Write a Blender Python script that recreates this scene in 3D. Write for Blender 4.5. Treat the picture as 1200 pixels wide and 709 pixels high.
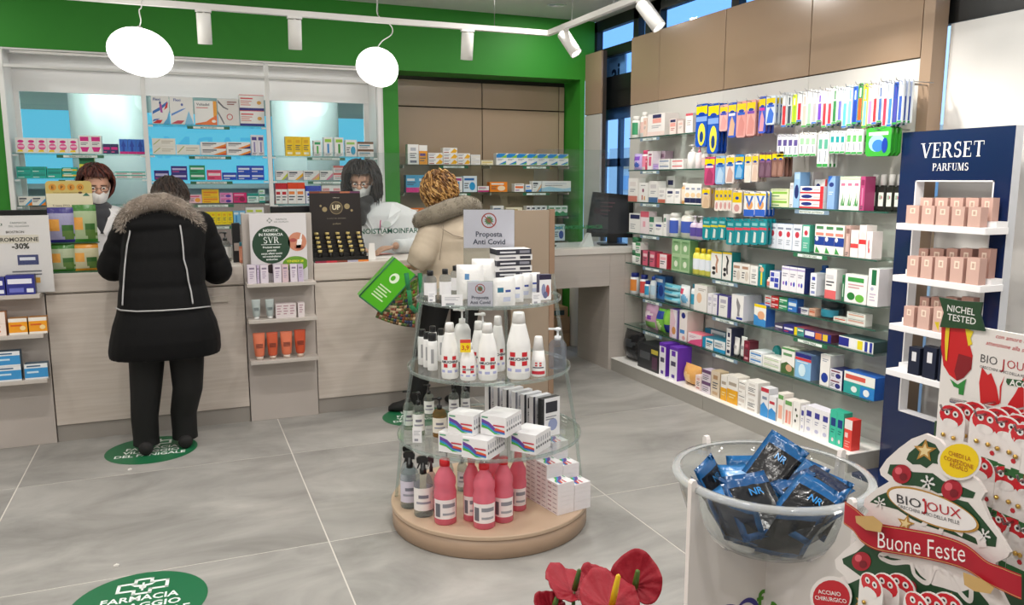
import bpy, bmesh, math, random
import numpy as np
from mathutils import Vector, Matrix

for o in list(bpy.data.objects):
    bpy.data.objects.remove(o)
scene = bpy.context.scene
COL = scene.collection
R = math.radians
random.seed(7)

# ---------------------------------------------------------------- camera
CAM_H, CAM_F, CXP, CYP = 1.5, 935.0, 600.0, 354.5
PITCH, YAW = R(8.7), R(22.5)
cam_data = bpy.data.cameras.new('camera')
cam = bpy.data.objects.new('camera', cam_data)
COL.objects.link(cam)
cam.location = (0, 0, CAM_H)
cam.rotation_euler = (R(90) - PITCH, 0, -YAW)
cam_data.sensor_width = 36
cam_data.lens = CAM_F / 1200 * 36
cam_data.clip_start = 0.02
scene.camera = cam

# ---------------------------------------------------------------- world, exposure
world = bpy.data.worlds.new('daylight')
scene.world = world
world.use_nodes = True
wn = world.node_tree.nodes
wn['Background'].inputs[0].default_value = (0.42, 0.68, 1.0, 1)
wn['Background'].inputs[1].default_value = 3.2
vs = scene.view_settings
vs.view_transform = 'Standard'
vs.look = 'None'
vs.gamma = 1
vs.exposure = -1.15
vs.use_curve_mapping = False

def light(kind, name, loc, power, color=(1, 1, 1), size=0.1, target=None, spot=None, blend=0.5, parent=None, shape=None, sy=None):
    d = bpy.data.lights.new(name, kind)
    d.energy = power
    d.color = color
    if kind == 'AREA':
        d.shape = shape or 'DISK'
        d.size = size
        if sy: d.size_y = sy
    elif kind == 'SPOT':
        d.spot_size = R(spot); d.spot_blend = blend; d.shadow_soft_size = size
    else:
        d.shadow_soft_size = size
    o = bpy.data.objects.new(name, d)
    COL.objects.link(o)
    o.location = loc
    if target is not None:
        v = Vector(target) - Vector(loc)
        o.rotation_euler = v.to_track_quat('-Z', 'Y').to_euler()
    return o

WARM = (1.0, 0.93, 0.84)
NEUT = (1.0, 0.96, 0.91)
CEIL = 2.89
# recessed ceiling downlights: (x, y, watts); all but the last are unseen, added as room light
DOWN = [(-1.9, 0.2, 34), (-0.4, 0.2, 34), (1.1, 0.2, 34), (2.6, 0.2, 34),
        (-1.9, 1.9, 34), (-0.4, 1.9, 34), (1.1, 1.9, 34), (2.55, 1.7, 40),
        (-1.9, 3.6, 30), (-0.4, 3.6, 34), (1.1, 3.6, 38), (2.2, 3.3, 40),
        (2.45, 4.75, 44), (-1.6, 5.9, 16), (2.88, 6.02, 14)]
for (x, y, w) in DOWN:
    light('AREA', 'downlight_lamp', (x, y, CEIL - 0.012), w, NEUT, 0.13, target=(x, y, 0))

# ---------------------------------------------------------------- pixel geometry helpers (1200 x 709 frame)
_fw = np.array([math.sin(YAW) * math.cos(PITCH), math.cos(YAW) * math.cos(PITCH), -math.sin(PITCH)])
_rt = np.array([math.cos(YAW), -math.sin(YAW), 0.0])
_up = np.cross(_rt, _fw)
_C = np.array([0, 0, CAM_H])

def ray(x, y): return _fw + _rt * (x - CXP) / CAM_F + _up * (CYP - y) / CAM_F
def onZ(x, y, z=0.0):
    d = ray(x, y); return _C + d * (z - CAM_H) / d[2]
def onY(x, y, Y):
    d = ray(x, y); return _C + d * Y / d[1]
def onX(x, y, X):
    d = ray(x, y); return _C + d * X / d[0]
def along(frame, c, z, pxx):
    """coordinate along a wall plane (frame 'R': X=c, 'B': Y=c) at height z seen at pixel column pxx"""
    a = _rt - _fw * (pxx - CXP) / CAM_F
    if frame == 'R': return -(c * a[0] + (z - CAM_H) * a[2]) / a[1]
    return -(c * a[1] + (z - CAM_H) * a[2]) / a[0]
def zat(frame, c, t, py):
    a = _up - _fw * (CYP - py) / CAM_F
    x, y = (c, t) if frame == 'R' else (t, c)
    return CAM_H - (x * a[0] + y * a[1]) / a[2]

# ---------------------------------------------------------------- colours and materials
def lin(c):
    return c / 12.92 if c <= 0.04045 else ((c + 0.055) / 1.055) ** 2.4
def hx(s):
    if not isinstance(s, str): return tuple(s)
    s = s.lstrip('#')
    if len(s) == 3: s = ''.join(ch * 2 for ch in s)
    return tuple(lin(int(s[i:i + 2], 16) / 255) for i in (0, 2, 4))

MATS = {}
def principled(name):
    m = bpy.data.materials.new(name); m.use_nodes = True
    nt = m.node_tree
    return m, nt, nt.nodes['Principled BSDF']
def col_mat(name, rough=0.5, metallic=0.0, spec=0.5, noise=0.0, nscale=30, bump=0.0, bscale=200, coat=0.0, sheen=0.0, sss=0.0):
    """a finish whose colour comes from the mesh's own colour attribute, with procedural wear and relief"""
    m, nt, b = principled(name)
    N, L = nt.nodes, nt.links
    at = N.new('ShaderNodeAttribute'); at.attribute_name = 'Col'
    src = at.outputs['Color']
    tc = N.new('ShaderNodeTexCoord')
    if noise:
        nz = N.new('ShaderNodeTexNoise'); nz.inputs['Scale'].default_value = nscale; nz.inputs['Detail'].default_value = 4
        L.new(tc.outputs['Object'], nz.inputs['Vector'])
        mr = N.new('ShaderNodeMapRange')
        mr.inputs[3].default_value = 1 - noise; mr.inputs[4].default_value = 1 + noise
        L.new(nz.outputs[0], mr.inputs[0])
        mx = N.new('ShaderNodeVectorMath'); mx.operation = 'SCALE'
        L.new(src, mx.inputs[0]); L.new(mr.outputs[0], mx.inputs['Scale'])
        src = mx.outputs[0]
    L.new(src, b.inputs['Base Color'])
    b.inputs['Roughness'].default_value = rough
    b.inputs['Metallic'].default_value = metallic
    b.inputs['Specular IOR Level'].default_value = spec
    b.inputs['Coat Weight'].default_value = coat
    b.inputs['Sheen Weight'].default_value = sheen
    if sss:
        b.inputs['Subsurface Weight'].default_value = sss
        b.inputs['Subsurface Radius'].default_value = (0.01, 0.006, 0.004)
    if bump:
        nb = N.new('ShaderNodeTexNoise'); nb.inputs['Scale'].default_value = bscale; nb.inputs['Detail'].default_value = 3
        L.new(tc.outputs['Object'], nb.inputs['Vector'])
        bp = N.new('ShaderNodeBump'); bp.inputs['Strength'].default_value = bump; bp.inputs['Distance'].default_value = 0.01
        L.new(nb.outputs[0], bp.inputs['Height']); L.new(bp.outputs[0], b.inputs['Normal'])
    MATS[name] = m
    return m
col_mat('matte', 0.75, noise=0.03, nscale=9)
col_mat('carton', 0.42, noise=0.02, nscale=40)
col_mat('plastic', 0.32)
col_mat('gloss', 0.16, coat=0.3)
col_mat('satin', 0.38, noise=0.02, nscale=4)
col_mat('fabric', 0.92, sheen=0.25, bump=0.25, bscale=260)
col_mat('quilt', 0.72, sheen=0.02, spec=0.18, noise=0.1, nscale=14, bump=0.18, bscale=26)
col_mat('fur', 0.95, noise=0.35, nscale=60, bump=1.0, bscale=110)
col_mat('hair', 0.55, noise=0.45, nscale=34, bump=0.7, bscale=60)
col_mat('skin', 0.5, sss=0.15, noise=0.04, nscale=18)
col_mat('metal', 0.28, metallic=1.0)
col_mat('paintwall', 0.6, noise=0.03, nscale=2.5, bump=0.03, bscale=300)
col_mat('foil', 0.22, noise=0.06, nscale=25, bump=0.3, bscale=45)
col_mat('cardboard', 0.85, noise=0.06, nscale=12)
col_mat('petal', 0.55, spec=0.3, noise=0.22, nscale=40, bump=0.25, bscale=70)
col_mat('lacquer', 0.22, spec=0.5, noise=0.02, nscale=4)

def clear_mat(name, amount=0.1, rough=0.03, tint_power=1.0):
    """clear plastic or glass sheet: mostly see-through, tinted by the mesh colour, with a real reflection"""
    m = bpy.data.materials.new(name); m.use_nodes = True
    nt = m.node_tree; N, L = nt.nodes, nt.links
    N.remove(N['Principled BSDF'])
    at = N.new('ShaderNodeAttribute'); at.attribute_name = 'Col'
    tr = N.new('ShaderNodeBsdfTransparent'); L.new(at.outputs['Color'], tr.inputs[0])
    gl = N.new('ShaderNodeBsdfGlossy'); gl.inputs['Roughness'].default_value = rough
    df = N.new('ShaderNodeBsdfDiffuse'); L.new(at.outputs['Color'], df.inputs[0])
    # a thin sheet: the reflection is the same from either side, so undo the node's own flip on back faces
    fr = N.new('ShaderNodeFresnel'); ge = N.new('ShaderNodeNewGeometry')
    mr = N.new('ShaderNodeMapRange'); mr.inputs[3].default_value = 1.33; mr.inputs[4].default_value = 1 / 1.33
    L.new(ge.outputs['Backfacing'], mr.inputs[0]); L.new(mr.outputs[0], fr.inputs[0])
    m1 = N.new('ShaderNodeMixShader'); m1.inputs[0].default_value = amount
    L.new(tr.outputs[0], m1.inputs[1]); L.new(df.outputs[0], m1.inputs[2])
    m2 = N.new('ShaderNodeMixShader'); L.new(fr.outputs[0], m2.inputs[0])
    L.new(m1.outputs[0], m2.inputs[1]); L.new(gl.outputs[0], m2.inputs[2])
    L.new(m2.outputs[0], N['Material Output'].inputs[0])
    MATS[name] = m
    return m
clear_mat('glass', 0.0)
clear_mat('acrylic', 0.012)
clear_mat('clearbottle', 0.1, 0.06)
clear_mat('liquid', 0.55, 0.06)
clear_mat('film', 0.16, 0.12)
clear_mat('rimplastic', 0.3, 0.08)

def emit_mat(name, strength):
    m = bpy.data.materials.new(name); m.use_nodes = True
    nt = m.node_tree; N, L = nt.nodes, nt.links
    N.remove(N['Principled BSDF'])
    at = N.new('ShaderNodeAttribute'); at.attribute_name = 'Col'
    e = N.new('ShaderNodeEmission'); e.inputs[1].default_value = strength
    L.new(at.outputs['Color'], e.inputs[0]); L.new(e.outputs[0], N['Material Output'].inputs[0])
    MATS[name] = m
emit_mat('globe', 9.0)
emit_mat('lamp', 30.0)
emit_mat('backlit', 2.6)

def wood_mat(name, c1, c2, rough=0.45):
    m, nt, b = principled(name); N, L = nt.nodes, nt.links
    tc = N.new('ShaderNodeTexCoord'); mp = N.new('ShaderNodeMapping')
    mp.inputs['Scale'].default_value = (1.2, 1.2, 26)
    L.new(tc.outputs['Object'], mp.inputs[0])
    nz = N.new('ShaderNodeTexNoise'); nz.inputs['Scale'].default_value = 2.2; nz.inputs['Detail'].default_value = 6
    nz.inputs['Distortion'].default_value = 0.3
    L.new(mp.outputs[0], nz.inputs['Vector'])
    cr = N.new('ShaderNodeValToRGB')
    cr.color_ramp.elements[0].position = 0.3; cr.color_ramp.elements[0].color = (*hx(c1), 1)
    cr.color_ramp.elements[1].position = 0.7; cr.color_ramp.elements[1].color = (*hx(c2), 1)
    L.new(nz.outputs[0], cr.inputs[0]); L.new(cr.outputs[0], b.inputs['Base Color'])
    b.inputs['Roughness'].default_value = rough
    MATS[name] = m
wood_mat('counterwood', 'c3b7ac', 'd0c6bc')
wood_mat('counterside', 'b7afa8', 'bdb5ad')

def tile_mat():
    m, nt, b = principled('floortile'); N, L = nt.nodes, nt.links
    tc = N.new('ShaderNodeTexCoord')
    oi = N.new('ShaderNodeObjectInfo')
    ad = N.new('ShaderNodeVectorMath'); ad.operation = 'MULTIPLY_ADD'
    L.new(oi.outputs['Random'], ad.inputs[0]); ad.inputs[1].default_value = (37, 19, 11)
    mp = N.new('ShaderNodeMapping'); mp.inputs['Scale'].default_value = (0.75, 1.5, 1); mp.inputs['Rotation'].default_value = (0, 0, R(18))
    L.new(tc.outputs['Object'], mp.inputs[0]); L.new(mp.outputs[0], ad.inputs[2])
    n1 = N.new('ShaderNodeTexNoise'); n1.inputs['Scale'].default_value = 1.9; n1.inputs['Detail'].default_value = 8; n1.inputs['Roughness'].default_value = 0.62
    n1.inputs['Distortion'].default_value = 0.6
    L.new(ad.outputs[0], n1.inputs['Vector'])
    cr = N.new('ShaderNodeValToRGB')
    e = cr.color_ramp.elements
    e[0].position = 0.30; e[0].color = (*hx('82807c'), 1)
    e[1].position = 0.72; e[1].color = (*hx('b2afaa'), 1)
    mid = e.new(0.5); mid.color = (*hx('9b9995'), 1)
    L.new(n1.outputs[0], cr.inputs[0]); L.new(cr.outputs[0], b.inputs['Base Color'])
    n2 = N.new('ShaderNodeTexNoise'); n2.inputs['Scale'].default_value = 7; n2.inputs['Detail'].default_value = 5
    L.new(ad.outputs[0], n2.inputs['Vector'])
    mr = N.new('ShaderNodeMapRange'); mr.inputs[3].default_value = 0.34; mr.inputs[4].default_value = 0.52
    L.new(n2.outputs[0], mr.inputs[0]); L.new(mr.outputs[0], b.inputs['Roughness'])
    MATS['floortile'] = m
tile_mat()

# ---------------------------------------------------------------- mesh builder
class MB:
    def __init__(self):
        self.v = []; self.f = []; self.c = []; self.m = []; self.s = []
    def add(self, vs_, fs_, col, mi=0, smooth=False, M=None):
        n = len(self.v)
        if M is not None: vs_ = [M @ Vector(p) for p in vs_]
        self.v.extend([tuple(p) for p in vs_])
        col = hx(col)
        for f in fs_:
            self.f.append([i + n for i in f]); self.c.append(col); self.m.append(mi); self.s.append(smooth)
        return self
    def box(self, x0, y0, z0, x1, y1, z1, col='ffffff', front=None, mi=0, M=None, top=None):
        V = [(x0, y0, z0), (x1, y0, z0), (x1, y1, z0), (x0, y1, z0), (x0, y0, z1), (x1, y0, z1), (x1, y1, z1), (x0, y1, z1)]
        F = [(0, 3, 2, 1), (4, 5, 6, 7), (0, 1, 5, 4), (1, 2, 6, 5), (2, 3, 7, 6), (3, 0, 4, 7)]
        self.add(V, [F[0]] + F[3:], col, mi, M=M)
        n = len(self.v) - 8
        for f, cc in ((F[2], front or col), (F[1], top or col)):
            self.f.append([i + n for i in f]); self.c.append(hx(cc)); self.m.append(mi); self.s.append(False)
        return self
    def rbox(self, x0, y0, z0, x1, y1, z1, col='ffffff', r=0.004, mi=0, M=None):
        """box with rounded vertical edges and small chamfers on top and bottom"""
        pts = []
        r = min(r, (x1 - x0) / 2.1, (y1 - y0) / 2.1)
        for cx, cy, a0 in ((x1 - r, y1 - r, 0), (x0 + r, y1 - r, 90), (x0 + r, y0 + r, 180), (x1 - r, y0 + r, 270)):
            for k in range(4):
                a = R(a0 + k * 30); pts.append((cx + r * math.cos(a), cy + r * math.sin(a)))
        cx, cy = (x0 + x1) / 2, (y0 + y1) / 2
        ch = min(r * 0.5, (z1 - z0) / 4)
        sx = 1 - ch / ((x1 - x0) / 2); sy = 1 - ch / ((y1 - y0) / 2)
        ins = [(cx + (x - cx) * sx, cy + (y - cy) * sy) for x, y in pts]
        n = len(pts)
        V = [(x, y, z0) for x, y in ins] + [(x, y, z0 + ch) for x, y in pts] + [(x, y, z1 - ch) for x, y in pts] + [(x, y, z1) for x, y in ins]
        F = [tuple(reversed(range(n))), tuple(range(3 * n, 4 * n))]
        for k in range(3):
            for i in range(n):
                j = (i + 1) % n
                F.append((k * n + i, k * n + j, (k + 1) * n + j, (k + 1) * n + i))
        return self.add(V, F, col, mi, M=M)
    def prism(self, pts, y0, y1, col, side=None, mi=0, M=None):
        """outline in x,z extruded from y0 (front) to y1; front faces -y when pts run counter-clockwise seen from the front"""
        n = len(pts)
        V = [(x, y0, z) for x, z in pts] + [(x, y1, z) for x, z in pts]
        self.add(V, [tuple(range(n)), tuple(range(2 * n - 1, n - 1, -1))], col, mi, M=M)
        b = len(self.v) - 2 * n
        for i in range(n):
            j = (i + 1) % n
            self.f.append([b + j, b + i, b + n + i, b + n + j]); self.c.append(hx(side or col)); self.m.append(mi); self.s.append(False)
        return self
    def flat(self, pts, y, col, mi=0, M=None):
        return self.add([(x, y, z) for x, z in pts], [tuple(range(len(pts)))], col, mi, M=M)
    def lathe(self, prof, col, n=16, mi=0, M=None, sx=1.0, sy=1.0, smooth=True, cx=0, cy=0, a0=0.0, a1=360.0, ring=False):
        V, F = [], []
        full = abs(a1 - a0) >= 359.9
        cnt = n if full else n + 1
        for r, z in prof:
            for k in range(cnt):
                a = R(a0 + (a1 - a0) * k / n)
                V.append((cx + r * math.cos(a) * sx, cy + r * math.sin(a) * sy, z))
        for i in range(len(prof) - 1):
            for k in range(n):
                q = (k + 1) % cnt if full else k + 1
                F.append((i * cnt + k, i * cnt + q, (i + 1) * cnt + q, (i + 1) * cnt + k))
        if ring:
            b = (len(prof) - 1) * cnt
            for k in range(n):
                q = (k + 1) % cnt
                F.append((b + k, b + q, q, k))
        elif full:
            if prof[0][0] > 1e-6: F.append(tuple(reversed(range(cnt))))
            if prof[-1][0] > 1e-6: F.append(tuple(range((len(prof) - 1) * cnt, len(prof) * cnt)))
        return self.add(V, F, col, mi, smooth, M=M)
    def tube(self, path, r, col, n=8, mi=0, M=None, closed=False):
        P = [Vector(p) for p in path]
        rr = r if isinstance(r, (list, tuple)) else [r] * len(P)
        V, F = [], []
        prev = None
        for i, p in enumerate(P):
            t = (P[min(i + 1, len(P) - 1)] - P[max(i - 1, 0)])
            if t.length < 1e-9: t = Vector((0, 0, 1))
            t.normalize()
            if prev is None:
                a = t.orthogonal().normalized()
            else:
                a = (prev - t * prev.dot(t))
                a = a.normalized() if a.length > 1e-6 else t.orthogonal().normalized()
            prev = a
            b = t.cross(a)
            for k in range(n):
                an = 2 * math.pi * k / n
                V.append(p + a * math.cos(an) * rr[i] + b * math.sin(an) * rr[i])
        for i in range(len(P) - 1):
            for k in range(n):
                q = (k + 1) % n
                F.append((i * n + k, i * n + q, (i + 1) * n + q, (i + 1) * n + k))
        F.append(tuple(reversed(range(n)))); F.append(tuple(range((len(P) - 1) * n, len(P) * n)))
        return self.add(V, F, col, mi, True, M=M)
    def loft(self, rings, col, mi=0, M=None, cap=True, smooth=True):
        n = len(rings[0]); V = [p for r in rings for p in r]; F = []
        for i in range(len(rings) - 1):
            for k in range(n):
                q = (k + 1) % n
                F.append((i * n + k, i * n + q, (i + 1) * n + q, (i + 1) * n + k))
        if cap:
            F.append(tuple(reversed(range(n)))); F.append(tuple(range((len(rings) - 1) * n, len(rings) * n)))
        return self.add(V, F, col, mi, smooth, M=M)
    def mesh(self, name, mats):
        me = bpy.data.meshes.new(name)
        me.from_pydata(self.v, [], self.f)
        a = me.color_attributes.new('Col', 'FLOAT_COLOR', 'CORNER')
        buf = []
        for f, c in zip(self.f, self.c): buf.extend((c[0], c[1], c[2], 1.0) * len(f))
        a.data.foreach_set('color', buf)
        me.polygons.foreach_set('material_index', self.m)
        me.polygons.foreach_set('use_smooth', self.s)
        if isinstance(mats, str): mats = [mats]
        for m in mats: me.materials.append(MATS[m])
        me.update()
        return me
    def build(self, name, mats, parent=None, loc=None, rotz=0.0):
        return put(name, self.mesh(name, mats), parent, loc, rotz)

def put(name, me, parent=None, loc=None, rotz=0.0, rot=None):
    o = bpy.data.objects.new(name, me)
    COL.objects.link(o)
    if parent: o.parent = parent
    if loc is not None: o.location = loc
    if rot is not None: o.rotation_euler = rot
    elif rotz: o.rotation_euler = (0, 0, rotz)
    return o
def tag(o, label, cat, group=None):
    o['label'] = label; o['category'] = cat
    if group: o['group'] = group
    return o
def thing(name, label, cat, loc=(0, 0, 0), rotz=0.0, group=None):
    o = put(name, None, None, loc, rotz)
    return tag(o, label, cat, group)
def struct(o):
    o['kind'] = 'structure'; return o
def ordinal(i):
    return ['first', 'second', 'third', 'fourth', 'fifth', 'sixth', 'seventh', 'eighth', 'ninth', 'tenth', 'eleventh', 'twelfth',
            'thirteenth', 'fourteenth', 'fifteenth', 'sixteenth', 'seventeenth', 'eighteenth', 'nineteenth', 'twentieth'][i]
def cardinal(i):
    return ['zero', 'one', 'two', 'three', 'four', 'five', 'six', 'seven', 'eight', 'nine', 'ten', 'eleven', 'twelve', 'thirteen',
            'fourteen', 'fifteen', 'sixteen', 'seventeen', 'eighteen', 'nineteen', 'twenty'][i]
def bev(o, w=0.003, seg=2):
    b = o.modifiers.new('bevel', 'BEVEL'); b.width = w; b.segments = seg; b.limit_method = 'ANGLE'; b.angle_limit = R(40)
    return o
def circle(cx, cz, rx, rz=None, n=20, a0=0, a1=360):
    rz = rx if rz is None else rz
    full = abs(a1 - a0) >= 360
    k = n if full else n + 1
    return [(cx + rx * math.cos(R(a0 + (a1 - a0) * i / n)), cz + rz * math.sin(R(a0 + (a1 - a0) * i / n))) for i in range(k)]

# ---------------------------------------------------------------- lettering
_TXT = {}
def text_geo(s, bold=0.0, shear=0.0):
    k = (s, bold, shear)
    if k in _TXT: return _TXT[k]
    cu = bpy.data.curves.new('txt', 'FONT'); cu.body = s; cu.size = 1.0; cu.resolution_u = 2
    cu.offset = bold; cu.shear = shear; cu.fill_mode = 'FRONT'
    ob = bpy.data.objects.new('txt', cu); COL.objects.link(ob)
    bpy.context.view_layer.update()
    dg = bpy.context.evaluated_depsgraph_get()
    me = ob.evaluated_get(dg).to_mesh()
    V = [(v.co.x, v.co.y) for v in me.vertices]; F = [tuple(p.vertices) for p in me.polygons]
    N = [p.normal.z for p in me.polygons]
    F = [f if nz > 0 else tuple(reversed(f)) for f, nz in zip(F, N)]
    ob.evaluated_get(dg).to_mesh_clear()
    bpy.data.objects.remove(ob); bpy.data.curves.remove(cu)
    if not V: V = [(0, 0)]
    x0 = min(p[0] for p in V); x1 = max(p[0] for p in V)
    cap = 0.73
    V = [((x - x0) / cap, y / cap) for x, y in V]
    _TXT[k] = (V, F, (x1 - x0) / cap)
    return _TXT[k]

# a small serif alphabet drawn with thick and thin strokes; unit cap height
def _ser(ch):
    T, t, s, h = 0.15, 0.055, 0.045, 0.07      # thick stem, thin stem, serif thickness, serif overhang
    Q = []
    def rect(x0, y0, x1, y1): Q.append([(x0, y0), (x1, y0), (x1, y1), (x0, y1)])
    def stem(x, w=T, ov=h):
        rect(x, 0, x + w, 1); rect(x - ov, 0, x + w + ov, s); rect(x - ov, 1 - s, x + w + ov, 1)
    def diag(xa, ya, xb, yb, w): Q.append([(xa, ya), (xa + w, ya), (xb + w, yb), (xb, yb)] if yb > ya else [(xb, yb), (xb + w, yb), (xa + w, ya), (xa, ya)])
    def arc(cx, cy, rx, ry, a0, a1, w0, w1, n=12):
        for i in range(n):
            u0, u1 = i / n, (i + 1) / n
            b0, b1 = R(a0 + (a1 - a0) * u0), R(a0 + (a1 - a0) * u1)
            f0, f1 = w0 + (w1 - w0) * math.sin(math.pi * u0), w0 + (w1 - w0) * math.sin(math.pi * u1)
            q = [(cx + (rx - f0 / 2) * math.cos(b0), cy + (ry - f0 / 2) * math.sin(b0)), (cx + (rx + f0 / 2) * math.cos(b0), cy + (ry + f0 / 2) * math.sin(b0)),
                 (cx + (rx + f1 / 2) * math.cos(b1), cy + (ry + f1 / 2) * math.sin(b1)), (cx + (rx - f1 / 2) * math.cos(b1), cy + (ry - f1 / 2) * math.sin(b1))]
            Q.append(q if a1 > a0 else q[::-1])
    w = 0.7
    if ch == 'V':
        diag(0.36, 0, 0.05, 1, T); diag(0.4, 0, 0.72, 1, t); rect(-0.04, 1 - s, 0.3, 1); rect(0.6, 1 - s, 0.88, 1); w = 0.84
    elif ch == 'A':
        diag(0.05, 0, 0.38, 1, t); diag(0.62, 0, 0.34, 1, T); rect(0.17, 0.3, 0.62, 0.3 + t); rect(-0.04, 0, 0.2, s); rect(0.54, 0, 0.86, s); w = 0.82
    elif ch == 'E':
        stem(0.08); rect(0.2, 0, 0.6, s); rect(0.2, 1 - s, 0.58, 1); rect(0.2, 0.5, 0.46, 0.5 + s); rect(0.58, 0, 0.61, 0.26); rect(0.55, 0.76, 0.58, 1); rect(0.44, 0.4, 0.47, 0.64); w = 0.66
    elif ch == 'F':
        stem(0.08); rect(0.2, 1 - s, 0.58, 1); rect(0.2, 0.5, 0.46, 0.5 + s); rect(0.55, 0.76, 0.58, 1); rect(0.44, 0.4, 0.47, 0.64); w = 0.6
    elif ch in 'PR':
        stem(0.08); rect(0.2, 1 - s, 0.36, 1); rect(0.2, 0.47, 0.36, 0.47 + s)
        arc(0.36, 0.735, 0.2, 0.24, -90, 90, 0.05, 0.15); w = 0.62
        if ch == 'R': diag(0.62, 0, 0.34, 0.5, T); rect(0.6, 0, 0.82, s); w = 0.78
    elif ch == 'S':
        arc(0.28, 0.735, 0.2, 0.235, 30, 270, 0.05, 0.12, 14); arc(0.28, 0.265, 0.22, 0.235, 90, -150, 0.05, 0.14, 14); rect(0.44, 0.72, 0.48, 1); rect(0.07, 0, 0.11, 0.28); w = 0.58
    elif ch == 'T':
        stem(0.3); rect(0.02, 1 - s, 0.73, 1); rect(0.02, 0.74, 0.05, 1); rect(0.7, 0.74, 0.73, 1); w = 0.76
    elif ch == 'U':
        rect(0.1, 0.28, 0.25, 1); rect(0.03, 1 - s, 0.33, 1); rect(0.6, 0.28, 0.65, 1); rect(0.52, 1 - s, 0.74, 1); arc(0.4, 0.28, 0.24, 0.25, 180, 360, 0.12, 0.05, 12); w = 0.78
    elif ch == 'M':
        rect(0.1, 0, 0.15, 1); rect(0.03, 0, 0.22, s); rect(-0.02, 1 - s, 0.2, 1); diag(0.42, 0, 0.12, 1, T); diag(0.46, 0, 0.76, 1, t); rect(0.74, 0, 0.89, 1); rect(0.68, 0, 0.96, s); rect(0.74, 1 - s, 0.96, 1); w = 1.0
    return Q, w
def serif_geo(s, gap=0.08):
    k = ('serif', s, gap)
    if k in _TXT: return _TXT[k]
    V, F, x = [], [], 0.0
    for ch in s:
        if ch == ' ': x += 0.4; continue
        Q, w = _ser(ch)
        for q in Q:
            n = len(V); V += [(x + a, b) for a, b in q]; F.append(tuple(range(n, n + 4)))
        x += w + gap
    _TXT[k] = (V, F, x - gap)
    return _TXT[k]
def put_text(mb, geo, x, z, h, y, col, align='c', maxw=None, mi=0, M=None, rot=0.0, sx=1.0):
    """lettering in the x,z plane at depth y, facing -y; (x,z) is the baseline anchor"""
    V, F, w = geo
    kx = h * sx
    if maxw and w * kx > maxw: kx = maxw / w
    off = {'c': -w * kx / 2, 'l': 0, 'r': -w * kx}[align]
    ca, sa = math.cos(rot), math.sin(rot)
    P = []
    stag = len(V) == 4 * len(F)
    for i, (a, b) in enumerate(V):
        px_, pz_ = off + a * kx, b * h
        P.append((x + px_ * ca - pz_ * sa, y - (0.00003 * ((i // 4) % 9) if stag else 0), z + px_ * sa + pz_ * ca))
    mb.add(P, F, col, mi, M=M)
# ================================================================ THE ROOM
WX = 3.41          # front face of the beige wall panels on the right
GY = 6.53          # green back wall
SX = 3.52          # shop-front glazing behind the panels

# floor: each large tile is a piece of its own on a pale grout bed
m = MB(); m.box(-2.75, -2.55, -0.06, 3.75, 9.0, -0.0012, 'd6d2ca')
floor = struct(m.build('floor', 'matte'))
TX0, TW, TY0, TD = 0.5, 1.32, 3.215, 1.187
for i in range(-3, 3):
    for j in range(-5, 5):
        x0, x1 = TX0 + i * TW, TX0 + (i + 1) * TW
        y0, y1 = TY0 + j * TD, TY0 + (j + 1) * TD
        x0 = max(x0, -2.7); x1 = min(x1, 3.7)
        if x1 - x0 < 0.05: continue
        g = 0.003
        w, d = (x1 - x0) / 2 - g, (y1 - y0) / 2 - g
        m = MB(); m.box(-w, -d, -0.0012, w, d, 0.0, '999999')
        m.build('tile', 'floortile', floor, ((x0 + x1) / 2, (y0 + y1) / 2, 0))

# ceiling with recessed downlights
m = MB(); m.box(-2.75, -2.55, CEIL, 3.75, GY + 0.02, CEIL + 0.08, 'd8d6d2')
ceiling = struct(m.build('ceiling', 'paintwall'))
m = MB()
m.lathe([(0.078, CEIL - 0.004), (0.072, CEIL - 0.008), (0.062, CEIL - 0.004), (0.058, CEIL - 0.001)], 'e8e8e6', 24)
ring_me = m.mesh('ring', 'plastic')
m = MB(); m.lathe([(0.0, CEIL - 0.003), (0.059, CEIL - 0.003)], 'fff4e6', 24, smooth=False)
disc_me = m.mesh('diffuser', 'lamp')
for i, (x, y, w) in enumerate(DOWN):
    seen = (x, y) == (2.88, 6.02)
    t = thing('ceiling_downlight', 'round recessed ceiling downlight glowing near the back green wall corner' if seen else
              f'recessed ceiling downlight out of view, {["nearest", "second", "third", "fourth", ""][min(i // 4, 4)]} row, {ordinal(i % 4)} from left' if i < 12 else
              ['recessed ceiling downlight out of view above the service desk aisle', 'recessed ceiling downlight out of view behind the far left counter'][i - 12], 'downlight', (x, y, 0), 0, 'recessed ceiling downlights')
    put('ring', ring_me, t); put('diffuser', disc_me, t)

# side and front walls the photograph does not show: plain plaster closing the room
m = MB(); m.box(-2.75, -2.55, 0, -2.7, GY + 0.3, CEIL, 'e2e0dc'); struct(m.build('wall_left', 'paintwall'))
m = MB(); m.box(-2.7, -2.55, 0, 3.7, -2.5, CEIL, 'e2e0dc'); struct(m.build('wall_front', 'paintwall'))

# green back wall with two openings
GREEN = '2c8a22'
DX0, DX1, DZ = -1.065, 1.575, 2.40       # white display opening
NX0, NX1, NZ, NY = 1.70, 3.365, 2.385, 6.83   # niche
m = MB()
m.box(-2.7, GY, 0, DX0, GY + 0.3, CEIL, GREEN)
m.box(DX0, GY, DZ, 3.5, GY + 0.3, CEIL, GREEN)
m.box(DX1, GY, 0, NX0, GY + 0.3, DZ, GREEN)
m.box(NX0, GY, NZ, NX1, GY + 0.3, DZ, GREEN)
m.box(NX1, GY, 0, WX, GY + 0.34, DZ, GREEN)
wall_back = struct(m.build('wall_back', 'paintwall'))

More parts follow.
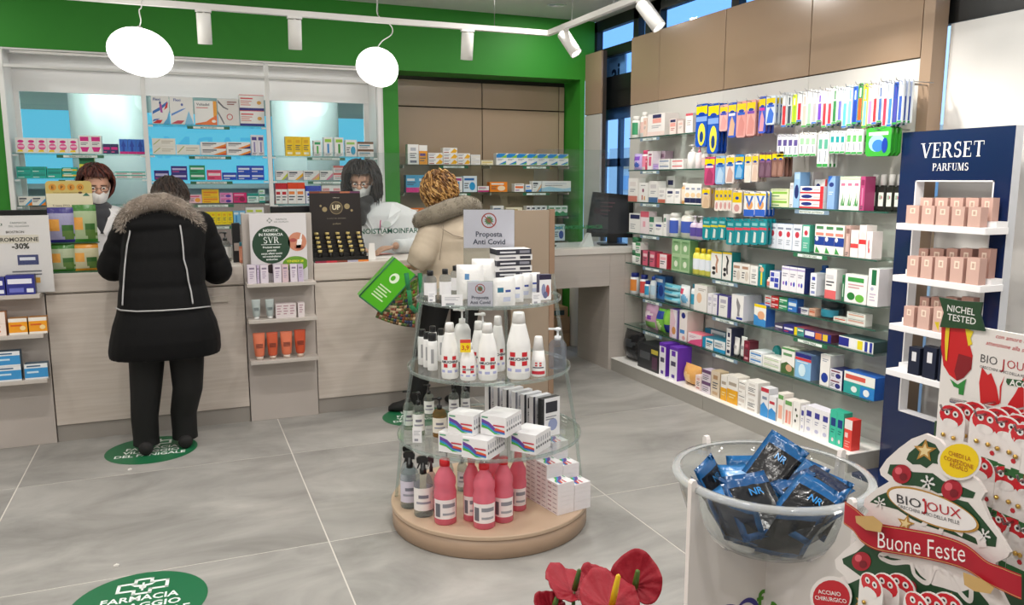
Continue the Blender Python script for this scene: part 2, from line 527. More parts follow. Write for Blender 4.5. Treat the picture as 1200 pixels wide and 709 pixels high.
# niche back: taupe panels with shadow joints
m = MB(); m.box(NX0, NY + 0.02, 0, NX1, NY + 0.05, NZ + 0.02, '241f1b')
niche = struct(m.build('trim_1', 'matte'))
TAUPE = 'a8937c'
zs = [0.02, 0.9, 2.135, 2.345]
zj = 2.13
seam1 = along('B', NY, 2.2, 565); seam2 = along('B', NY, 2.2, 655)
for (a, b) in ((NX0 + 0.012, seam1 - 0.004), (seam1 + 0.004, seam2 - 0.004), (seam2 + 0.004, NX1 - 0.012)):
    for (z0, z1) in ((0.02, zj - 0.005), (zj + 0.005, NZ - 0.035)):
        m = MB(); m.box(a, NY, z0, b, NY + 0.018, z1, TAUPE)
        bev(m.build('panel', 'lacquer', niche), 0.002)

# ---------------- right side: shop-front glazing in black frames, white infill panels, sky outside
m = MB()
BK = '131414'
def bar(y0, y1, z0, z1, d=0.05, x=SX): m.box(x, y0, z0, x + d, y1, z1, BK)
for (y0, y1) in ((-2.5, -2.42), (-0.4, -0.32), (1.45, 1.53), (3.02, 3.12), (4.55, 4.63), (5.5, 5.6), (5.64, 5.72), (6.52, 6.6), (5.82, 5.9)):
    bar(y0, y1, 0, CEIL, 0.06)
bar(-2.5, 6.6, 2.8, CEIL); bar(-2.5, 6.6, 2.255, 2.39); bar(-2.5, 6.6, 0, 0.1)
bar(5.6, 6.6, 2.56, 2.64); bar(5.9, 6.52, 2.12, 2.26)
wall_right = struct(m.build('wall_right', 'satin'))
m = MB(); m.box(SX + 0.03, -2.48, 2.3, SX + 0.036, 6.58, 2.86, 'd6ecff')
win = struct(m.build('window_1', 'glass'))
m = MB(); m.box(SX + 0.03, 5.9, 0.1, SX + 0.036, 6.52, 2.2, 'e4f2ff')
struct(m.build('window_2', 'glass'))
# inner sash of the door window, blue-grey
m = MB()
for (y0, y1, z0, z1) in ((5.9, 5.96, 0.1, 2.12), (6.43, 6.52, 0.1, 2.12), (5.96, 6.43, 2.03, 2.12), (5.96, 6.43, 1.62, 1.69), (6.14, 6.19, 0.1, 2.03)):
    m.box(SX + 0.04, y0, z0, SX + 0.075, y1, z1, '5b6f88')
struct(m.build('trim_2', 'satin'))
# white infill panels below the transom on the near side, with joints
for (y0, y1) in ((-2.5, -0.36), (-0.355, 1.49), (1.495, 2.905)):
    m = MB(); m.box(3.505, y0, 0.0, SX - 0.001, y1, 2.25, 'dcdbd8')
    bev(m.build('panel', 'satin', wall_right), 0.003)
# outside: pavement, a pale building across the street with coloured awning bands
m = MB()
m.box(3.75, -6, -0.06, 14, 16, -0.01, '8d9095')
struct(m.build('pavement', 'matte'))
t = thing('street_building', 'pale building across the street seen through the door glass', 'building', (9, 9, 0))
m = MB(); m.box(0, -6, 0, 3, 7, 2.2, 'e9e4da'); m.build('wall', 'matte', t)
for k, (z0, z1, c) in enumerate(((0.55, 1.05, 'c98a5a'), (1.3, 1.6, 'a9c3d8'), (1.75, 1.95, 'dfb58c'))):
    m = MB(); m.box(-0.05, -5.5, z0, 0, 6.5, z1, c); m.build('band', 'matte', t)
# exterior hanging sign seen through the transom: white rounded plate with dark letters
m = MB()
pl = [(0.0, -0.02), (0.42, -0.02), (0.42, 0.22)] + [(0.42 - 0.1 + 0.1 * math.cos(R(a)), 0.22 + 0.1 * math.sin(R(a))) for a in range(0, 91, 15)] + [(0, 0.32)]
m.prism(pl, 0, 0.02, 'f2f6fa', 'c8d0d8')
put_text(m, text_geo('ai', 0.02), 0.27, 0.03, 0.17, -0.002, '27354a')
s = m.build('shop_sign', 'carton', None, (SX + 0.1, 6.62, 2.33), R(-90))
tag(s, 'white rounded shop sign outside with dark letters, seen through transom glass', 'sign')

# ---------------- beige panels and white back panels of the shelf wall
m = MB(); m.box(WX + 0.02, 5.75, 0, WX + 0.05, 5.335, 2.62, '3a322b')
m.box(WX + 0.02, 2.985, 0, WX + 0.05, 5.74, 2.62, '3a322b')
m.box(WX + 0.02, 6.225, 0, WX + 0.05, GY - 0.002, 2.60, '3a322b')
shelfwall = struct(m.build('trim_3', 'matte'))
BEIGE = '9a836d'
ys = [2.985, 3.745, 4.535, 5.33, 5.74]
for a, b in zip(ys[:-1], ys[1:]):
    m = MB(); m.box(WX, a + 0.003, 2.1, WX + 0.018, b - 0.003, 2.62, BEIGE); bev(m.build('panel', 'lacquer', shelfwall), 0.002)
    m = MB(); m.box(WX + 0.004, a + 0.001, 0.1, WX + 0.018, b - 0.001, 2.094, 'cfcdc8'); m.build('panel', 'satin', shelfwall)
m = MB(); m.box(WX, 6.23, 2.075, WX + 0.018, GY - 0.003, 2.60, BEIGE); bev(m.build('panel', 'lacquer', shelfwall), 0.002)
m = MB(); m.box(WX, 6.23, 0.0, WX + 0.018, GY - 0.003, 2.07, 'c4c2be'); bev(m.build('panel', 'satin', shelfwall), 0.002)
m = MB(); m.box(WX - 0.004, 2.915, 0, WX + 0.09, 2.98, CEIL - 0.02, BEIGE)
bev(m.build('end_post', 'satin', shelfwall), 0.002)

# ---------------- room behind the display glass
m = MB()
m.box(-2.7, 8.75, 0, 3.5, 8.8, CEIL, 'b9bcc0'); m.box(-2.7, GY + 0.35, 0, -2.65, 8.75, CEIL, 'c9c9c8'); m.box(3.45, GY + 0.4, 0, 3.5, 8.75, CEIL, 'c9c9c8')
m.box(-2.7, GY + 0.3, CEIL, 3.5, 8.8, CEIL + 0.05, 'c9c9c8')
struct(m.build('wall_backroom', 'paintwall'))
for (x, r) in ((-0.52, 0.29), (1.13, 0.30)):
    m = MB(); m.lathe([(r, 0), (r, CEIL)], 'b4b5b3', 36, cx=x, cy=7.75); struct(m.build('column', 'satin'))
# ================================================================ LAMPS
def pendant(px_x, px_y, Y, rx, ry, tilt, cordpx, label):
    p = onY(px_x, px_y, Y)
    t = thing('pendant_lamp', label, 'pendant lamp', (p[0], p[1], p[2]), 0, 'white pebble pendant lamps')
    m = MB()
    prof = []
    for k in range(17):
        a = math.pi * k / 16
        z = -math.cos(a) * ry
        r = rx * math.sin(a) ** 0.92 * (1 + 0.06 * math.cos(a))
        prof.append((max(r, 0.0), z))
    M = Matrix.Rotation(R(-22), 4, 'Z') @ Matrix.Rotation(tilt, 4, 'Y')
    m.lathe(prof, 'fffaf2', 32, M=M)
    m.build('globe', 'globe', t)
    topz = (M @ Vector((0, 0, ry))).z
    m = MB(); m.lathe([(0.016, topz - 0.012), (0.016, topz + 0.012), (0.006, topz + 0.018)], 'dddddd', 12)
    m.build('socket_cap', 'metal', t)
    m = MB()
    pts = [Vector((q[0], q[1], q[2])) - Vector(p) for q in [onY(a, b, Y) for a, b in cordpx]]
    pts = [Vector((0, 0, topz + 0.01))] + pts + [Vector((pts[-1].x, pts[-1].y, CEIL - p[2]))]
    # smooth through the points
    out = []
    for i in range(len(pts) - 1):
        p0, p1, p2, p3 = pts[max(i - 1, 0)], pts[i], pts[i + 1], pts[min(i + 2, len(pts) - 1)]
        for s in range(6):
            u = s / 6
            out.append(0.5 * ((2 * p1) + (p2 - p0) * u + (2 * p0 - 5 * p1 + 4 * p2 - p3) * u * u + (3 * p1 - p0 - 3 * p2 + p3) * u ** 3))
    out.append(pts[-1])
    m.tube(out, 0.0035, 'e8e8e4', 6)
    m.build('cord', 'plastic', t)
pendant(165, 61, 5.2, 0.178, 0.132, R(16), [(165, 24), (163, 12), (166, 0)], 'glowing white pebble pendant lamp at left, above the red-haired pharmacist')
pendant(442.5, 78.5, 5.45, 0.142, 0.124, R(24), [(448, 48), (459, 40), (458, 30), (443, 18), (442, 0)], 'glowing white pebble pendant lamp right of centre with a curling cord')

# suspended white track with cylinder spotlights
TZ = 2.5; TXC = 2.455; TYC = 5.26
t = thing('track_rail', 'white suspended lighting track turning a corner below the ceiling', 'lighting track', (0, 0, 0))
m = MB(); m.box(-2.6, TYC - 0.017, TZ, TXC - 0.018, TYC + 0.017, TZ + 0.034, 'e9e7e3', M=None); m.build('rail', 'satin', t)
m = MB(); m.box(TXC - 0.017, 0.3, TZ, TXC + 0.017, TYC + 0.017, TZ + 0.034, 'e9e7e3'); m.build('rail', 'satin', t)
for (x, y) in ((-1.6, TYC), (0.05, TYC), (1.25, TYC), (2.05, TYC), (TXC, 4.9), (TXC, 4.35), (TXC, 2.6), (TXC, 1.0)):
    m = MB(); m.tube([(x, y, TZ + 0.034), (x, y, CEIL)], 0.0018, '8d8d8a', 6); m.build('wire', 'metal', t)
def spot(x, y, aim, label, lit=True, watts=0.0, seen=True):
    top = Vector((x, y, TZ - 0.028))
    d = (Vector(aim) - top).normalized()
    t = thing('track_spotlight', label, 'spotlight', (x, y, TZ), 0, 'white track spotlights')
    m = MB()
    along_x = abs(y - TYC) < 0.01
    if along_x: m.box(-0.045, -0.016, -0.014, 0.045, 0.016, 0, 'efeeea')
    else: m.box(-0.016, -0.045, -0.014, 0.016, 0.045, 0, 'efeeea')
    m.tube([(0, 0, -0.012), (0, 0, -0.03)], 0.009, 'efeeea', 8)
    m.build('adapter', 'satin', t)
    q = d.to_track_quat('-Z', 'Y').to_matrix().to_4x4()
    M = Matrix.Translation((0, 0, -0.03)) @ q
    m = MB(); m.lathe([(0.0, 0.012), (0.038, 0.012), (0.041, 0.006), (0.041, -0.165), (0.036, -0.165), (0.034, -0.155)], 'f0efeb', 24, M=M)
    m.build('housing', 'satin', t)
    m = MB(); m.lathe([(0.0, -0.1575), (0.0345, -0.1575)], 'fff6ea' if lit else 'd8d8d8', 24, M=M, smooth=False)
    m.build('lens', 'lamp' if lit else 'plastic', t)
    if watts:
        p = top + d * 0.19
        light('SPOT', 'spotlight_beam', p, watts, WARM, 0.03, target=Vector(aim), spot=78, blend=0.8)
def trackx(pxx): return along('B', TYC, TZ, pxx)
for pxx, lab in ((238, 'leftmost white track spotlight, right of the left pendant lamp'), (345, 'second white track spotlight from left, between the two pendant lamps'),
                 (548, 'third white track spotlight from left, right of both pendant lamps')):
    x = trackx(pxx)
    spot(x, TYC, (x + 0.02, TYC + 0.32, 0.9), lab, True, 26)
# spotlights on the run along the shelf wall
for y, lab, aim in ((5.02, 'lit white track spotlight by the corner of the green wall', (3.15, 4.1, 0.9)), (4.02, 'lit white track spotlight before the beige wall panels', (3.2, 3.1, 0.9)),
                    (3.05, 'white track spotlight above the toothbrush wall, out of view', (3.4, 3.1, 1.6)), (2.1, 'white track spotlight near the perfume stand, out of view', (3.3, 2.6, 1.3)),
                    (1.1, 'white track spotlight nearest the camera, out of view', (1.0, 0.9, 0.9))):
    spot(TXC, y, aim, lab, True, 70)

# ================================================================ WHITE DISPLAY CASE BEHIND THE COUNTER
W = 'e9e8e6'
D = 0.27
t = thing('wall_display_case', 'white framed glass-shelf display case set into the green wall', 'display case', (0, GY, 0))
m = MB(); m.box(DX0 + 0.001, 0.002, 0.0, DX0 + 0.012, D + 0.05, DZ, W); m.build('side_panel', 'satin', t)
m = MB(); m.box(DX1 - 0.06, 0.002, 0.0, DX1 - 0.001, D + 0.05, DZ, W); m.build('side_panel', 'satin', t)
m = MB(); m.box(DX0 + 0.012, 0.002, DZ - 0.012, DX1 - 0.06, D + 0.05, DZ - 0.001, W); m.build('soffit', 'satin', t)
m = MB(); m.box(DX0 + 0.012, D, 2.135, DX1 - 0.06, D + 0.03, DZ - 0.012, W); m.box(DX0 + 0.012, D - 0.05, 2.30, DX1 - 0.06, D, DZ - 0.012, W); m.build('header_panel', 'satin', t)
m = MB(); m.box(DX0 + 0.012, D + 0.005, 0.98, DX0 + 0.045, D + 0.03, 2.135, W); m.build('window_frame', 'satin', t)
m = MB(); m.box(DX1 - 0.10, D + 0.005, 0.98, DX1 - 0.06, D + 0.03, 2.135, W); m.build('window_frame', 'satin', t)
m = MB(); m.box(DX0 + 0.045, D + 0.012, 0.98, DX1 - 0.10, D + 0.018, 2.135, 'e6f2f4'); m.build('glass_pane', 'glass', t)
m = MB(); m.box(DX0 + 0.012, D - 0.02, 0, DX1 - 0.06, D + 0.05, 0.98, 'b9b4ae'); m.build('lower_panel', 'satin', t)
POSTX = [along('B', GY - 0.02, 1.57, q) for q in (12, 174, 317, 446)]
for x in POSTX:
    m = MB(); m.box(x - 0.016, -0.034, 0.0, x + 0.016, -0.006, DZ - 0.02 if x != POSTX[1] else 2.37, 'f3f3f1'); bev(m.build('post', 'satin', t), 0.004)
m = MB(); m.box(POSTX[0], -0.03, 2.265, POSTX[3], -0.008, 2.285, 'f3f3f1'); m.build('cross_rail', 'satin', t)
DSHELF = {'A': [1.690, 1.515, 1.325], 'B': [1.912, 1.690, 1.503, 1.329, 1.163], 'C': [1.690, 1.503, 1.318]}
BAYX = {'A': (POSTX[0] + 0.018, POSTX[1] - 0.018), 'B': (POSTX[1] + 0.018, POSTX[2] - 0.018), 'C': (POSTX[2] + 0.018, POSTX[3] - 0.018)}
SBK = MB().box(0, 0.0, -0.02, 0.03, 0.05, -0.009, 'f3f3f1').mesh('shelf_bracket', 'satin')
for bay, zs in DSHELF.items():
    x0, x1 = BAYX[bay]
    for z in zs:
        m = MB(); m.box(x0, 0.002, z - 0.008, x1, 0.24, z, 'edf8f5'); m.build('glass_shelf', 'glass', t)
        for x in (x0, x1 - 0.03): put('shelf_bracket', SBK, t, (x, 0, z))
def strip(parent, x, z, w, text, y=-0.001, rotz=0.0, back='2e6e4e', white=True):
    m = MB(); m.box(-w / 2, -0.003, 0, w / 2, 0, 0.022, back)
    m.flat([(-w * 0.36, 0.003), (w * 0.36, 0.003), (w * 0.36, 0.019), (-w * 0.36, 0.019)], -0.0034, 'e9f2ec' if white else back)
    put_text(m, text_geo(text, 0.01), 0, 0.0055, 0.011, -0.0038, '2b4a3a' if white else 'f2f5f2', maxw=w * 0.68)
    o = m.build('category_strip', 'carton', parent, (x, y, z), rotz)
    return o
for bay, k, txt in (('A', 0, 'FEBBRE E INFLUENZA'), ('A', 1, 'FEBBRE E INFLUENZA'), ('B', 0, 'MAL DI SCHIENA'), ('B', 1, 'DOLORE ARTICOLARE'), ('B', 2, 'DOLORE E MAL DI TESTA'),
                    ('B', 3, 'DOLORE E MAL DI TESTA'), ('B', 4, 'DOLORE ARTICOLARE'), ('C', 0, 'MAL DI GOLA'), ('C', 1, 'MAL DI GOLA')):
    x0, x1 = BAYX[bay]
    strip(t, (x0 + x1) / 2, DSHELF[bay][k] - 0.032, 0.30, txt)
# lights of the case: a strip lamp under the soffit
m = MB(); m.box(DX0 + 0.05, 0.03, DZ - 0.03, DX1 - 0.1, 0.05, DZ - 0.014, 'fffdf8'); m.build('led_strip', 'plastic', t)
light('AREA', 'case_light', (0.25, GY + 0.04, DZ - 0.035), 5, (1, 0.98, 0.95), 2.4, target=(0.25, GY + 0.12, 0), shape='RECTANGLE', sy=0.03)

# backlit blue window film far behind the glass, and the dispensing room's furniture
t = thing('backlit_window', 'sky blue backlit window film in the room behind the display glass', 'window', (0, 8.70, 0))
m = MB(); m.box(-2.3, 0.0, 1.47, 2.3, 0.02, 2.15, hx('6cc3de')); m.build('film', 'backlit', t)
m = MB()
for z0, z1 in ((1.42, 1.47), (2.15, 2.2)): m.box(-2.35, -0.02, z0, 2.35, 0.03, z1, 'aeb6bb')
for x in (-2.33, -0.85, 0.9, 2.33): m.box(x - 0.02, -0.02, 1.42, x + 0.02, 0.03, 2.2, '8f9aa2')
m.build('frame', 'satin', t)
m = MB()
geo = text_geo('FARMACIA', 0.01); V, F, w = geo
m.add([(0.75 - a * 0.26, -0.004, 1.72 + b * 0.22) for a, b in V], [tuple(reversed(f)) for f in F], hx('58b2d2'))
m.build('lettering', 'backlit', t)
t = thing('store_cabinet', 'low reddish brown cabinet in the room behind the display glass', 'cabinet', (-0.1, 8.3, 0))
m = MB(); m.box(-2.2, 0, 0, 2.4, 0.34, 1.30, 'b08a82'); m.build('body', 'satin', t)
m = MB(); m.box(-2.22, -0.02, 1.30, 2.42, 0.36, 1.34, 'a6a19c'); m.build('top', 'satin', t)
light('AREA', 'backroom_light', (0.2, 7.0, CEIL - 0.03), 120, (0.97, 0.99, 1), 3.4, target=(0.2, 7.3, 0), shape='RECTANGLE', sy=0.3)  # light and lamp body added to brighten the columns from the glass side
t = thing('ceiling_panel_lamp', 'long ceiling lamp lighting the room behind the display glass', 'ceiling lamp', (0.2, 7.0, CEIL))
m = MB(); m.box(-1.75, -0.17, -0.02, 1.75, 0.17, -0.001, 'f2f2f0'); m.build('frame', 'satin', t)
m = MB(); m.box(-1.7, -0.15, -0.022, 1.7, 0.15, -0.0205, 'ffffff'); m.build('diffuser', 'lamp', t)

# ================================================================ NICHE SHELVES
t = thing('niche_shelving', 'glass shelves in the taupe niche right of the green pier', 'shelving', (0, 0, 0))
NBK = MB().box(0, 6.62, -0.03, 0.012, NY - 0.001, -0.0085, 'b9b2a8').mesh('shelf_bracket', 'satin')
NZS = [1.633, 1.400, 1.182, 0.955]
for z in NZS:
    m = MB(); m.box(NX0 + 0.006, 6.56, z - 0.008, NX1 - 0.006, NY - 0.002, z, 'e9f5f0'); m.build('glass_shelf', 'glass', t)
    for x in (NX0 + 0.05, (NX0 + NX1) / 2, NX1 - 0.07): put('shelf_bracket', NBK, t, (x, 0, z))
for (x, k, txt) in ((2.18, 0, 'TOSSE E CATARRO'), (2.95, 0, 'MAL DI STOMACO'), (2.2, 1, 'NASO CHIUSO'), (2.95, 1, 'INTESTINO')):
    strip(t, x, NZS[k] - 0.031, 0.26, txt, y=6.559)

# ================================================================ COUNTER
CY_ = 5.11; CT = 0.98
def counter_bay(x0, x1, label, handle):
    t = thing('counter_cabinet', label, 'counter', (0, CY_, 0))
    m = MB(); m.box(x0, 0.02, 0.0, x1, 0.43, 0.868, 'b0a59a'); m.build('body', 'counterside', t)
    m = MB(); m.box(x0 + 0.002, 0.0, 0.10, x1 - 0.002, 0.019, 0.862, 'c0b4a6'); bev(m.build('door', 'counterwood', t), 0.0015)
    m = MB(); m.box(x0, 0.012, 0.0, x1, 0.019, 0.096, '9a948d'); m.build('plinth', 'satin', t)
    if handle:
        m = MB(); m.box(handle[0], -0.014, handle[2], handle[1], -0.001, handle[2] + 0.035, 'c6bcb0'); m.build('handle', 'satin', t)
    return t
counter_bay(-0.726, 0.338, 'pale wood counter cabinet behind the customer in the black coat', (0.05, 0.245, 0.77))
counter_bay(0.762, 2.31, 'pale wood counter cabinet under the green shopping bag', None)
counter_bay(-2.6, -1.40, 'pale wood counter cabinet at the far left, outside the picture', None)
def worktop(x0, x1, label):
    m = MB(); m.box(x0, CY_ - 0.012, 0.874, x1, CY_ + 0.45, CT, 'c9beb1')
    m.box(x0, CY_ - 0.006, 0.8685, x1, CY_ + 0.44, 0.8738, '4a443e')
    o = m.build('worktop', ['counterwood']); bev(o, 0.002)
    tag(o, label, 'worktop')
    m = MB(); m.box(x0 + 0.001, CY_ - 0.011, CT + 0.0002, x1 - 0.001, CY_ + 0.445, CT + 0.002, 'd3cdc6'); m.build('surface', 'satin', o)
worktop(-0.726, 0.338, 'thick pale wood worktop under the black-coated customer')
worktop(0.762, 2.31, 'thick pale wood worktop where the dark-haired pharmacist serves')
worktop(-2.6, -1.40, 'thick pale wood worktop at the far left, outside the picture')

def merch(x0, x1, label, ledges, back_top=1.30):
    """display column between two counter bays: panel with three ledges"""
    t = thing('display_column', label, 'display stand', (0, CY_, 0))
    m = MB(); m.box(x0, -0.004, 0.0, x1, 0.05, back_top, 'bab1aa'); bev(m.build('panel', 'satin', t), 0.002)
    m = MB(); m.box(x0, 0.051, 0.0, x1, 0.44, CT, 'bab1aa'); m.build('body', 'counterside', t)
    for z in ledges:
        m = MB(); m.box(x0 + 0.004, -0.13, z - 0.022, x1 - 0.004, -0.0045, z, 'c1b9b1'); bev(m.build('ledge', 'satin', t), 0.002)
    return t
LEDGE_M = [0.885, 0.664, 0.410]
merch(0.342, 0.758, 'grey display column with ledges between the two counters', LEDGE_M)
LEDGE_L = [0.885, 0.664, 0.410]
merch(-1.396, -0.730, 'grey display column with ledges at the left picture edge', LEDGE_L)

# tall taupe end panel of the counter
m = MB(); m.box(2.06, 4.99, 0.0, 2.345, 5.02, 1.30, 'a79683'); m.box(2.345, 4.985, 0.0, 2.385, 5.025, 1.305, '9c7f68')
tag(bev(m.build('end_panel', 'satin'), 0.002), 'tall taupe end panel behind the round sanitiser display', 'panel')

# lower desk beside the shelf wall, with a kneehole
t = thing('service_desk', 'grey wood service desk with open kneehole beside the shelf wall', 'desk', (0, 5.47, 0))
m = MB(); m.box(2.40, 0.0, 0.678, 3.098, 0.02, 0.93, 'b3a99f'); m.build('apron', 'counterside', t)
m = MB(); m.box(3.10, 0.0, 0.0, 3.235, 0.54, 0.93, 'b3a99f'); bev(m.build('leg_panel', 'counterside', t), 0.002)
m = MB(); m.box(3.236, 0.0, 0.0, 3.40, 0.54, 0.93, 'b3a99f'); m.build('side_panel', 'counterside', t)
m = MB(); m.box(2.40, -0.008, 0.932, 3.40, 0.62, CT, 'd6d1ca'); bev(m.build('top', 'satin', t), 0.003)
m = MB(); m.box(2.40, 0.022, 0.0, 2.44, 0.54, 0.93, 'b3a99f'); m.build('leg_panel', 'counterside', t)

# ================================================================ SHELF WALL ON THE RIGHT
XG = 3.235
t = thing('wall_shelving', 'glass-shelved wall unit with a grey base along the right wall', 'shelving', (0, 0, 0))
m = MB(); m.box(3.12, 4.24, 0.0, WX, 5.46, 0.095, 'a29f98'); m.build('base', 'satin', t)
m = MB(); m.box(3.12, 2.99, 0.0, WX, 4.236, 0.095, 'a29f98'); m.build('base', 'satin', t)
m = MB(); m.box(3.118, 2.988, 0.0955, WX + 0.003, 5.462, 0.10, 'efeeea'); m.build('base_top', 'satin', t)
RBK = MB().box(WX - 0.05, -0.01, -0.02, WX + 0.002, 0.01, -0.0085, 'e8e8e6').mesh('shelf_bracket', 'satin')
def gshelf(y0, y1, z, depth=None):
    xf = XG if depth is None else WX - depth
    m = MB(); m.box(xf, y0, z - 0.008, WX + 0.002, y1, z, 'edf7f3'); o = m.build('glass_shelf', 'glass', t)
    m = MB(); m.box(xf - 0.0015, y0, z - 0.008, xf, y1, z, '2f5a4e'); m.build('glass_edge', 'gloss', o)
    m = MB()
    n = max(2, int(round((y1 - y0) / 0.8)) + 1)
    for k in range(n):
        y = y0 + 0.03 + (y1 - y0 - 0.06) * k / (n - 1)
        put('shelf_bracket', RBK, o, (0, y, z))
SH = dict(L1=(4.58, 5.45, 1.821), L2=(4.48, 5.45, 1.579), L3=(4.48, 5.45, 1.338), L4=(4.48, 5.45, 1.100), S5=(3.0, 5.46, 0.862), S6=(2.98, 5.46, 0.616), S7=(2.99, 5.46, 0.372),
          R1=(2.95, 3.93, 1.346), R2=(3.0, 4.0, 1.102), R4=(3.0, 3.86, 0.741))
for k, (a, b, z) in SH.items():
    gshelf(a, b, z, 0.15 if k == 'R4' else None)
# price and category strips clipped under the shelf edges
for pxx, z, txt, blue in ((762, 1.821, 'IGIENE INTIMA', 1), (762, 1.579, 'IGIENE INTIMA', 1), (762, 1.338, 'DETERGENZA', 1), (762, 1.100, 'DETERGENZA', 1), (765, 0.862, 'CORPO', 1), (765, 0.616, 'MAMMA E BIMBO', 1),
                          (765, 0.372, 'INCONTINENZA', 1), (850, 0.862, 'CALZATURE', 1), (850, 0.616, 'VENE E GAMBE', 1), (850, 0.372, 'CAPELLI', 1), (952, 1.346, 'PROTEZIONE QUOTIDIANA', 1), (950, 1.102, 'DENTURE CARE', 0), (950, 0.616, 'IGIENE ORALE', 0)):
    y = along('R', XG, z, pxx)
    strip(t, XG - 0.003, z - 0.031, 0.26, txt, y=y, rotz=R(-90), back='7b93a8' if blue else '2e6e4e')
# ================================================================ PRODUCT LIBRARY
_PM = {}
INK = '4a4f58'
def draw(mb, prims, w, h, y0=0.0, x0=0.0, z0=0.0, mi=0, M=None):
    """flat print on a front face w x h (left edge x0, bottom z0) at depth y0 facing -y, in unit coordinates"""
    y = y0
    for p in prims:
        y -= 0.00025
        k = p[0]
        if k == 'r':
            _, u0, v0, u1, v1, c = p
            mb.flat([(x0 + u0 * w, z0 + v0 * h), (x0 + u1 * w, z0 + v0 * h), (x0 + u1 * w, z0 + v1 * h), (x0 + u0 * w, z0 + v1 * h)], y, c, mi, M)
        elif k == 'e':
            _, u, v, ru, rv, c = p
            mb.flat([(x0 + a * w, z0 + b * h) for a, b in circle(u, v, ru, rv, 14)], y, c, mi, M)
        elif k == 'p':
            mb.flat([(x0 + a * w, z0 + b * h) for a, b in p[1]], y, p[2], mi, M)
        elif k == 't':
            _, s, u, v, hh, c = p[:6]
            mw = (p[6] if len(p) > 6 else 0.9) * w
            put_text(mb, text_geo(s, 0.015), x0 + u * w, z0 + v * h, hh * h, y, c, maxw=mw, mi=mi, M=M)
        elif k == 'l':
            _, u0, u1, v, n, dv, c = p
            for i in range(n):
                e = u1 - (u1 - u0) * (0.0, 0.25, 0.1, 0.35, 0.18)[i % 5]
                vv = v - i * dv
                mb.flat([(x0 + u0 * w, z0 + vv * h), (x0 + e * w, z0 + vv * h), (x0 + e * w, z0 + (vv + dv * 0.42) * h), (x0 + u0 * w, z0 + (vv + dv * 0.42) * h)], y, c, mi, M)
def pk(base, acc, acc2=None, style='s', side=None, ink=INK, title=None):
    """a pack design: (base colour, side colour, front print)"""
    a2 = acc2 or acc
    P = []
    if style == 's':      # foot band and title line
        P = [('r', 0, 0, 1, 0.28, acc), ('r', 0.08, 0.66, 0.72, 0.8, a2), ('l', 0.08, 0.8, 0.54, 2, 0.11, ink)]
    elif style == 'd':    # diagonal swoosh
        P = [('p', [(0.45, 0), (1, 0), (1, 0.75)], acc), ('p', [(0.62, 0), (1, 0), (1, 0.42)], a2), ('r', 0.07, 0.68, 0.62, 0.84, ink), ('l', 0.07, 0.5, 0.52, 2, 0.14, ink)]
    elif style == 'b':    # block at left
        P = [('r', 0, 0, 0.3, 1, acc), ('r', 0.36, 0.6, 0.92, 0.8, a2), ('l', 0.36, 0.85, 0.45, 2, 0.15, ink)]
    elif style == 'c':    # disc and title
        P = [('e', 0.66, 0.36, 0.22, 0.26, acc), ('r', 0.08, 0.72, 0.8, 0.86, a2), ('l', 0.08, 0.4, 0.5, 3, 0.13, ink)]
    elif style == 'w':    # wave bottom
        P = [('p', [(0, 0), (1, 0), (1, 0.36), (0.75, 0.26), (0.5, 0.36), (0.25, 0.48), (0, 0.34)], acc), ('r', 0.1, 0.68, 0.85, 0.82, a2), ('l', 0.1, 0.7, 0.56, 1, 0.1, ink)]
    elif style == 't':    # top band
        P = [('r', 0, 0.7, 1, 1, acc), ('r', 0.1, 0.44, 0.78, 0.58, a2), ('l', 0.1, 0.8, 0.3, 2, 0.13, ink)]
    elif style == 'm':    # mid band
        P = [('r', 0, 0.36, 1, 0.66, acc), ('r', 0.08, 0.44, 0.7, 0.57, 'f4f4f2'), ('r', 0.08, 0.76, 0.6, 0.86, a2), ('l', 0.08, 0.8, 0.2, 2, 0.1, ink)]
    elif style == 'n':    # big name across
        P = [('r', 0.08, 0.42, 0.92, 0.68, acc), ('r', 0.08, 0.14, 0.5, 0.24, a2), ('l', 0.08, 0.9, 0.84, 1, 0.1, ink)]
    elif style == 'v':    # vertical stripe design (tall packs)
        P = [('r', 0.12, 0.74, 0.88, 0.9, acc), ('r', 0.38, 0.16, 0.62, 0.66, a2), ('l', 0.16, 0.84, 0.1, 2, 0.06, ink)]
    elif style == 'q':    # label square near the top, small print below
        P = [('r', 0.25, 0.68, 0.75, 0.84, acc), ('l', 0.2, 0.8, 0.52, 3, 0.1, ink), ('r', 0.2, 0.08, 0.8, 0.2, a2)]
    if title: P.append(('t', title, 0.5, 0.4, 0.2, ink))
    return (base, side or base, P)
def carton_mesh(w, h, d, des):
    k = ('box', round(w, 3), round(h, 3), round(d, 3), repr(des))
    if k in _PM: return _PM[k]
    base, side, P = des
    m = MB(); m.box(-w / 2, 0, 0, w / 2, d, h, side, front=base)
    draw(m, P, w, h, 0.0, -w / 2, 0)
    _PM[k] = m.mesh('carton', 'carton')
    return _PM[k]
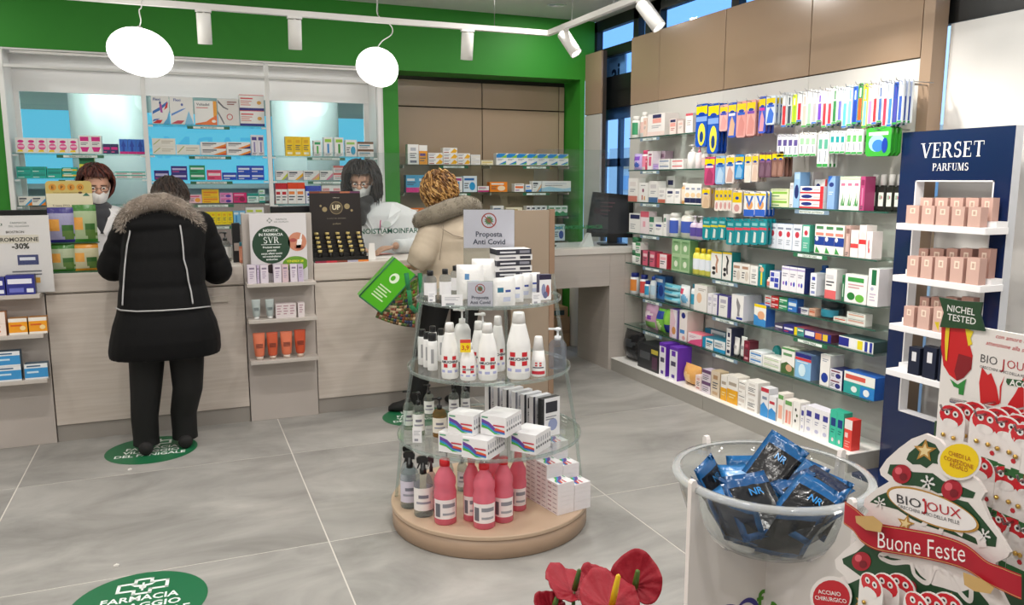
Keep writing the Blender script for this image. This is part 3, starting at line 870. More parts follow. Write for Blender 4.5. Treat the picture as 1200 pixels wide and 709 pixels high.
def bottle_parts(w, h, kind, cb, cc, cl, des=None, mat='plastic'):
    """meshes (name, mesh) for a bottle of width w, height h standing at the origin, front to -y"""
    k = ('btl', round(w, 3), round(h, 3), kind, cb, cc, cl, repr(des), mat)
    if k in _PM: return _PM[k]
    r = w / 2; out = []
    def label(z0, z1, rr, sy=1.0, span=150):
        m = MB(); a0, a1 = 270 - span / 2, 270 + span / 2
        m.lathe([(rr, z0), (rr, z1)], cl, 10, a0=a0, a1=a1, sy=sy)
        if des:
            for p in des:
                if p[0] == 't':
                    V, F, tw = text_geo(p[1], 0.03)
                    k_ = p[4] * (z1 - z0); arcw = R(a1 - a0) * rr * (p[6] if len(p) > 6 else 0.9); kx = min(k_, arcw / tw)
                    m.add([((rr + 0.0008) * math.cos(R(270) + (a - tw / 2) * kx / rr), (rr + 0.0008) * math.sin(R(270) + (a - tw / 2) * kx / rr) * sy, z0 + (z1 - z0) * p[3] + b * k_) for a, b in V], F, p[5])
                if p[0] == 'r':
                    b0, b1 = a0 + (a1 - a0) * p[1], a0 + (a1 - a0) * p[3]
                    m.lathe([(rr + 0.0004, z0 + (z1 - z0) * p[2]), (rr + 0.0004, z0 + (z1 - z0) * p[4])], p[5], 6, a0=b0, a1=b1, sy=sy)
        out.append(('label', m.mesh('label', 'carton')))
    if kind == 'round':       # shampoo style bottle with flip cap
        m = MB(); m.lathe([(r * 0.9, 0), (r, 0.012 * h), (r, 0.72 * h), (r * 0.8, 0.8 * h), (r * 0.42, 0.84 * h)], cb, 16, sy=0.75)
        out.append(('body', m.mesh('body', mat)))
        m = MB(); m.lathe([(r * 0.5, 0.835 * h), (r * 0.5, 0.985 * h), (r * 0.42, h)], cc, 14); out.append(('cap', m.mesh('cap', 'plastic')))
        if cl: label(0.18 * h, 0.6 * h, r + 0.0006, 0.75)
    elif kind == 'cyl':       # straight cylinder with wide cap
        m = MB(); m.lathe([(r * 0.94, 0), (r, 0.01 * h), (r, 0.78 * h), (r * 0.9, 0.8 * h)], cb, 16); out.append(('body', m.mesh('body', mat)))
        m = MB(); m.lathe([(r * 0.82, 0.8 * h), (r * 0.82, 0.985 * h), (r * 0.75, h)], cc, 14); out.append(('cap', m.mesh('cap', 'plastic')))
        if cl: label(0.15 * h, 0.7 * h, r + 0.0006)
    elif kind == 'pump':      # lotion pump
        m = MB(); m.lathe([(r * 0.92, 0), (r, 0.015 * h), (r, 0.58 * h), (r * 0.72, 0.68 * h), (r * 0.34, 0.71 * h)], cb, 16, sy=0.85); out.append(('body', m.mesh('body', mat)))
        m = MB(); m.lathe([(r * 0.38, 0.7 * h), (r * 0.38, 0.79 * h), (r * 0.12, 0.8 * h), (r * 0.12, 0.93 * h), (r * 0.36, 0.935 * h), (r * 0.36, 0.985 * h), (r * 0.2, h)], cc, 12)
        m.box(-r * 1.05, -r * 0.14, 0.945 * h, 0, r * 0.14, 0.985 * h, cc); out.append(('pump', m.mesh('pump', 'plastic')))
        if cl: label(0.12 * h, 0.5 * h, r + 0.0006, 0.85)
    elif kind == 'disin':     # tall disinfectant bottle, long tapering shoulder
        m = MB(); m.lathe([(r * 0.93, 0), (r, 0.02 * h), (r, 0.5 * h), (r * 0.93, 0.58 * h), (r * 0.62, 0.8 * h), (r * 0.55, 0.84 * h)], cb, 18); out.append(('body', m.mesh('body', mat)))
        m = MB(); m.lathe([(r * 0.58, 0.835 * h), (r * 0.5, 0.97 * h), (r * 0.44, h)], cc, 14); out.append(('cap', m.mesh('cap', 'plastic')))
        if cl: label(0.1 * h, 0.48 * h, r + 0.0006, 1.0, 160)
    elif kind == 'cone':      # conical cleaner bottle with big cap
        m = MB(); m.lathe([(r * 0.95, 0), (r, 0.02 * h), (r * 0.95, 0.34 * h), (r * 0.72, 0.66 * h)], cb, 18); out.append(('body', m.mesh('body', mat)))
        m = MB(); m.lathe([(r * 0.73, 0.655 * h), (r * 0.52, 0.97 * h), (r * 0.46, h)], cc, 16); out.append(('cap', m.mesh('cap', 'plastic')))
        if cl: label(0.06 * h, 0.4 * h, r + 0.0012, 1.0, 120)
    elif kind == 'flask':     # dark shower bottle with white cap
        m = MB(); m.rbox(-r, -r * 0.55, 0, r, r * 0.55, 0.66 * h, cb, r * 0.3); m.lathe([(r * 0.8, 0.655 * h), (r * 0.5, 0.72 * h)], cb, 14, sy=0.6); out.append(('body', m.mesh('body', mat)))
        m = MB(); m.lathe([(r * 0.6, 0.7 * h), (r * 0.6, 0.97 * h), (r * 0.5, h)], cc, 14); out.append(('cap', m.mesh('cap', 'plastic')))
        if cl:
            m = MB(); m.box(-r * 0.6, -r * 0.56 - 0.0008, 0.12 * h, r * 0.6, -r * 0.551, 0.5 * h, cl); draw(m, des or [], r * 1.2, 0.38 * h, -r * 0.56 - 0.0008, -r * 0.6, 0.12 * h)
            out.append(('label', m.mesh('label', 'carton')))
    elif kind == 'trigger':   # spray bottle
        m = MB(); m.lathe([(r * 0.92, 0), (r, 0.02 * h), (r, 0.56 * h), (r * 0.7, 0.68 * h), (r * 0.32, 0.72 * h)], cb, 16, sy=0.85); out.append(('body', m.mesh('body', mat)))
        m = MB(); m.lathe([(r * 0.36, 0.71 * h), (r * 0.36, 0.79 * h), (r * 0.26, 0.8 * h), (r * 0.26, 0.9 * h)], cc, 10)
        m.prism([(-r * 0.62, 0.9 * h), (r * 0.5, 0.86 * h), (r * 0.55, 0.94 * h), (r * 0.3, h), (-r * 0.4, h), (-r * 0.66, 0.97 * h)], -r * 0.22, r * 0.22, cc)
        m.prism([(-r * 0.42, 0.9 * h), (-r * 0.62, 0.8 * h), (-r * 0.5, 0.8 * h), (-r * 0.25, 0.89 * h)], -r * 0.1, r * 0.1, cc); out.append(('trigger', m.mesh('trigger', 'plastic')))
        if cl: label(0.12 * h, 0.5 * h, r + 0.0006, 0.85)
    elif kind == 'pink':      # waisted litre bottle
        m = MB(); m.lathe([(r * 0.94, 0), (r, 0.015 * h), (r, 0.5 * h), (r * 0.9, 0.56 * h), (r * 0.98, 0.63 * h), (r * 0.95, 0.7 * h), (r * 0.6, 0.82 * h), (r * 0.42, 0.86 * h), (r * 0.42, 0.9 * h)], cb, 20); out.append(('body', m.mesh('body', mat)))
        m = MB(); m.lathe([(r * 0.46, 0.895 * h), (r * 0.46, 0.985 * h), (r * 0.4, h)], cc, 14); out.append(('cap', m.mesh('cap', 'plastic')))
        if cl: label(0.1 * h, 0.4 * h, r + 0.0006, 1.0, 130)
    elif kind == 'tube':      # squeeze tube standing on its cap
        ch = 0.12 * h
        m = MB(); rings = []
        for u, sx, sy in ((0, 0.62, 0.62), (0.06, 0.8, 0.72), (0.5, 0.93, 0.5), (0.92, 1.0, 0.12), (1.0, 1.0, 0.06)):
            rings.append([(r * sx * math.cos(R(a)), r * sy * math.sin(R(a)), ch + (h - ch) * u) for a in range(0, 360, 24)])
        m.loft(rings, cb); out.append(('body', m.mesh('body', mat)))
        m = MB(); m.lathe([(r * 0.6, 0), (r * 0.62, ch)], cc, 14); out.append(('cap', m.mesh('cap', 'plastic')))
        if cl:
            m = MB(); yy = -r * 0.78
            V = [(-r * 0.55, yy, ch + 0.22 * h), (r * 0.55, yy, ch + 0.22 * h), (r * 0.62, yy + r * 0.25, h * 0.72), (-r * 0.62, yy + r * 0.25, h * 0.72)]
            for q in (0.3, 0.42, 0.52, 0.62):
                a = [Vector(V[0]).lerp(Vector(V[3]), q), Vector(V[1]).lerp(Vector(V[2]), q), Vector(V[1]).lerp(Vector(V[2]), q + 0.06), Vector(V[0]).lerp(Vector(V[3]), q + 0.06)]
                m.add(a, [(0, 1, 2, 3)], cl)
            out.append(('print', m.mesh('print', 'carton')))
    elif kind == 'jar':
        m = MB(); m.lathe([(r * 0.95, 0), (r, 0.04 * h), (r, 0.6 * h)], cb, 18); out.append(('body', m.mesh('body', mat)))
        m = MB(); m.lathe([(r * 1.02, 0.6 * h), (r * 1.02, 0.96 * h), (r * 0.96, h)], cc, 18); out.append(('lid', m.mesh('lid', 'plastic')))
        if cl: label(0.1 * h, 0.5 * h, r + 0.0006)
    _PM[k] = out
    return out
def pouch_mesh(w, h, d, des, mat='foil'):
    """soft sealed bag: bulging front, crimped ends"""
    k = ('pouch', round(w, 3), round(h, 3), round(d, 3), repr(des), mat)
    if k in _PM: return _PM[k]
    base, side, P = des
    m = MB(); nu, nv = 12, 12
    def surf(sgn):
        V = []
        for j in range(nv + 1):
            for i in range(nu + 1):
                u, v = i / nu, j / nv
                b = (math.sin(math.pi * u) ** 0.6) * (math.sin(math.pi * v) ** 0.6)
                V.append(((u - 0.5) * w, d / 2 + sgn * d / 2 * b, v * h))
        return V
    F = [(j * (nu + 1) + i, j * (nu + 1) + i + 1, (j + 1) * (nu + 1) + i + 1, (j + 1) * (nu + 1) + i) for j in range(nv) for i in range(nu)]
    m.add(surf(-1), F, base, smooth=True); m.add(surf(1), [tuple(reversed(f)) for f in F], side, smooth=True)
    # print: colour the front cells by design rectangles
    for idx in range(len(F)):
        i, j = idx % nu, idx // nu
        u, v = (i + 0.5) / nu, (j + 0.5) / nv
        for p in P:
            if p[0] == 'r' and p[1] <= u <= p[3] and p[2] <= v <= p[4]: m.c[idx] = hx(p[5])
            if p[0] == 'e' and ((u - p[1]) / p[3]) ** 2 + ((v - p[2]) / p[4]) ** 2 <= 1: m.c[idx] = hx(p[5])
    _PM[k] = m.mesh('pouch', mat)
    return _PM[k]

LABELS = []
def I(x0, x1, yt, spec, desc, n=1, kind='box', cat=None, d=0.07, st=1, back=0.0, deep=1, name=None):
    return dict(x0=x0, x1=x1, yt=yt, spec=spec, desc=desc, n=n, kind=kind, cat=cat, d=d, st=st, back=back, deep=deep, name=name)
CATS = dict(box=('carton', 'carton'), pouch=('pouch', 'pouch'), tube=('cream_tube', 'tube'), jar=('cream_jar', 'jar'))
def place_item(kind, spec, w, h, d, loc, rz, name=None, cat=None):
    nm, ct = CATS.get(kind, ('bottle', 'bottle'))
    nm = name or nm; ct = cat or ct
    if kind == 'box':
        o = put(nm, carton_mesh(w, h, d, spec), None, loc, rz)
    elif kind == 'pouch':
        o = put(nm, pouch_mesh(w, h, d, spec), None, loc, rz)
    else:
        cb, cc, cl = spec[:3]; des = spec[3] if len(spec) > 3 else None; mat = spec[4] if len(spec) > 4 else 'plastic'
        off = Matrix.Rotation(rz, 3, 'Z') @ Vector((0, w / 2 * 1.02, 0))
        o = put(nm, None, None, Vector(loc) + off, rz)
        for pn, me in bottle_parts(w, h, kind, cb, cc, cl, des, mat): put(pn, me, o)
    o['category'] = ct
    return o
def row(frame, c, z, phrase, group, items):
    """stand products on a shelf: columns given in photo pixels, distance from the shelf they stand on"""
    count = {}
    for it in items: count[it['desc']] = count.get(it['desc'], 0) + it['n']
    seen = {}
    for it in items:
        cc = c + it['back']
        e = [along(frame, cc, z, it['x0'] + (it['x1'] - it['x0']) * k / it['n']) for k in range(it['n'] + 1)]
        tm = (e[0] + e[-1]) / 2
        H = zat(frame, cc, tm, it['yt']) - z - 0.001
        for k in range(it['n']):
            a, b = e[k], e[k + 1]
            w = abs(b - a) - 0.0012
            mid = (a + b) / 2
            i = seen.get(it['desc'], 0); seen[it['desc']] = i + 1
            N = count[it['desc']]
            pos = '' if N == 1 else (' at left' if i == 0 and N == 2 else ' at right' if N == 2 else f', {ordinal(i)} of {cardinal(N)} from left')
            hs = H / it['st']
            for s in range(it['st']):
                stk = '' if it['st'] == 1 else [' (lower)', ' (upper)'][s] if it['st'] == 2 else [' (bottom)', ' (middle)', ' (top)'][s]
                for q in range(it['deep']):
                    off = q * (it['d'] + 0.001)
                    loc = (cc + off, mid, z + 0.0006 + s * hs) if frame == 'R' else (mid, cc + off, z + 0.0006 + s * hs)
                    o = place_item(it['kind'], it['spec'], w, hs - 0.0008, it['d'], loc, R(-90) if frame == 'R' else 0.0, it['name'], it['cat'])
                    lab = f"{it['desc']}{stk}{pos}{' behind the front one' if q == 1 else ' at the very back' if q == 2 else ''}, {phrase}"
                    o['label'] = lab; o['group'] = group
                    LABELS.append(lab)

# ================================================================ WHITE CASE, PRODUCTS
GA, GB_, GC = 'cartons in the left bay of the white case', 'cartons in the middle bay of the white case', 'cartons in the right bay of the white case'
CF = GY + 0.02
PINK, MAG, NAVY, TEAL, BLUE, YEL, ORG, GRN, RED, PUR, CYAN = 'e8589a', 'd91a86', '2b2a6e', '16a89a', '1556c4', 'f5d313', 'ef8a1d', '3f9d3c', 'd3222b', '5a2d8c', '2f9fd8'
WHT = 'f2f1ee'
fever = (WHT, 'e6e4e0', [('e', 0.5, 0.76, 0.3, 0.1, MAG), ('e', 0.5, 0.42, 0.36, 0.22, PINK), ('r', 0.2, 0.38, 0.8, 0.5, 'f7c6dd'), ('p', [(0.1, 0.08), (0.7, 0.08), (0.6, 0.22), (0.2, 0.2)], YEL)])
fever2 = (WHT, 'e6e4e0', [('r', 0.12, 0.68, 0.88, 0.92, MAG), ('p', [(0.1, 0.36), (0.9, 0.36), (0.7, 0.1), (0.25, 0.1)], MAG), ('l', 0.15, 0.8, 0.56, 2, 0.08, INK)])
arrow = ('2f6fd0', '274a9a', [('p', [(0.2, 0.5), (0.5, 0.95), (0.8, 0.5), (0.64, 0.5), (0.64, 0.15), (0.36, 0.15), (0.36, 0.5)], '1646b0'), ('r', 0, 0, 1, 0.16, MAG)])
z = DSHELF['A'][0]
row('B', CF, z, 'top left bay shelf, white case', GA, [
    I(19, 93, 161.6, fever, 'pink-white sachet carton', 6), I(93.3, 120, 158.5, fever2, 'tall white magenta carton', 2),
    I(121, 139, 168.5, pk('2d2a66', MAG, PINK, 'n'), 'dark purple carton', 2), I(140.5, 170, 163, arrow, 'blue carton with upward arrow', 3)])
tea = pk('12b09e', '0b8d80', 'e8f6f2', 'n', '0e9486'); teay = pk('12b09e', YEL, 'e8f6f2', 'm', '0e9486')
row('B', CF, DSHELF['A'][1], 'middle left bay shelf, white case', GA, [
    I(20, 55, 195, tea, 'teal carton', 2, st=2), I(55.5, 73, 197, tea, 'low teal carton', 1, st=1), I(73.5, 91, 196, teay, 'teal carton with yellow stripe', 1, st=2),
    I(94, 112, 185, pk('e8e04a', '177a4c', '177a4c', 't'), 'yellow and green carton', 1, back=0.03), I(135, 171, 201, pk('eef1ee', '12b09e', 'd46a6a', 't'), 'teal-topped white carton', 2, st=2)])
row('B', CF, DSHELF['A'][2], 'bottom left bay shelf, white case', GA, [
    I(22, 54, 230, pk('f3efe6', '39a6dc', ORG, 'd'), 'white carton with blue and orange', 2), I(55, 120, 229, pk('eef1ee', '12b09e', 'd46a6a', 's'), 'white carton with teal foot', 3)])
flex = (WHT, 'dfe6ee', [('p', [(0.05, 0.35), (0.5, 0.5), (0.95, 0.75), (0.9, 0.82), (0.45, 0.6), (0.05, 0.45)], '2f6fc0'), ('e', 0.5, 0.76, 0.06, 0.06, '23408c'), ('p', [(0.45, 0.7), (0.58, 0.72), (0.62, 0.4), (0.5, 0.42)], 'b04aa0'),
        ('p', [(0.85, 0.75), (0.95, 0.8), (0.9, 0.6), (0.7, 0.5)], RED), ('p', [(0.6, 0), (1, 0), (1, 0.5), (0.85, 0.2)], '5ab4e4'), ('p', [(0.02, 0.02), (0.45, 0.02), (0.6, 0.14), (0.3, 0.14)], RED), ('p', [(0.02, 0.08), (0.3, 0.14), (0.45, 0.2), (0.1, 0.16)], '2f6fc0'), ('t', 'Flexi', 0.32, 0.84, 0.1, '3558a4', 0.6)])
flexb = (WHT, 'dfe6ee', [('p', [(0.05, 0.38), (0.5, 0.56), (0.7, 0.6), (0.5, 0.5), (0.05, 0.3)], '5a8fd8'), ('e', 0.52, 0.72, 0.05, 0.05, '5566b0'), ('p', [(0.6, 0), (1, 0), (0.8, 0.5)], '8acbef'), ('p', [(0.02, 0.02), (0.45, 0.02), (0.6, 0.14), (0.3, 0.14)], 'd05060'), ('t', 'Flexi', 0.32, 0.84, 0.1, '3558a4', 0.6)])
volt = (WHT, 'e3dfd8', [('r', 0.84, 0, 1, 1, 'f3a63c'), ('p', [(0, 0), (1, 0), (1, 0.42), (0.75, 0.3), (0.5, 0.14), (0, 0.05)], 'ee7a3a'), ('e', 0.85, 0.16, 0.1, 0.06, 'f8f4ec'), ('t', 'Voltadol', 0.38, 0.8, 0.11, '4a4f58', 0.68), ('l', 0.08, 0.6, 0.7, 1, 0.06, RED)])
draw_ = (('e9e7e3'), 'd8d6d2', [('p', [(0.02, 0.95), (0.3, 0.7), (0.5, 0.62), (0.48, 0.58), (0.25, 0.66), (0.02, 0.85)], '6d6d72'), ('p', [(0, 0.55), (0.2, 0.25), (0.3, 0.05), (0.24, 0.05), (0, 0.45)], '77777c'), ('e', 0.55, 0.32, 0.15, 0.12, 'c0454b'), ('e', 0.55, 0.32, 0.11, 0.09, 'e9e7e3'), ('l', 0.45, 0.9, 0.86, 2, 0.08, '8a3030')])
plast = (WHT, 'e3dfd8', [('r', 0, 0, 1, 0.16, '2b2f86'), ('r', 0.05, 0.72, 0.55, 0.8, 'd8484c'), ('l', 0.05, 0.5, 0.56, 3, 0.12, 'e08a80'), ('e', 0.8, 0.5, 0.09, 0.12, 'e8b25a'), ('r', 0, 0.96, 1, 1, 'd8484c')])
row('B', CF, DSHELF['B'][0], 'top middle bay shelf, white case', GB_, [
    I(178.5, 199.5, 112.5, flex, 'large white carton with blue runner'), I(200.2, 227.5, 113.5, flexb, 'shiny white carton beside the runner carton'), I(229, 255, 118, volt, 'white carton with orange flame edge'),
    I(256, 281, 115.6, draw_, 'grey-white carton with line drawings'), I(281.7, 310.5, 111, plast, 'wide white carton, navy foot', st=2)])
cream = ('f1efe4', 'e2dfd2', [('p', [(0.03, 0.2), (0.3, 0.85), (0.36, 0.85), (0.09, 0.2)], 'b7c27e'), ('l', 0.4, 0.9, 0.62, 2, 0.22, 'c3bfae')])
row('B', CF, DSHELF['B'][1], 'second middle bay shelf, white case', GB_, [
    I(179, 206.5, 162, cream, 'long cream carton', st=2), I(207, 235, 169.4, cream, 'single cream carton'), I(235.6, 265.5, 166.3, pk(WHT, ORG, 'd8552a', 'd'), 'white carton with orange flash', st=2),
    I(266, 294, 166.3, pk(WHT, ORG, NAVY, 'd'), 'white carton with orange and navy', st=2), I(295, 310, 158, pk('e6e3ea', '4b3f8c', '8f86b8', 'v'), 'tall lilac-white carton', 2)])
momp = pk('33248a', 'cfc8ee', 'e0508a', 'n', '2a1d70'); momb = pk('0f49c8', 'dfe8fa', 'f4f4f4', 'n', '0c3aa0')
row('B', CF, DSHELF['B'][2], 'third middle bay shelf, white case', GB_, [
    I(181, 198.5, 199.5, momp, 'low dark purple carton'), I(201, 220, 194.4, momp, 'dark purple carton', st=2), I(222.6, 241, 193.5, pk('17a26a', 'e8f6ee', '0c6e46', 'n', '128354'), 'green carton', st=2),
    I(243, 260, 199, pk('ef4d7c', 'fbe3ea', 'b81f58', 'n', 'cf3e68'), 'pink carton'), I(261, 277.8, 202, momb, 'low bright blue carton'), I(278.5, 310, 194, momb, 'bright blue carton', 2, st=2)])
row('B', CF, DSHELF['B'][3], 'fourth middle bay shelf, white case', GB_, [
    I(181, 221, 228, pk('ecd9de', 'c45468', 'd98aa0', 'b'), 'pale pink carton', 2), I(222, 237, 228, pk('efc3cf', 'f2a53a', 'd9486e', 'c'), 'pink carton with orange sun'), I(237.3, 257, 221.8, pk('f6c81c', 'e98a1e', 'd64a2a', 'n', 'e0b010'), 'yellow carton', st=2),
    I(258, 273, 225.7, pk('e8a0d0', '4a2d9c', 'd91a86', 'c', 'c880b4'), 'pink and purple carton', st=2), I(273.7, 289.4, 225.7, pk('d81f72', '8e1048', 'f4a0c4', 'c', 'b01a5c'), 'magenta carton'),
    I(290, 303.5, 226.5, pk('d8eee8', '159a8e', '159a8e', 't'), 'white and teal carton'), I(304, 311, 222, pk('d8eee8', '159a8e', '6cc04a', 's'), 'white and green carton', st=2)])
row('B', CF, DSHELF['B'][4], 'lowest middle bay shelf, white case', GB_, [
    I(234, 273.5, 248, pk('f7de1e', 'e8b010', 'd9c010', 'q', 'e2c814'), 'yellow carton', 6), I(274, 288, 247, pk('7cc4ee', 'e9f6fd', '3a8fd0', 'v', '5aa4d4'), 'light blue carton', 2), I(289, 310, 243, pk(WHT, '3a8fd0', 'c6d64a', 'c'), 'white carton with blue disc', 2)])
row('B', CF, DSHELF['C'][0], 'top right bay shelf, white case', GC, [
    I(335, 364, 160, pk('fbd20a', 'e9b400', 'f6f0d0', 'q', 'e8bc00'), 'yellow throat lozenge carton', 3), I(368, 377, 164.5, pk(WHT, '2e9e60', '59b85a', 'v'), 'small white and green carton'), I(380, 390, 160.6, pk(WHT, '9ccf3c', '2a8fd0', 'v'), 'white carton with blue bottle print'),
    I(392.7, 403, 161, pk(WHT, '9ccf3c', '3f9d3c', 'v'), 'white carton with green bottle print'), I(405.4, 418.6, 163.7, pk(WHT, '3aa8d0', '9ed06a', 'c'), 'white carton with teal swirl'), I(419.4, 438, 166, pk(WHT, '7a5a44', '2a8fb0', 't'), 'white and brown carton', st=2)])
row('B', CF, DSHELF['C'][1], 'middle right bay shelf, white case', GC, [
    I(323.5, 337.5, 199.6, pk(WHT, 'c8d43c', '9aa0a8', 'd'), 'white carton with lime corner'), I(337.8, 355.5, 199.6, pk(WHT, 'f0b41c', '9aa0a8', 'd'), 'white carton with amber corner'), I(356, 374.5, 199.6, pk(WHT, 'e8a48c', 'e4c040', 'd'), 'white carton with peach corner'),
    I(375, 390.4, 199.6, pk(WHT, 'e880a0', '9aa0a8', 'd'), 'white carton with pink corner'), I(391, 405, 194, pk(WHT, 'd8605a', 'e8a0a0', 't'), 'white carton with red band', st=2)])
row('B', CF, DSHELF['C'][2], 'bottom right bay shelf, white case', GC, [
    I(323.5, 337.5, 214.4, pk(WHT, 'c8202c', 'c8202c', 't', 'b01c26'), 'red-topped white carton', 2), I(338, 358, 213.8, pk(WHT, 'e8481c', 'f08a3c', 't', 'd84a20'), 'orange-topped white carton', 2),
    I(358.7, 377, 217.6, pk('e9ecf6', '1b3fc0', '1b3fc0', 't', '1a38a0'), 'blue-topped white carton'), I(377.5, 415, 216, pk(WHT, '2a8fd0', 'e8a0a0', 's'), 'white carton with blue foot', 3)])

# ================================================================ NICHE, PRODUCTS
GN = 'cartons on the niche shelves'
NF = 6.60
gav = (WHT, 'dfe2e4', [('p', [(0, 0.62), (0.55, 0.62), (1, 0.98), (0.2, 0.98), (0, 0.86)], '1d86cc'), ('p', [(0.4, 0.62), (1, 0.62), (1, 0.9)], '8cc840'), ('p', [(0.2, 0.05), (0.95, 0.05), (0.95, 0.36)], '1d86cc'), ('p', [(0.5, 0.05), (0.95, 0.05), (0.95, 0.22)], '6cc04a'), ('l', 0.1, 0.7, 0.5, 2, 0.1, '8898a8')])
wy = (WHT, 'e6e2d8', [('p', [(0.5, 0.1), (0.8, 0.9), (1, 0.5), (0.9, 0.1)], 'f2b61c'), ('r', 0.06, 0.1, 0.4, 0.24, 'a04a3a'), ('l', 0.06, 0.5, 0.7, 2, 0.2, '8890a0')])
row('B', NF, NZS[0], 'top niche shelf', GN, [
    I(478, 491, 169, pk(WHT, 'b8bcc4', '6a7080', 'q'), 'tall white carton'), I(491.3, 501, 170, pk('f0a018', WHT, '5a3a80', 't', 'd88e14'), 'tall orange carton'), I(502, 519, 179, wy, 'white carton with yellow burst', 1, st=2), I(519.5, 536, 173, wy, 'white-yellow carton', 1, st=3),
    I(536.5, 551, 179.5, wy, 'white carton with yellow burst, right stack', 1, st=2), I(552, 563, 181, pk(WHT, 'e8e4da', 'c8c4ba', 'n'), 'plain white carton', 1, st=2), I(564, 578, 187.6, pk('f0e8c8', 'e2cf7a', 'b8a060', 'n'), 'low cream carton'),
    I(581.6, 666, 180, gav, 'white carton with blue and green swoosh', 7)])
row('B', NF, NZS[1], 'second niche shelf', GN, [
    I(476, 504.5, 205, pk('3fa8d8', MAG, 'e8f0f4', 's', '3388b0'), 'blue carton with magenta foot', 2), I(505, 532, 206, pk('3fa8d8', MAG, 'e8f0f4', 's', '3388b0'), 'blue carton hidden behind the curly head', 2), I(533, 542, 207, pk(WHT, 'c04a90', '2a8fd0', 'v'), 'slim white and violet carton'), I(543, 559, 206, pk('e2eef6', '2a9fd8', '1e6fb8', 'c', 'b8d4e4'), 'white and blue carton with numeral'),
    I(560, 573, 218, pk(WHT, 'c8287c', 'c8287c', 's'), 'low white magenta carton'), I(574, 594.5, 213, pk('f28a1e', 'fbe0c0', 'f4f0ea', 'c', 'd67414'), 'bright orange carton'), I(603, 614, 215, pk(WHT, 'e8743a', '9a4a9c', 'n'), 'small white orange carton'), I(616, 623, 216, pk(WHT, '2f7fd0', '2f7fd0', 's'), 'small white blue carton'),
    I(624, 634.5, 212, pk(WHT, 'e8b48a', '3a9fd8', 'd'), 'white carton with peach corner'), I(635, 669, 212, pk(WHT, 'a8d4ea', 'd8dde2', 'w'), 'long white carton with pale blue wave')])
row('B', NF, NZS[2], 'third niche shelf', GN, [
    I(479.6, 497.5, 243.6, pk('ee7a1c', 'f6e6d4', 'f6e6d4', 'm', 'c8641a'), 'orange and white carton'), I(577.6, 590.5, 241, pk(WHT, '8fb8d0', '6a8098', 's'), 'white and grey-blue carton'), I(593, 612, 243, pk('efe6c8', 'e8d27a', 'b8a060', 's'), 'cream carton'),
    I(617, 641, 241, pk(WHT, '2f5fb8', '8cc840', 'd'), 'white carton with green and blue', 4), I(643, 665, 241, pk('e8f2ec', '1f8a54', '1f8a54', 'w', '9cc8ac'), 'white carton with green waves', 3)])
row('B', NF, NZS[3], 'lowest niche shelf', GN, [
    I(639, 648.5, 270, pk('d8e2ea', '2a5a98', '2a5a98', 's'), 'pale carton with navy foot'), I(649, 662, 263, pk('dcebf4', '1d4fb0', '6aa8d8', 'c'), 'pale blue carton with numeral')])
m_one = carton_mesh(0.105, 0.045, 0.05, pk('d8eaf4', '3a9fd8', 'f2f6f8', 'n'))
# ================================================================ SHELF WALL, STANDING PRODUCTS
GR = 'products on the right shelf wall'
XF = XG + 0.018
salm, peach, lilac = 'e08a7c', 'f0cdb8', 'cdb6e0'
def vx(base, lab, foot=None, side=None):
    return (base, side or base, ([('r', 0, 0, 1, 0.24, foot)] if foot else []) + [('r', 0.18, 0.66, 0.82, 0.84, lab), ('l', 0.2, 0.78, 0.5, 2, 0.08, '9a9aa2')])
row('R', XF, SH['L1'][2], 'top left wall shelf', GR, [
    I(738.5, 744, 136, ('f3f2ee', 'f3f2ee', '3f9d6c'), 'white bottle with green mark', kind='cyl'), I(746, 753, 131, ('f3f2ee', 'f3f2ee', 'eec9c0'), 'white bottle with coral mark', kind='round'), I(753.5, 757.5, 138, vx('f0d6c8', 'e8b8a4'), 'slim peach carton'),
    I(758.5, 778.5, 133, ('f4efec', 'e9e4e0', [('r', 0.3, 0.8, 0.8, 0.96, '2a2d5c'), ('r', 0.3, 0.58, 0.8, 0.78, 'f0a99c'), ('r', 0, 0, 1, 0.2, 'f3ddd6'), ('l', 0.25, 0.8, 0.44, 2, 0.08, 'b0b0b6')]), 'large white carton with navy label', d=0.12),
    I(784.3, 792, 139, ('f6e4de', 'eddad4', [('r', 0.1, 0.78, 0.9, 0.94, '2a2d5c'), ('r', 0.1, 0.5, 0.9, 0.74, 'f0a99c'), ('l', 0.2, 0.8, 0.36, 2, 0.1, 'c46a60')]), 'small peach carton with navy label', deep=2),
    I(794, 800.5, 141, vx('f0e0da', 'e6bfb4'), 'pale peach carton'), I(803, 811.5, 132.6, (WHT, 'e9e6e2', [('r', 0, 0.88, 1, 1, 'e05a68'), ('l', 0.2, 0.8, 0.6, 3, 0.1, 'b8a8a4')]), 'white carton with coral top')])
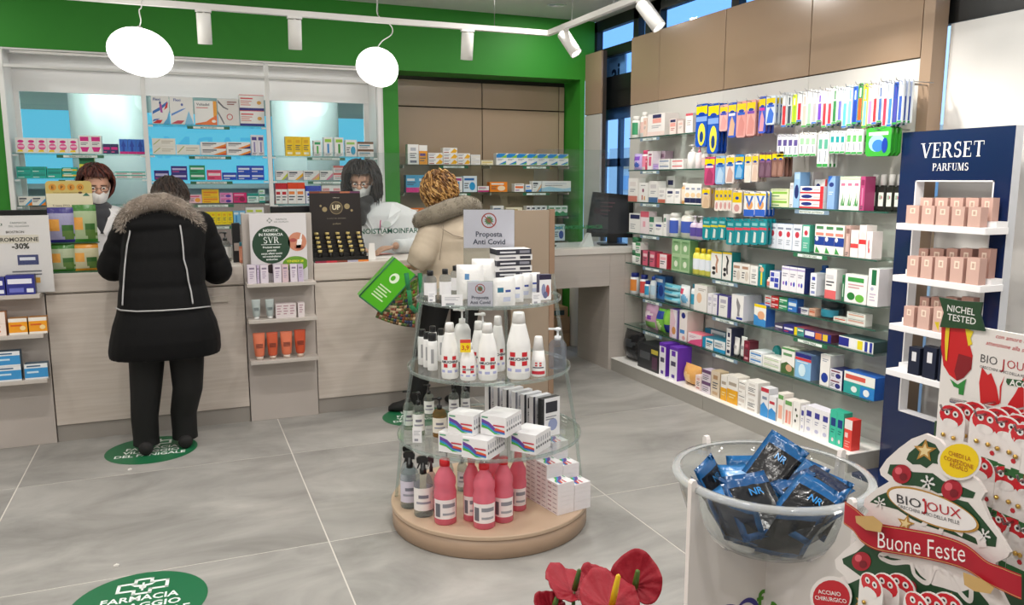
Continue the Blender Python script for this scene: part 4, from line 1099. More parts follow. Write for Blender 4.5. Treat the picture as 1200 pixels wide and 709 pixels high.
row('R', XF, SH['L2'][2], 'second left wall shelf', GR, [
    I(740.6, 749.7, 180, ('c8b4ea', 'b8a4da', [('r', 0.2, 0.55, 0.8, 0.8, '8a5ac8'), ('e', 0.5, 0.3, 0.3, 0.16, '4a6ac8')]), 'lilac sachet pack', kind='pouch', d=0.04), I(750.5, 755.4, 176, ('f6eef0', 'd84a78', 'e88aa4'), 'white tube with pink print', kind='cyl'),
    I(756, 758.2, 186, vx('d8486a', 'f0c0cc'), 'slim crimson carton'), I(758.5, 764.5, 177, ('f4eef0', 'e8e0e4', [('r', 0.25, 0.2, 0.75, 0.7, 'e06a8c'), ('r', 0.2, 0.76, 0.8, 0.86, '9a4a68')]), 'white carton with pink motif'),
    I(765, 771.4, 191.5, pk(lilac, 'b08ad8', '7a9ad8', 'n'), 'low lilac carton'), I(765, 779, 177, vx('b9a0b0', '8f6f84'), 'mauve carton at the back', 2, back=0.08),
    I(771.8, 784.3, 186, pk(WHT, '8a9ab8', 'd0d4dc', 'n'), 'flat white carton', st=2), I(786.4, 800.5, 186, pk(WHT, 'd06a70', 'e8c0c0', 'n'), 'flat white carton with red print', st=2), I(801.5, 809.7, 169, ('f2efec', 'e4e1de', None), 'white pump bottle', kind='pump'), I(812, 818, 170.6, ('f2e6e8', 'd8708a', None), 'white pump bottle with pink top', kind='pump'), I(818.5, 826, 176, ('f0eeea', 'e8e6e2', 'd8b8b0'), 'short white bottle', kind='round')])
row('R', XF, SH['L3'][2], 'third left wall shelf', GR, [
    I(736, 746.7, 208.5, vx('f3f0ec', 'e8e0dc', 'cf7a6c'), 'white carton with salmon foot'), I(748.6, 759.3, 214, ('f4f2ef', 'e6e3df', [('e', 0.45, 0.6, 0.1, 0.1, '8a3a5a'), ('r', 0.3, 0.1, 0.42, 0.35, 'c0604a'), ('r', 0.55, 0.1, 0.67, 0.3, 'd8a04a'), ('l', 0.2, 0.7, 0.85, 1, 0.06, INK)]), 'white carton with tiny bottle print'),
    I(760, 770.6, 212, vx('f1efec', 'd8d4d4', '4a6f9e'), 'white carton with blue foot'), I(771, 779.4, 220, vx('f1efec', 'd8d4d4', 'c9705c'), 'white carton with terracotta foot'), I(780.2, 789.6, 221, vx('f3f1ee', '2a2d5c'), 'white carton with navy badge'), I(780.5, 790, 206, vx('ecebe8', '2a2d5c'), 'tall white carton at the back', back=0.09),
    I(790, 796.7, 221, vx('f3f1ee', '8a8fa4'), 'plain white carton'), I(797, 801.5, 214, ('f0b070', 'f2efe8', 'f4e2cc'), 'orange and white bottle', kind='cyl'), I(802, 821.5, 215, (WHT, 'e4e0da', [('r', 0, 0.06, 1, 0.3, '232a55'), ('e', 0.5, 0.44, 0.42, 0.12, 'f0d0a4'), ('r', 0.2, 0.7, 0.8, 0.8, '9aa0b4')]), 'white navy-banded carton with peach disc', 3)])
row('R', XF, SH['L4'][2], 'fourth left wall shelf', GR, [
    I(737, 749.8, 250, ('f3f1ee', 'e4e1dd', [('r', 0.1, 0.72, 0.95, 0.94, '2a2d5c'), ('l', 0.12, 0.6, 0.4, 3, 0.1, 'b0b0b6')]), 'white carton with broad navy label'), I(750.2, 760, 247.5, ('f6e9ec', 'ead8dc', [('r', 0, 0.74, 1, 1, 'e0687c'), ('r', 0.3, 0.3, 0.6, 0.55, 'f0b0bc')]), 'white carton with pink top'),
    I(760.5, 766, 254, pk('f2f2ee', '3a7a5c', 'b8d0c4', 't'), 'white carton with green top'), I(766.4, 776.5, 260.5, vx('f5f4f1', '2f3a8a'), 'square white carton with blue badge'), I(777, 780.6, 251, vx('f0efec', '4a7a64'), 'slim white carton'), I(781, 789.7, 249.6, ('f2f1ee', 'ebeae6', '3f5cb8'), 'tall white bottle with blue label', kind='cyl'),
    I(791, 804.2, 246.5, ('efe9e2', 'ebe7e0', '3f5cb8'), 'round cream bottle with blue label', kind='round'), I(805, 820, 252.7, ('d9c8dc', 'e6dfe8', '5a4a9c'), 'violet-labelled clear bottle', 2, kind='pump')])
grn = (('a9c79a'), '6d9a68', [('r', 0.08, 0.1, 0.92, 0.9, '86b07c'), ('e', 0.5, 0.45, 0.2, 0.2, 'dfe8d2'), ('l', 0.2, 0.7, 0.8, 1, 0.08, '3f6a3c')])
leg = ('f4f3ee', '1a8f93', [('r', 0, 0.93, 1, 1, 'f0d21c'), ('p', [(0.5, 0.88), (0.72, 0.7), (0.6, 0.5), (0.66, 0.2), (0.5, 0.2), (0.44, 0.5), (0.52, 0.7), (0.36, 0.86)], 'c09078'), ('e', 0.3, 0.36, 0.16, 0.07, '2a2a2e'), ('e', 0.3, 0.18, 0.16, 0.07, '2a2a2e')])
leg2 = (leg[0], leg[1], [leg[2][0], ('p', leg[2][1][1], '26262a')] + leg[2][2:])
lil = ('f0eef4', '27306e', [('r', 0, 0.86, 1, 0.93, 'b4a8d4'), ('e', 0.3, 0.3, 0.1, 0.08, '8a4ac0'), ('e', 0.66, 0.3, 0.12, 0.1, '3a4ab8'), ('l', 0.15, 0.8, 0.68, 2, 0.09, 'a0a0b0')])
row('R', XF, SH['S5'][2], 'long upper wall shelf', GR, [
    I(738.5, 744, 278, ('e9f0e6', '3f7d58', 'f2f2ee'), 'white jar with green lid', kind='jar', st=2), I(744.3, 750, 284, pk('f2f4ee', '4a9a64', '8ac09a', 't'), 'white-green carton', st=2), I(750.5, 767, 294, pk('d8607c', '4a2a30', 'f0c8d0', 'b', 'b84a64'), 'pink and black carton', 2), I(769.5, 781, 297.7, pk('f4e6e8', 'd03a4c', 'f0b0b8', 'b', 'c83446'), 'white and red carton'),
    I(786.6, 807.5, 280.6, grn, 'green herbal carton', 2, st=2), I(808, 829.5, 291.5, ('f5ee6a', 'f2d414', 'e8eef6'), 'yellow bottle with pale label', 3, kind='round'), I(832.5, 845, 294.6, leg, 'white stocking carton with tan leg'), I(845.7, 856.5, 295.5, leg2, 'white stocking carton with black leg'),
    I(858.5, 878, 308.6, pk('efece6', 'd8cfc4', 'b89078', 'c', 'e2dcd4'), 'cream carton with brown mark', 2), I(878.5, 887.4, 311.7, pk('f3f2ef', 'd8d8d8', 'c0c0c0', 'q'), 'plain white carton'), I(888, 896, 309.4, ('1a8f93', '147a7e', [('r', 0.35, 0.05, 0.6, 0.62, 'f0dc2c'), ('e', 0.5, 0.75, 0.3, 0.12, 'e8b088'), ('r', 0.1, 0.88, 0.5, 0.95, 'f4f4f0')]), 'teal carton with yellow tube'),
    I(896.5, 901, 325, ('f0dcd4', 'f2f0ec', 'd8786c'), 'tiny pinkish bottle', kind='round'), I(901.5, 913, 317.6, ('eef0f6', '8a94c8', [('r', 0.08, 0.68, 0.44, 0.92, '3a4ab4'), ('r', 0.5, 0.68, 0.9, 0.92, 'd8dcf0'), ('r', 0.08, 0.38, 0.44, 0.62, '3a4ab4'), ('r', 0.5, 0.38, 0.9, 0.62, '3a4ab4'), ('r', 0.5, 0.08, 0.9, 0.32, '3a4ab4')]), 'white carton with blue squares'),
    I(915, 942, 312.8, lil, 'lilac-banded white carton', 3), I(948.7, 956, 320, pk('eef0f6', '3a4ab4', '8a94c8', 'q', 'dde0ea'), 'slim white and blue carton'), I(954, 965, 311, ('2a63b0', '1f4f94', None), 'blue mouthwash bottle', kind='round', back=0.07), I(966, 979, 315, pk('f3efee', 'e06a6c', 'd0d0d4', 's', 'e2dfe0'), 'tall white carton with red foot'),
    I(985.5, 988.6, 322, pk('2f7d50', '1f5c3a', 'e0f0e4', 'v'), 'thin green carton'), I(989, 1014.7, 322, ('f4f3f0', 'e2e0dc', [('r', 0.12, 0.74, 0.85, 0.9, '3f9a4c'), ('e', 0.3, 0.22, 0.18, 0.14, '2e7d3c'), ('e', 0.7, 0.18, 0.2, 0.14, '6cb84a'), ('l', 0.15, 0.85, 0.62, 2, 0.1, 'd0a0a8')]), 'wide white carton with green gloves', d=0.05),
    I(1015.6, 1028, 314.7, ('f5f4f2', 'e4e2e6', [('r', 0.3, 0.56, 0.75, 0.97, '1f6e46'), ('e', 0.4, 0.46, 0.16, 0.05, 'b8b8d0'), ('l', 0.2, 0.8, 0.3, 3, 0.08, 'c8b8d0')]), 'tall white carton with green label', deep=2)])
tp = (WHT, 'e8e4e2', [('r', 0, 0, 1, 0.22, 'd8303c'), ('e', 0.3, 0.6, 0.24, 0.26, '1f2f7c'), ('r', 0.86, 0, 1, 1, 'd8303c'), ('l', 0.58, 0.84, 0.5, 1, 0.2, 'c8a0a0')])
aloe = ('f3f3ee', 'd6e4d0', [('p', [(0.2, 0.12), (0.5, 0.4), (0.34, 0.12)], '2f8a3c'), ('p', [(0.4, 0.12), (0.52, 0.55), (0.62, 0.12)], '3f9a4c'), ('p', [(0.6, 0.12), (0.85, 0.42), (0.8, 0.12)], '2f8a3c'), ('r', 0.2, 0.72, 0.8, 0.8, 'd87a9a'), ('r', 0, 0.9, 1, 1, 'c8e0c0')])
apple = ('e6ecf6', '9ab4dc', [('e', 0.5, 0.6, 0.24, 0.12, 'c83a4c'), ('r', 0.15, 0.78, 0.85, 0.86, '8a94a8'), ('l', 0.3, 0.8, 0.34, 3, 0.08, '9aa4b4')])
poli = ('f4f2ee', 'e0d4cc', [('r', 0, 0.28, 1, 0.58, '1f3f94'), ('e', 0.22, 0.5, 0.16, 0.08, 'f0f0f4'), ('r', 0.1, 0.62, 0.9, 0.72, 'e88a7c'), ('p', [(0.1, 0.02), (0.6, 0.02), (0.2, 0.24)], '3f9a4c'), ('r', 0.15, 0.84, 0.85, 0.94, '4f8a5c')])
row('R', XF, SH['R1'][2], 'top right wall shelf', GR, [
    I(902.5, 923.5, 221, pk('e4edc0', '8cc04a', '2f7a3c', 'n', 'cfe0a0'), 'lime carton', st=2), I(924.5, 928.7, 214, pk('f0f0ee', 'c8c8d0', 'd0d0d8', 'v'), 'narrow white carton'), I(929, 936, 201.5, ('9cc4ea', '7aa8d8', [('e', 0.5, 0.45, 0.36, 0.2, '1f2f6c'), ('r', 0.15, 0.8, 0.85, 0.95, 'b8d6f2')]), 'tall light blue carton with navy oval'),
    I(938, 951, 201.5, (WHT, 'e8e0e0', [('r', 0.2, 0.1, 0.4, 0.9, 'e08a98'), ('r', 0.55, 0.1, 0.7, 0.9, 'f0c8d0')]), 'tall white and pink carton at the back', back=0.09), I(936.6, 964, 218, tp, 'white and red toothpaste carton', st=3, d=0.05), I(953, 967.5, 210, tp, 'standing toothpaste carton at the back', back=0.09),
    I(968.6, 977, 206, ('8fb4e6', '7a9fd6', [('p', [(0, 1), (0.6, 1), (0, 0.75)], '2a6fd0'), ('e', 0.5, 0.74, 0.34, 0.07, '24387c'), ('l', 0.2, 0.8, 0.5, 2, 0.06, 'd8e4f4')]), 'tall blue carton with oval logo', d=0.06), I(982.6, 1006, 206.4, aloe, 'white aloe carton with green leaves', 3, d=0.06), I(1006.6, 1012, 206.5, pk('b8487c', '8a2a58', 'd88ab0', 'v', '9c3a68'), 'crimson carton'),
    I(1015, 1053, 204, ('20241f', 'ecebe8', 'e6ece4', [('r', 0.15, 0.5, 0.6, 0.8, '9ab8a0'), ('r', 0.55, 0.55, 0.8, 0.75, 'c87a8a')]), 'black bottle with white cap', 4, kind='flask', back=0.07)])
row('R', XF, SH['R2'][2], 'second right wall shelf', GR, [
    I(899.7, 927.6, 262, apple, 'pale blue carton with red apple', 3, d=0.06), I(928, 938.5, 263, (apple[0], 'd8dadc', apple[2]), 'grey-white carton with red apple', d=0.06), I(939, 948, 263.5, ('5ab49c', '3f9a84', [('r', 0.1, 0.55, 0.9, 0.95, 'eef4f0'), ('e', 0.5, 0.7, 0.24, 0.1, 'c83a4c'), ('l', 0.2, 0.8, 0.3, 3, 0.08, 'c8e4da')]), 'teal carton with red apple', d=0.06),
    I(953.8, 988, 263.3, poli, 'white carton with navy band', 3, d=0.06), I(989.5, 994.5, 264, pk('c8a8a0', '8a6a64', 'e0c8c0', 'v'), 'brownish carton'), I(995.7, 1004.8, 269.6, ('f6f0ee', 'e8dedc', [('r', 0, 0.34, 1, 0.5, 'e04a4c'), ('e', 0.5, 0.62, 0.36, 0.12, 'f2e4e0')]), 'white and red carton'), I(1005.2, 1013.6, 263.7, ('f6f0ee', 'e8dedc', [('r', 0, 0.42, 1, 0.56, 'd8383c'), ('e', 0.5, 0.68, 0.36, 0.12, 'f2e4e0')]), 'tall white and red carton'), I(1014, 1021, 271, ('f4efee', 'eae0de', [('e', 0.4, 0.5, 0.14, 0.2, 'e07a80'), ('e', 0.5, 0.3, 0.14, 0.1, 'd05a64')]), 'white carton with red ribbon')])
GR4 = XG + 0.045
row('R', GR4, SH['R4'][2], 'short right wall shelf', GR, [
    I(896, 903, 346, pk('e8e4e0', 'd83030', 'd83030', 'n'), 'white-red carton', st=2, d=0.05), I(903.4, 912, 347, pk('d02a2c', 'f0d0d0', 'f4f0f0', 'n', 'b02426'), 'red carton', st=2, d=0.05), I(912.4, 922.5, 348.5, pk('3f9a6c', 'e0f0e4', 'e0f0e4', 'n', '2f7d54'), 'green carton', st=2, d=0.05), I(923, 933.5, 350, pk('3f7fd0', 'e0e8f4', 'e0e8f4', 'n', '2f64b0'), 'blue carton', d=0.05),
    I(935, 947, 361, pk('e8e6ea', '2a2d6c', '2a2d6c', 'b'), 'low white and navy carton', d=0.05), I(948, 955, 361.5, pk('e8b49c', 'd8785c', 'f0e0d8', 'n'), 'low peach carton', d=0.05), I(956, 975, 352, ('22343e', '1c262c', '2f8aa4'), 'black and teal tub', kind='jar', cat='tub'), I(976.5, 991.5, 372, pk('f0ece6', 'd8603c', '3f9a5c', 'n'), 'low white carton with orange print', st=1, d=0.05), I(992, 1013.5, 366.5, pk('f1efea', 'e0b0a0', 'e8e4de', 'n'), 'flat white carton', st=2, d=0.05)])
row('R', XF, SH['S6'][2], 'long middle wall shelf', GR, [
    I(736, 742, 319.7, ('eef0f2', '1f2f84', 'e08a3c'), 'white lotion bottle with navy cap', kind='cyl'), I(747.6, 753, 322, ('eef0f2', '1f2f84', 'd8504c'), 'white bottle with red label', kind='cyl'), I(753.6, 757.8, 329, ('eef0f2', '1f2f84', '3a9fc8'), 'small bottle with blue label', kind='cyl'), I(759, 764, 324, ('e4ecf0', '2f4fb0', 'b8d4e4'), 'pale bottle with blue cap', kind='round'), I(766, 778.7, 323, pk('3f7fc4', '1f3f94', 'e8f0f6', 'c', '2a5a98'), 'blue box with white swirl', back=0.06),
    I(773.7, 792.5, 333, ('7fc4d4', '5aa4b8', [('r', 0.1, 0.2, 0.9, 0.5, 'c8ecf2'), ('e', 0.4, 0.7, 0.3, 0.14, '3f94b4')]), 'aqua wipes packet', kind='pouch', st=3, d=0.08), I(793.5, 804, 334, ('eceef2', 'd0d4da', [('r', 0.1, 0.6, 0.6, 0.85, 'd84a6c'), ('e', 0.6, 0.36, 0.3, 0.2, '7ab8e0')]), 'white wipes pouch with red print', kind='pouch', d=0.06), I(806, 812.4, 333, ('e8eef0', '2a7a94', '3a9fc0'), 'white bottle with teal label', kind='round'),
    I(813, 827.8, 334, ('f2efea', 'dcd6ce', [('e', 0.4, 0.5, 0.2, 0.2, 'f0c8a8'), ('l', 0.3, 0.9, 0.84, 2, 0.06, 'b0a8a0')]), 'white carton with peach figure'), I(828.6, 834, 344, vx('efedf2', 'd0ccdc'), 'slim white carton with grey label'), I(834.5, 840, 345, vx('efedf2', 'd0ccdc', None, '4a3f9c'), 'slim white carton with violet side'), I(841.8, 852, 347, vx('f1f0ee', 'b8b4c4', None, '6a5fb0'), 'white carton with violet side'),
    I(856.5, 870.5, 345.5, ('f4f3f1', 'dfdde6', [('p', [(0.45, 0.9), (0.75, 0.6), (0.68, 0.3), (0.72, 0.16), (0.5, 0.16), (0.52, 0.4), (0.4, 0.7)], '8f8c90'), ('r', 0.45, 0.04, 0.95, 0.13, '2f3f9c')]), 'white carton with grey leg print', deep=2), I(883, 897, 356.7, ('f4f2ea', '2f5fb0', [('r', 0, 0.86, 1, 1, 'f0d21c'), ('p', [(0, 0), (1, 0), (1, 0.3), (0, 0.5)], '3f8fd0'), ('e', 0.6, 0.5, 0.3, 0.2, 'e8b088')]), 'yellow-topped plaster carton'),
    I(907.5, 917.4, 379, pk('4a4460', 'd8d4e0', '8a84a0', 'n', '343048'), 'low dark carton', d=0.12), I(917.8, 930, 381, pk('2f2f84', 'e0e0f0', 'd84a4c', 'n', '24246a'), 'low navy carton', d=0.12), I(930.4, 942, 384, pk('4aa49c', 'e8d21c', 'f0f0e0', 'b', '8a3a4c'), 'low teal and yellow carton', d=0.12), I(942.4, 973.5, 389, ('2a2f8c', '5a2a3c', [('r', 0.02, 0.3, 0.38, 0.85, 'e8e8f4'), ('r', 0.42, 0.1, 0.66, 0.9, 'e07a3c'), ('r', 0.7, 0.1, 0.88, 0.9, 'e8c83c')]), 'long navy denture carton with orange', d=0.12),
    I(982.6, 1023, 397, ('eef0ea', '2f4a4c', [('r', 0, 0.1, 0.3, 0.9, '2a2f8c'), ('r', 0.32, 0.1, 0.5, 0.9, 'f0f0f0'), ('r', 0.55, 0.1, 0.7, 0.9, 'e8d82c'), ('r', 0.76, 0.05, 0.84, 0.95, '2a3a9c'), ('r', 0.9, 0.05, 0.97, 0.95, '2a3a9c')]), 'long white denture carton with yellow', d=0.12)])
row('R', XF, SH['S7'][2], 'long lower wall shelf', GR, [
    I(751, 764.6, 356.5, ('d9a8c8', 'b484a4', [('e', 0.5, 0.6, 0.3, 0.14, 'f0e0e8'), ('r', 0.1, 0.1, 0.9, 0.35, '8ac06a'), ('e', 0.6, 0.5, 0.14, 0.1, '8a4ab0')]), 'pink pad packet', kind='pouch', d=0.1), I(765, 773.6, 362, ('7abf4a', '4a8f2c', [('r', 0.1, 0.6, 0.9, 0.9, '2a4aa4'), ('e', 0.5, 0.3, 0.3, 0.2, 'c8e8a0')]), 'green pad packet', kind='pouch', d=0.1), I(774, 782.5, 363, ('8ac84a', '3a6a9c', [('r', 0.1, 0.05, 0.95, 0.4, '1f2f84')]), 'green and navy pad packet', kind='pouch', d=0.1),
    I(784.5, 794, 362.8, ('f0e6ea', '6a4a9c', [('p', [(0, 0), (0.3, 0), (0.7, 0.6), (0.3, 1), (0, 1)], 'e8c8d4'), ('e', 0.5, 0.26, 0.24, 0.14, 'd89a5c'), ('r', 0.85, 0, 1, 1, '8a84c0')]), 'white and lilac diaper carton', d=0.14), I(795.5, 804.5, 364, ('f1eae6', 'e8d8d0', [('e', 0.5, 0.84, 0.26, 0.1, '1f2f84'), ('r', 0.1, 0.24, 0.7, 0.36, '4a8fd0'), ('e', 0.6, 0.1, 0.2, 0.07, 'e8b0a8')]), 'white diaper carton with blue seal', d=0.14),
    I(806, 822, 391, ('f2e4e8', 'e8788c', [('p', [(0, 0), (1, 0), (1, 0.7), (0.2, 0.3)], 'e05a8c'), ('l', 0.1, 0.6, 0.7, 2, 0.12, 'c8a0b0')]), 'pink and white carton', d=0.1), I(823, 835.7, 396, pk('eaf0f2', '1a8fb8', '1a8fb8', 'b', '1a7f9c'), 'white and teal carton', d=0.12), I(836.5, 849.5, 399.4, pk('eaf0f2', '2f9fd0', '9ab0bc', 's', '1a7f9c'), 'small white and teal carton', d=0.1), I(825.6, 849.6, 387, pk('dfeaee', '1a7fa4', '8aa4b0', 'b', '146a8c'), 'wide teal carton at the back', d=0.07, back=0.135 - 0.01),
    I(850.5, 856, 384.7, pk('f0efee', '2a2d4c', '2a2d4c', 'q', '2a2d4c'), 'white and navy carton', d=0.1), I(856.6, 862.5, 395.5, ('f2f0ee', '2a2a2e', 'a0a0a4'), 'white tube with black cap', kind='tube'), I(863.7, 870.6, 394.8, ('f0eeec', '1f1f22', '8a8a90'), 'large white tube with black cap', kind='tube'), I(871, 877.6, 399.4, pk('7a1f34', 'a84a5c', 'd8a0a8', 'q', '5c1626'), 'dark red carton'),
    I(878, 892.6, 412, pk('eef2f6', '4a8fd0', '8ab0d8', 'n'), 'flat white and blue carton', st=2, d=0.12), I(893.4, 913.8, 419, pk('f2f2ec', 'c8d8b8', 'd8d8d0', 'n'), 'flat white carton', st=2, d=0.1), I(914.8, 930.2, 408, ('f3f2ec', 'd8dcc8', [('r', 0, 0.92, 1, 1, '5a9a5c'), ('p', [(0, 0), (1, 0), (1, 0.3), (0.4, 0.46), (0, 0.34)], '4a6a3c'), ('e', 0.6, 0.24, 0.24, 0.14, 'd8a888'), ('r', 0.15, 0.7, 0.8, 0.8, '6a9a6c')]), 'tall white carton with green wave', d=0.1),
    I(931, 949.5, 414.7, ('8fc4ea', '6a84b0', [('r', 0, 0.84, 1, 1, '2a2f7c'), ('r', 0, 0.72, 1, 0.83, 'd8383c'), ('e', 0.45, 0.34, 0.22, 0.26, 'd8f0fa'), ('l', 0.1, 0.8, 0.64, 1, 0.08, 'f0f4f8')]), 'light blue carton with red band', d=0.14), I(960, 971.2, 415.6, ('f1efec', 'd8d6d4', [('e', 0.5, 0.26, 0.36, 0.16, '1f3f9c'), ('l', 0.2, 0.8, 0.84, 2, 0.06, '9aa0b0')]), 'white carton with blue tooth mark', d=0.1),
    I(971.8, 986, 433, pk('e6e4ee', '2a2f7c', '7a3a4c', 'c', '24285c'), 'white and navy carton', st=2, d=0.1, name='carton'), I(988, 1024, 438.5, ('2fa4a0', '1f5fb8', [('r', 0, 0.55, 1, 1, 'eef0ea'), ('r', 0.05, 0.68, 0.7, 0.88, 'd85a4c'), ('r', 0.55, 0, 1, 0.5, '2a84d0'), ('e', 0.35, 0.26, 0.1, 0.14, 'e8f4f0'), ('e', 0.75, 0.24, 0.1, 0.16, 'f0f6fa')]), 'long teal and white carton', st=1, d=0.1), I(1025, 1036, 440, ('e6e9ee', 'ccd2da', [('r', 0.1, 0.74, 0.9, 0.9, '4a6aa4'), ('e', 0.5, 0.4, 0.3, 0.2, 'b8d0e4')]), 'silver-white pouch', kind='pouch', d=0.05, back=0.1)])
# hair brush standing at the back of the lower shelf
t = thing('hair_brush', 'teal oval detangling brush leaning at back of long lower wall shelf', 'brush', (WX - 0.06, along('R', WX - 0.06, 0.372, 908), 0.3725), R(-90))
m = MB(); m.prism(circle(0, 0.075, 0.032, 0.046, 20), 0, 0.022, '1d7f80'); bev(m.build('head', 'plastic', t), 0.006)
m = MB(); m.lathe([(0.018, 0), (0.012, 0.02), (0.01, 0.034)], '15686a', 12, cy=0.011); m.build('handle', 'plastic', t)
BF = 3.165
alm = ('f2efe9', 'e2dcd2', [('r', 0, 0, 1, 0.5, 'e8a81c'), ('r', 0.15, 0.64, 0.85, 0.76, 'b0a494'), ('l', 0.2, 0.8, 0.3, 2, 0.1, 'f4e0a0')])
mint = ('3fc4a4', '2fa488', [('r', 0.15, 0.54, 0.85, 0.78, '1f3f84'), ('e', 0.5, 0.14, 0.16, 0.06, 'f0d8dc'), ('l', 0.25, 0.75, 0.42, 2, 0.07, '1f7a74')])
vio = ('f3f2f4', 'e0dee8', [('r', 0.2, 0.64, 0.8, 0.84, '3f3f94'), ('e', 0.5, 0.2, 0.24, 0.07, 'c0c0dc'), ('l', 0.25, 0.7, 0.5, 2, 0.08, 'a8a8c0')])
row('R', BF, 0.1, 'wall base ledge', GR, [
    I(723.5, 744, 388, ('1c1d1f', '141516', [('e', 0.5, 0.6, 0.3, 0.12, '3a3d40'), ('r', 0.2, 0.2, 0.8, 0.4, '2c2e31')]), 'black diaper bag', kind='pouch', d=0.16), I(747, 771, 404, ('2e3033', '1c1d20', [('r', 0.1, 0.4, 0.6, 0.7, '55585c'), ('r', 0.66, 0.7, 0.98, 0.88, 'c8b84a'), ('r', 0.7, 0.1, 0.95, 0.6, '5a3a50')]), 'dark grey pad pack', d=0.16),
    I(772, 779.4, 402, ('f0eef4', '6b35b4', [('r', 0, 0.9, 1, 1, '6b35b4'), ('r', 0.25, 0.72, 0.75, 0.88, '6b35b4'), ('r', 0.2, 0.42, 0.8, 0.56, '55506a'), ('r', 0.3, 0.06, 0.7, 0.16, '5a3aa0')]), 'tall purple and white pack', d=0.12), I(784, 793, 406.6, ('f0eef4', '6b35b4', [('r', 0, 0.9, 1, 1, '6b35b4'), ('r', 0.25, 0.72, 0.75, 0.88, '6b35b4'), ('r', 0.2, 0.42, 0.8, 0.56, '55506a'), ('r', 0.3, 0.06, 0.7, 0.16, '5a3aa0')]), 'nearer tall purple and white pack', d=0.12),
    I(795, 813, 428, ('e0a860', 'c08a4a', [('e', 0.4, 0.4, 0.3, 0.24, 'f0c88a')]), 'crinkled orange paper pouch', kind='pouch', d=0.12), I(814.5, 821, 440, pk('efdcd8', 'e0b0a8', 'c88a84', 'q'), 'small pinkish carton'), I(822, 832, 433.5, pk('ded4de', '6a4a70', 'b4a4b8', 't', 'cabed0'), 'lilac-grey carton', st=2), I(832.6, 842.7, 435, pk('ddcdb6', 'b08a64', 'c8a884', 'q', 'c4b090'), 'beige carton with brown edge'),
    I(844, 851, 439.8, alm, 'white carton with amber foot', d=0.09), I(851.4, 864, 440.5, alm, 'wide white carton with amber foot', d=0.09), I(864.5, 872.6, 447, pk('f1eee9', 'd8d0c8', 'c8c0b8', 'n'), 'plain white carton', st=2), I(873, 887, 447, pk('f4f2ee', 'dcd8d2', 'c8bcb4', 'q', 'e6e2dc'), 'white carton with beige print', st=2, d=0.09),
    I(890.5, 899.5, 454.5, ('f0f0f2', 'd8d8dc', [('p', [(0, 0), (1, 0), (1, 0.3), (0.4, 0.5), (0, 0.36)], '3a94d8'), ('r', 0, 0.86, 1, 1, 'c83444'), ('r', 0.2, 0.6, 0.8, 0.7, '8a94a8')]), 'white carton with blue splash'), I(900, 908.5, 464.6, ('f0f0f2', 'd8d8dc', [('p', [(0, 0), (1, 0), (1, 0.36), (0.4, 0.5), (0, 0.36)], '3a94d8'), ('r', 0.1, 0.66, 0.8, 0.78, 'c83444')]), 'smaller white carton with blue splash'),
    I(910, 917.4, 460.7, ('f3eee8', 'e4dcd4', [('r', 0.1, 0.8, 0.9, 0.94, '6aa45c'), ('r', 0.2, 0.15, 0.8, 0.6, 'f0b8a0')]), 'white carton with peach and green'), I(918, 927.6, 468.7, ('f3eee8', 'e4dcd4', [('r', 0.1, 0.8, 0.9, 0.96, '6aa45c'), ('r', 0.2, 0.1, 0.45, 0.6, 'e88a7a'), ('r', 0.55, 0.1, 0.85, 0.6, 'f0a898')]), 'squat white carton with green top'), I(928, 936.4, 470.6, ('f2f0ec', 'e2dfd8', [('e', 0.4, 0.7, 0.12, 0.06, '3a3a3e'), ('e', 0.6, 0.5, 0.12, 0.06, '4a5a3e'), ('e', 0.4, 0.3, 0.12, 0.06, '3a3a3e')]), 'white carton with dark dots'),
    I(937, 941.6, 476, vio, 'slim white violet carton'), I(942, 970.5, 479, vio, 'white carton with violet square', 3), I(971, 986.8, 482, mint, 'mint green carton with navy label', 2, d=0.06), I(988, 997, 491.6, ('e8493f', 'd83c34', [('r', 0, 0.68, 1, 1, 'f1e9e6'), ('r', 0.1, 0.4, 0.5, 0.56, 'f4d4d0'), ('l', 0.15, 0.8, 0.26, 3, 0.08, 'f0a49c')]), 'red and white carton', d=0.06)])

# ================================================================ SHELF WALL, HANGING CARDS ON WIRE HOOKS
wall_shelving = t_shelf = [o for o in bpy.data.objects if o.name == 'wall_shelving'][0]
HOOK_ME = MB().tube([(WX + 0.003, 0, 0), (WX - 0.235, 0, 0), (WX - 0.245, 0, 0.014)], 0.0022, 'b9bcc0', 6).mesh('hook', 'metal')
def card_mesh(w, h, th, des):
    k = ('card', round(w, 3), round(h, 3), th, repr(des))
    if k in _PM: return _PM[k]
    base, side, P = des
    m = MB()
    r = min(w, h) * 0.12
    hh = 0.012
    out = [(-w / 2 + r, -h)] + [(w / 2 - r, -h), (w / 2, -h + r), (w / 2, hh * 0.3), (w / 2 - r, hh), (-w / 2 + r, hh), (-w / 2, hh * 0.3), (-w / 2, -h + r)]
    m.prism(out, 0, th, base, side)
    draw(m, P, w * 0.96, h - 0.004, -0.0002, -w * 0.48, -h + 0.002)
    m.flat(circle(0, 0.002, w * 0.06, 0.0035, 8), -0.0035, '6a6e72')
    _PM[k] = m.mesh('card', 'gloss')
    return _PM[k]
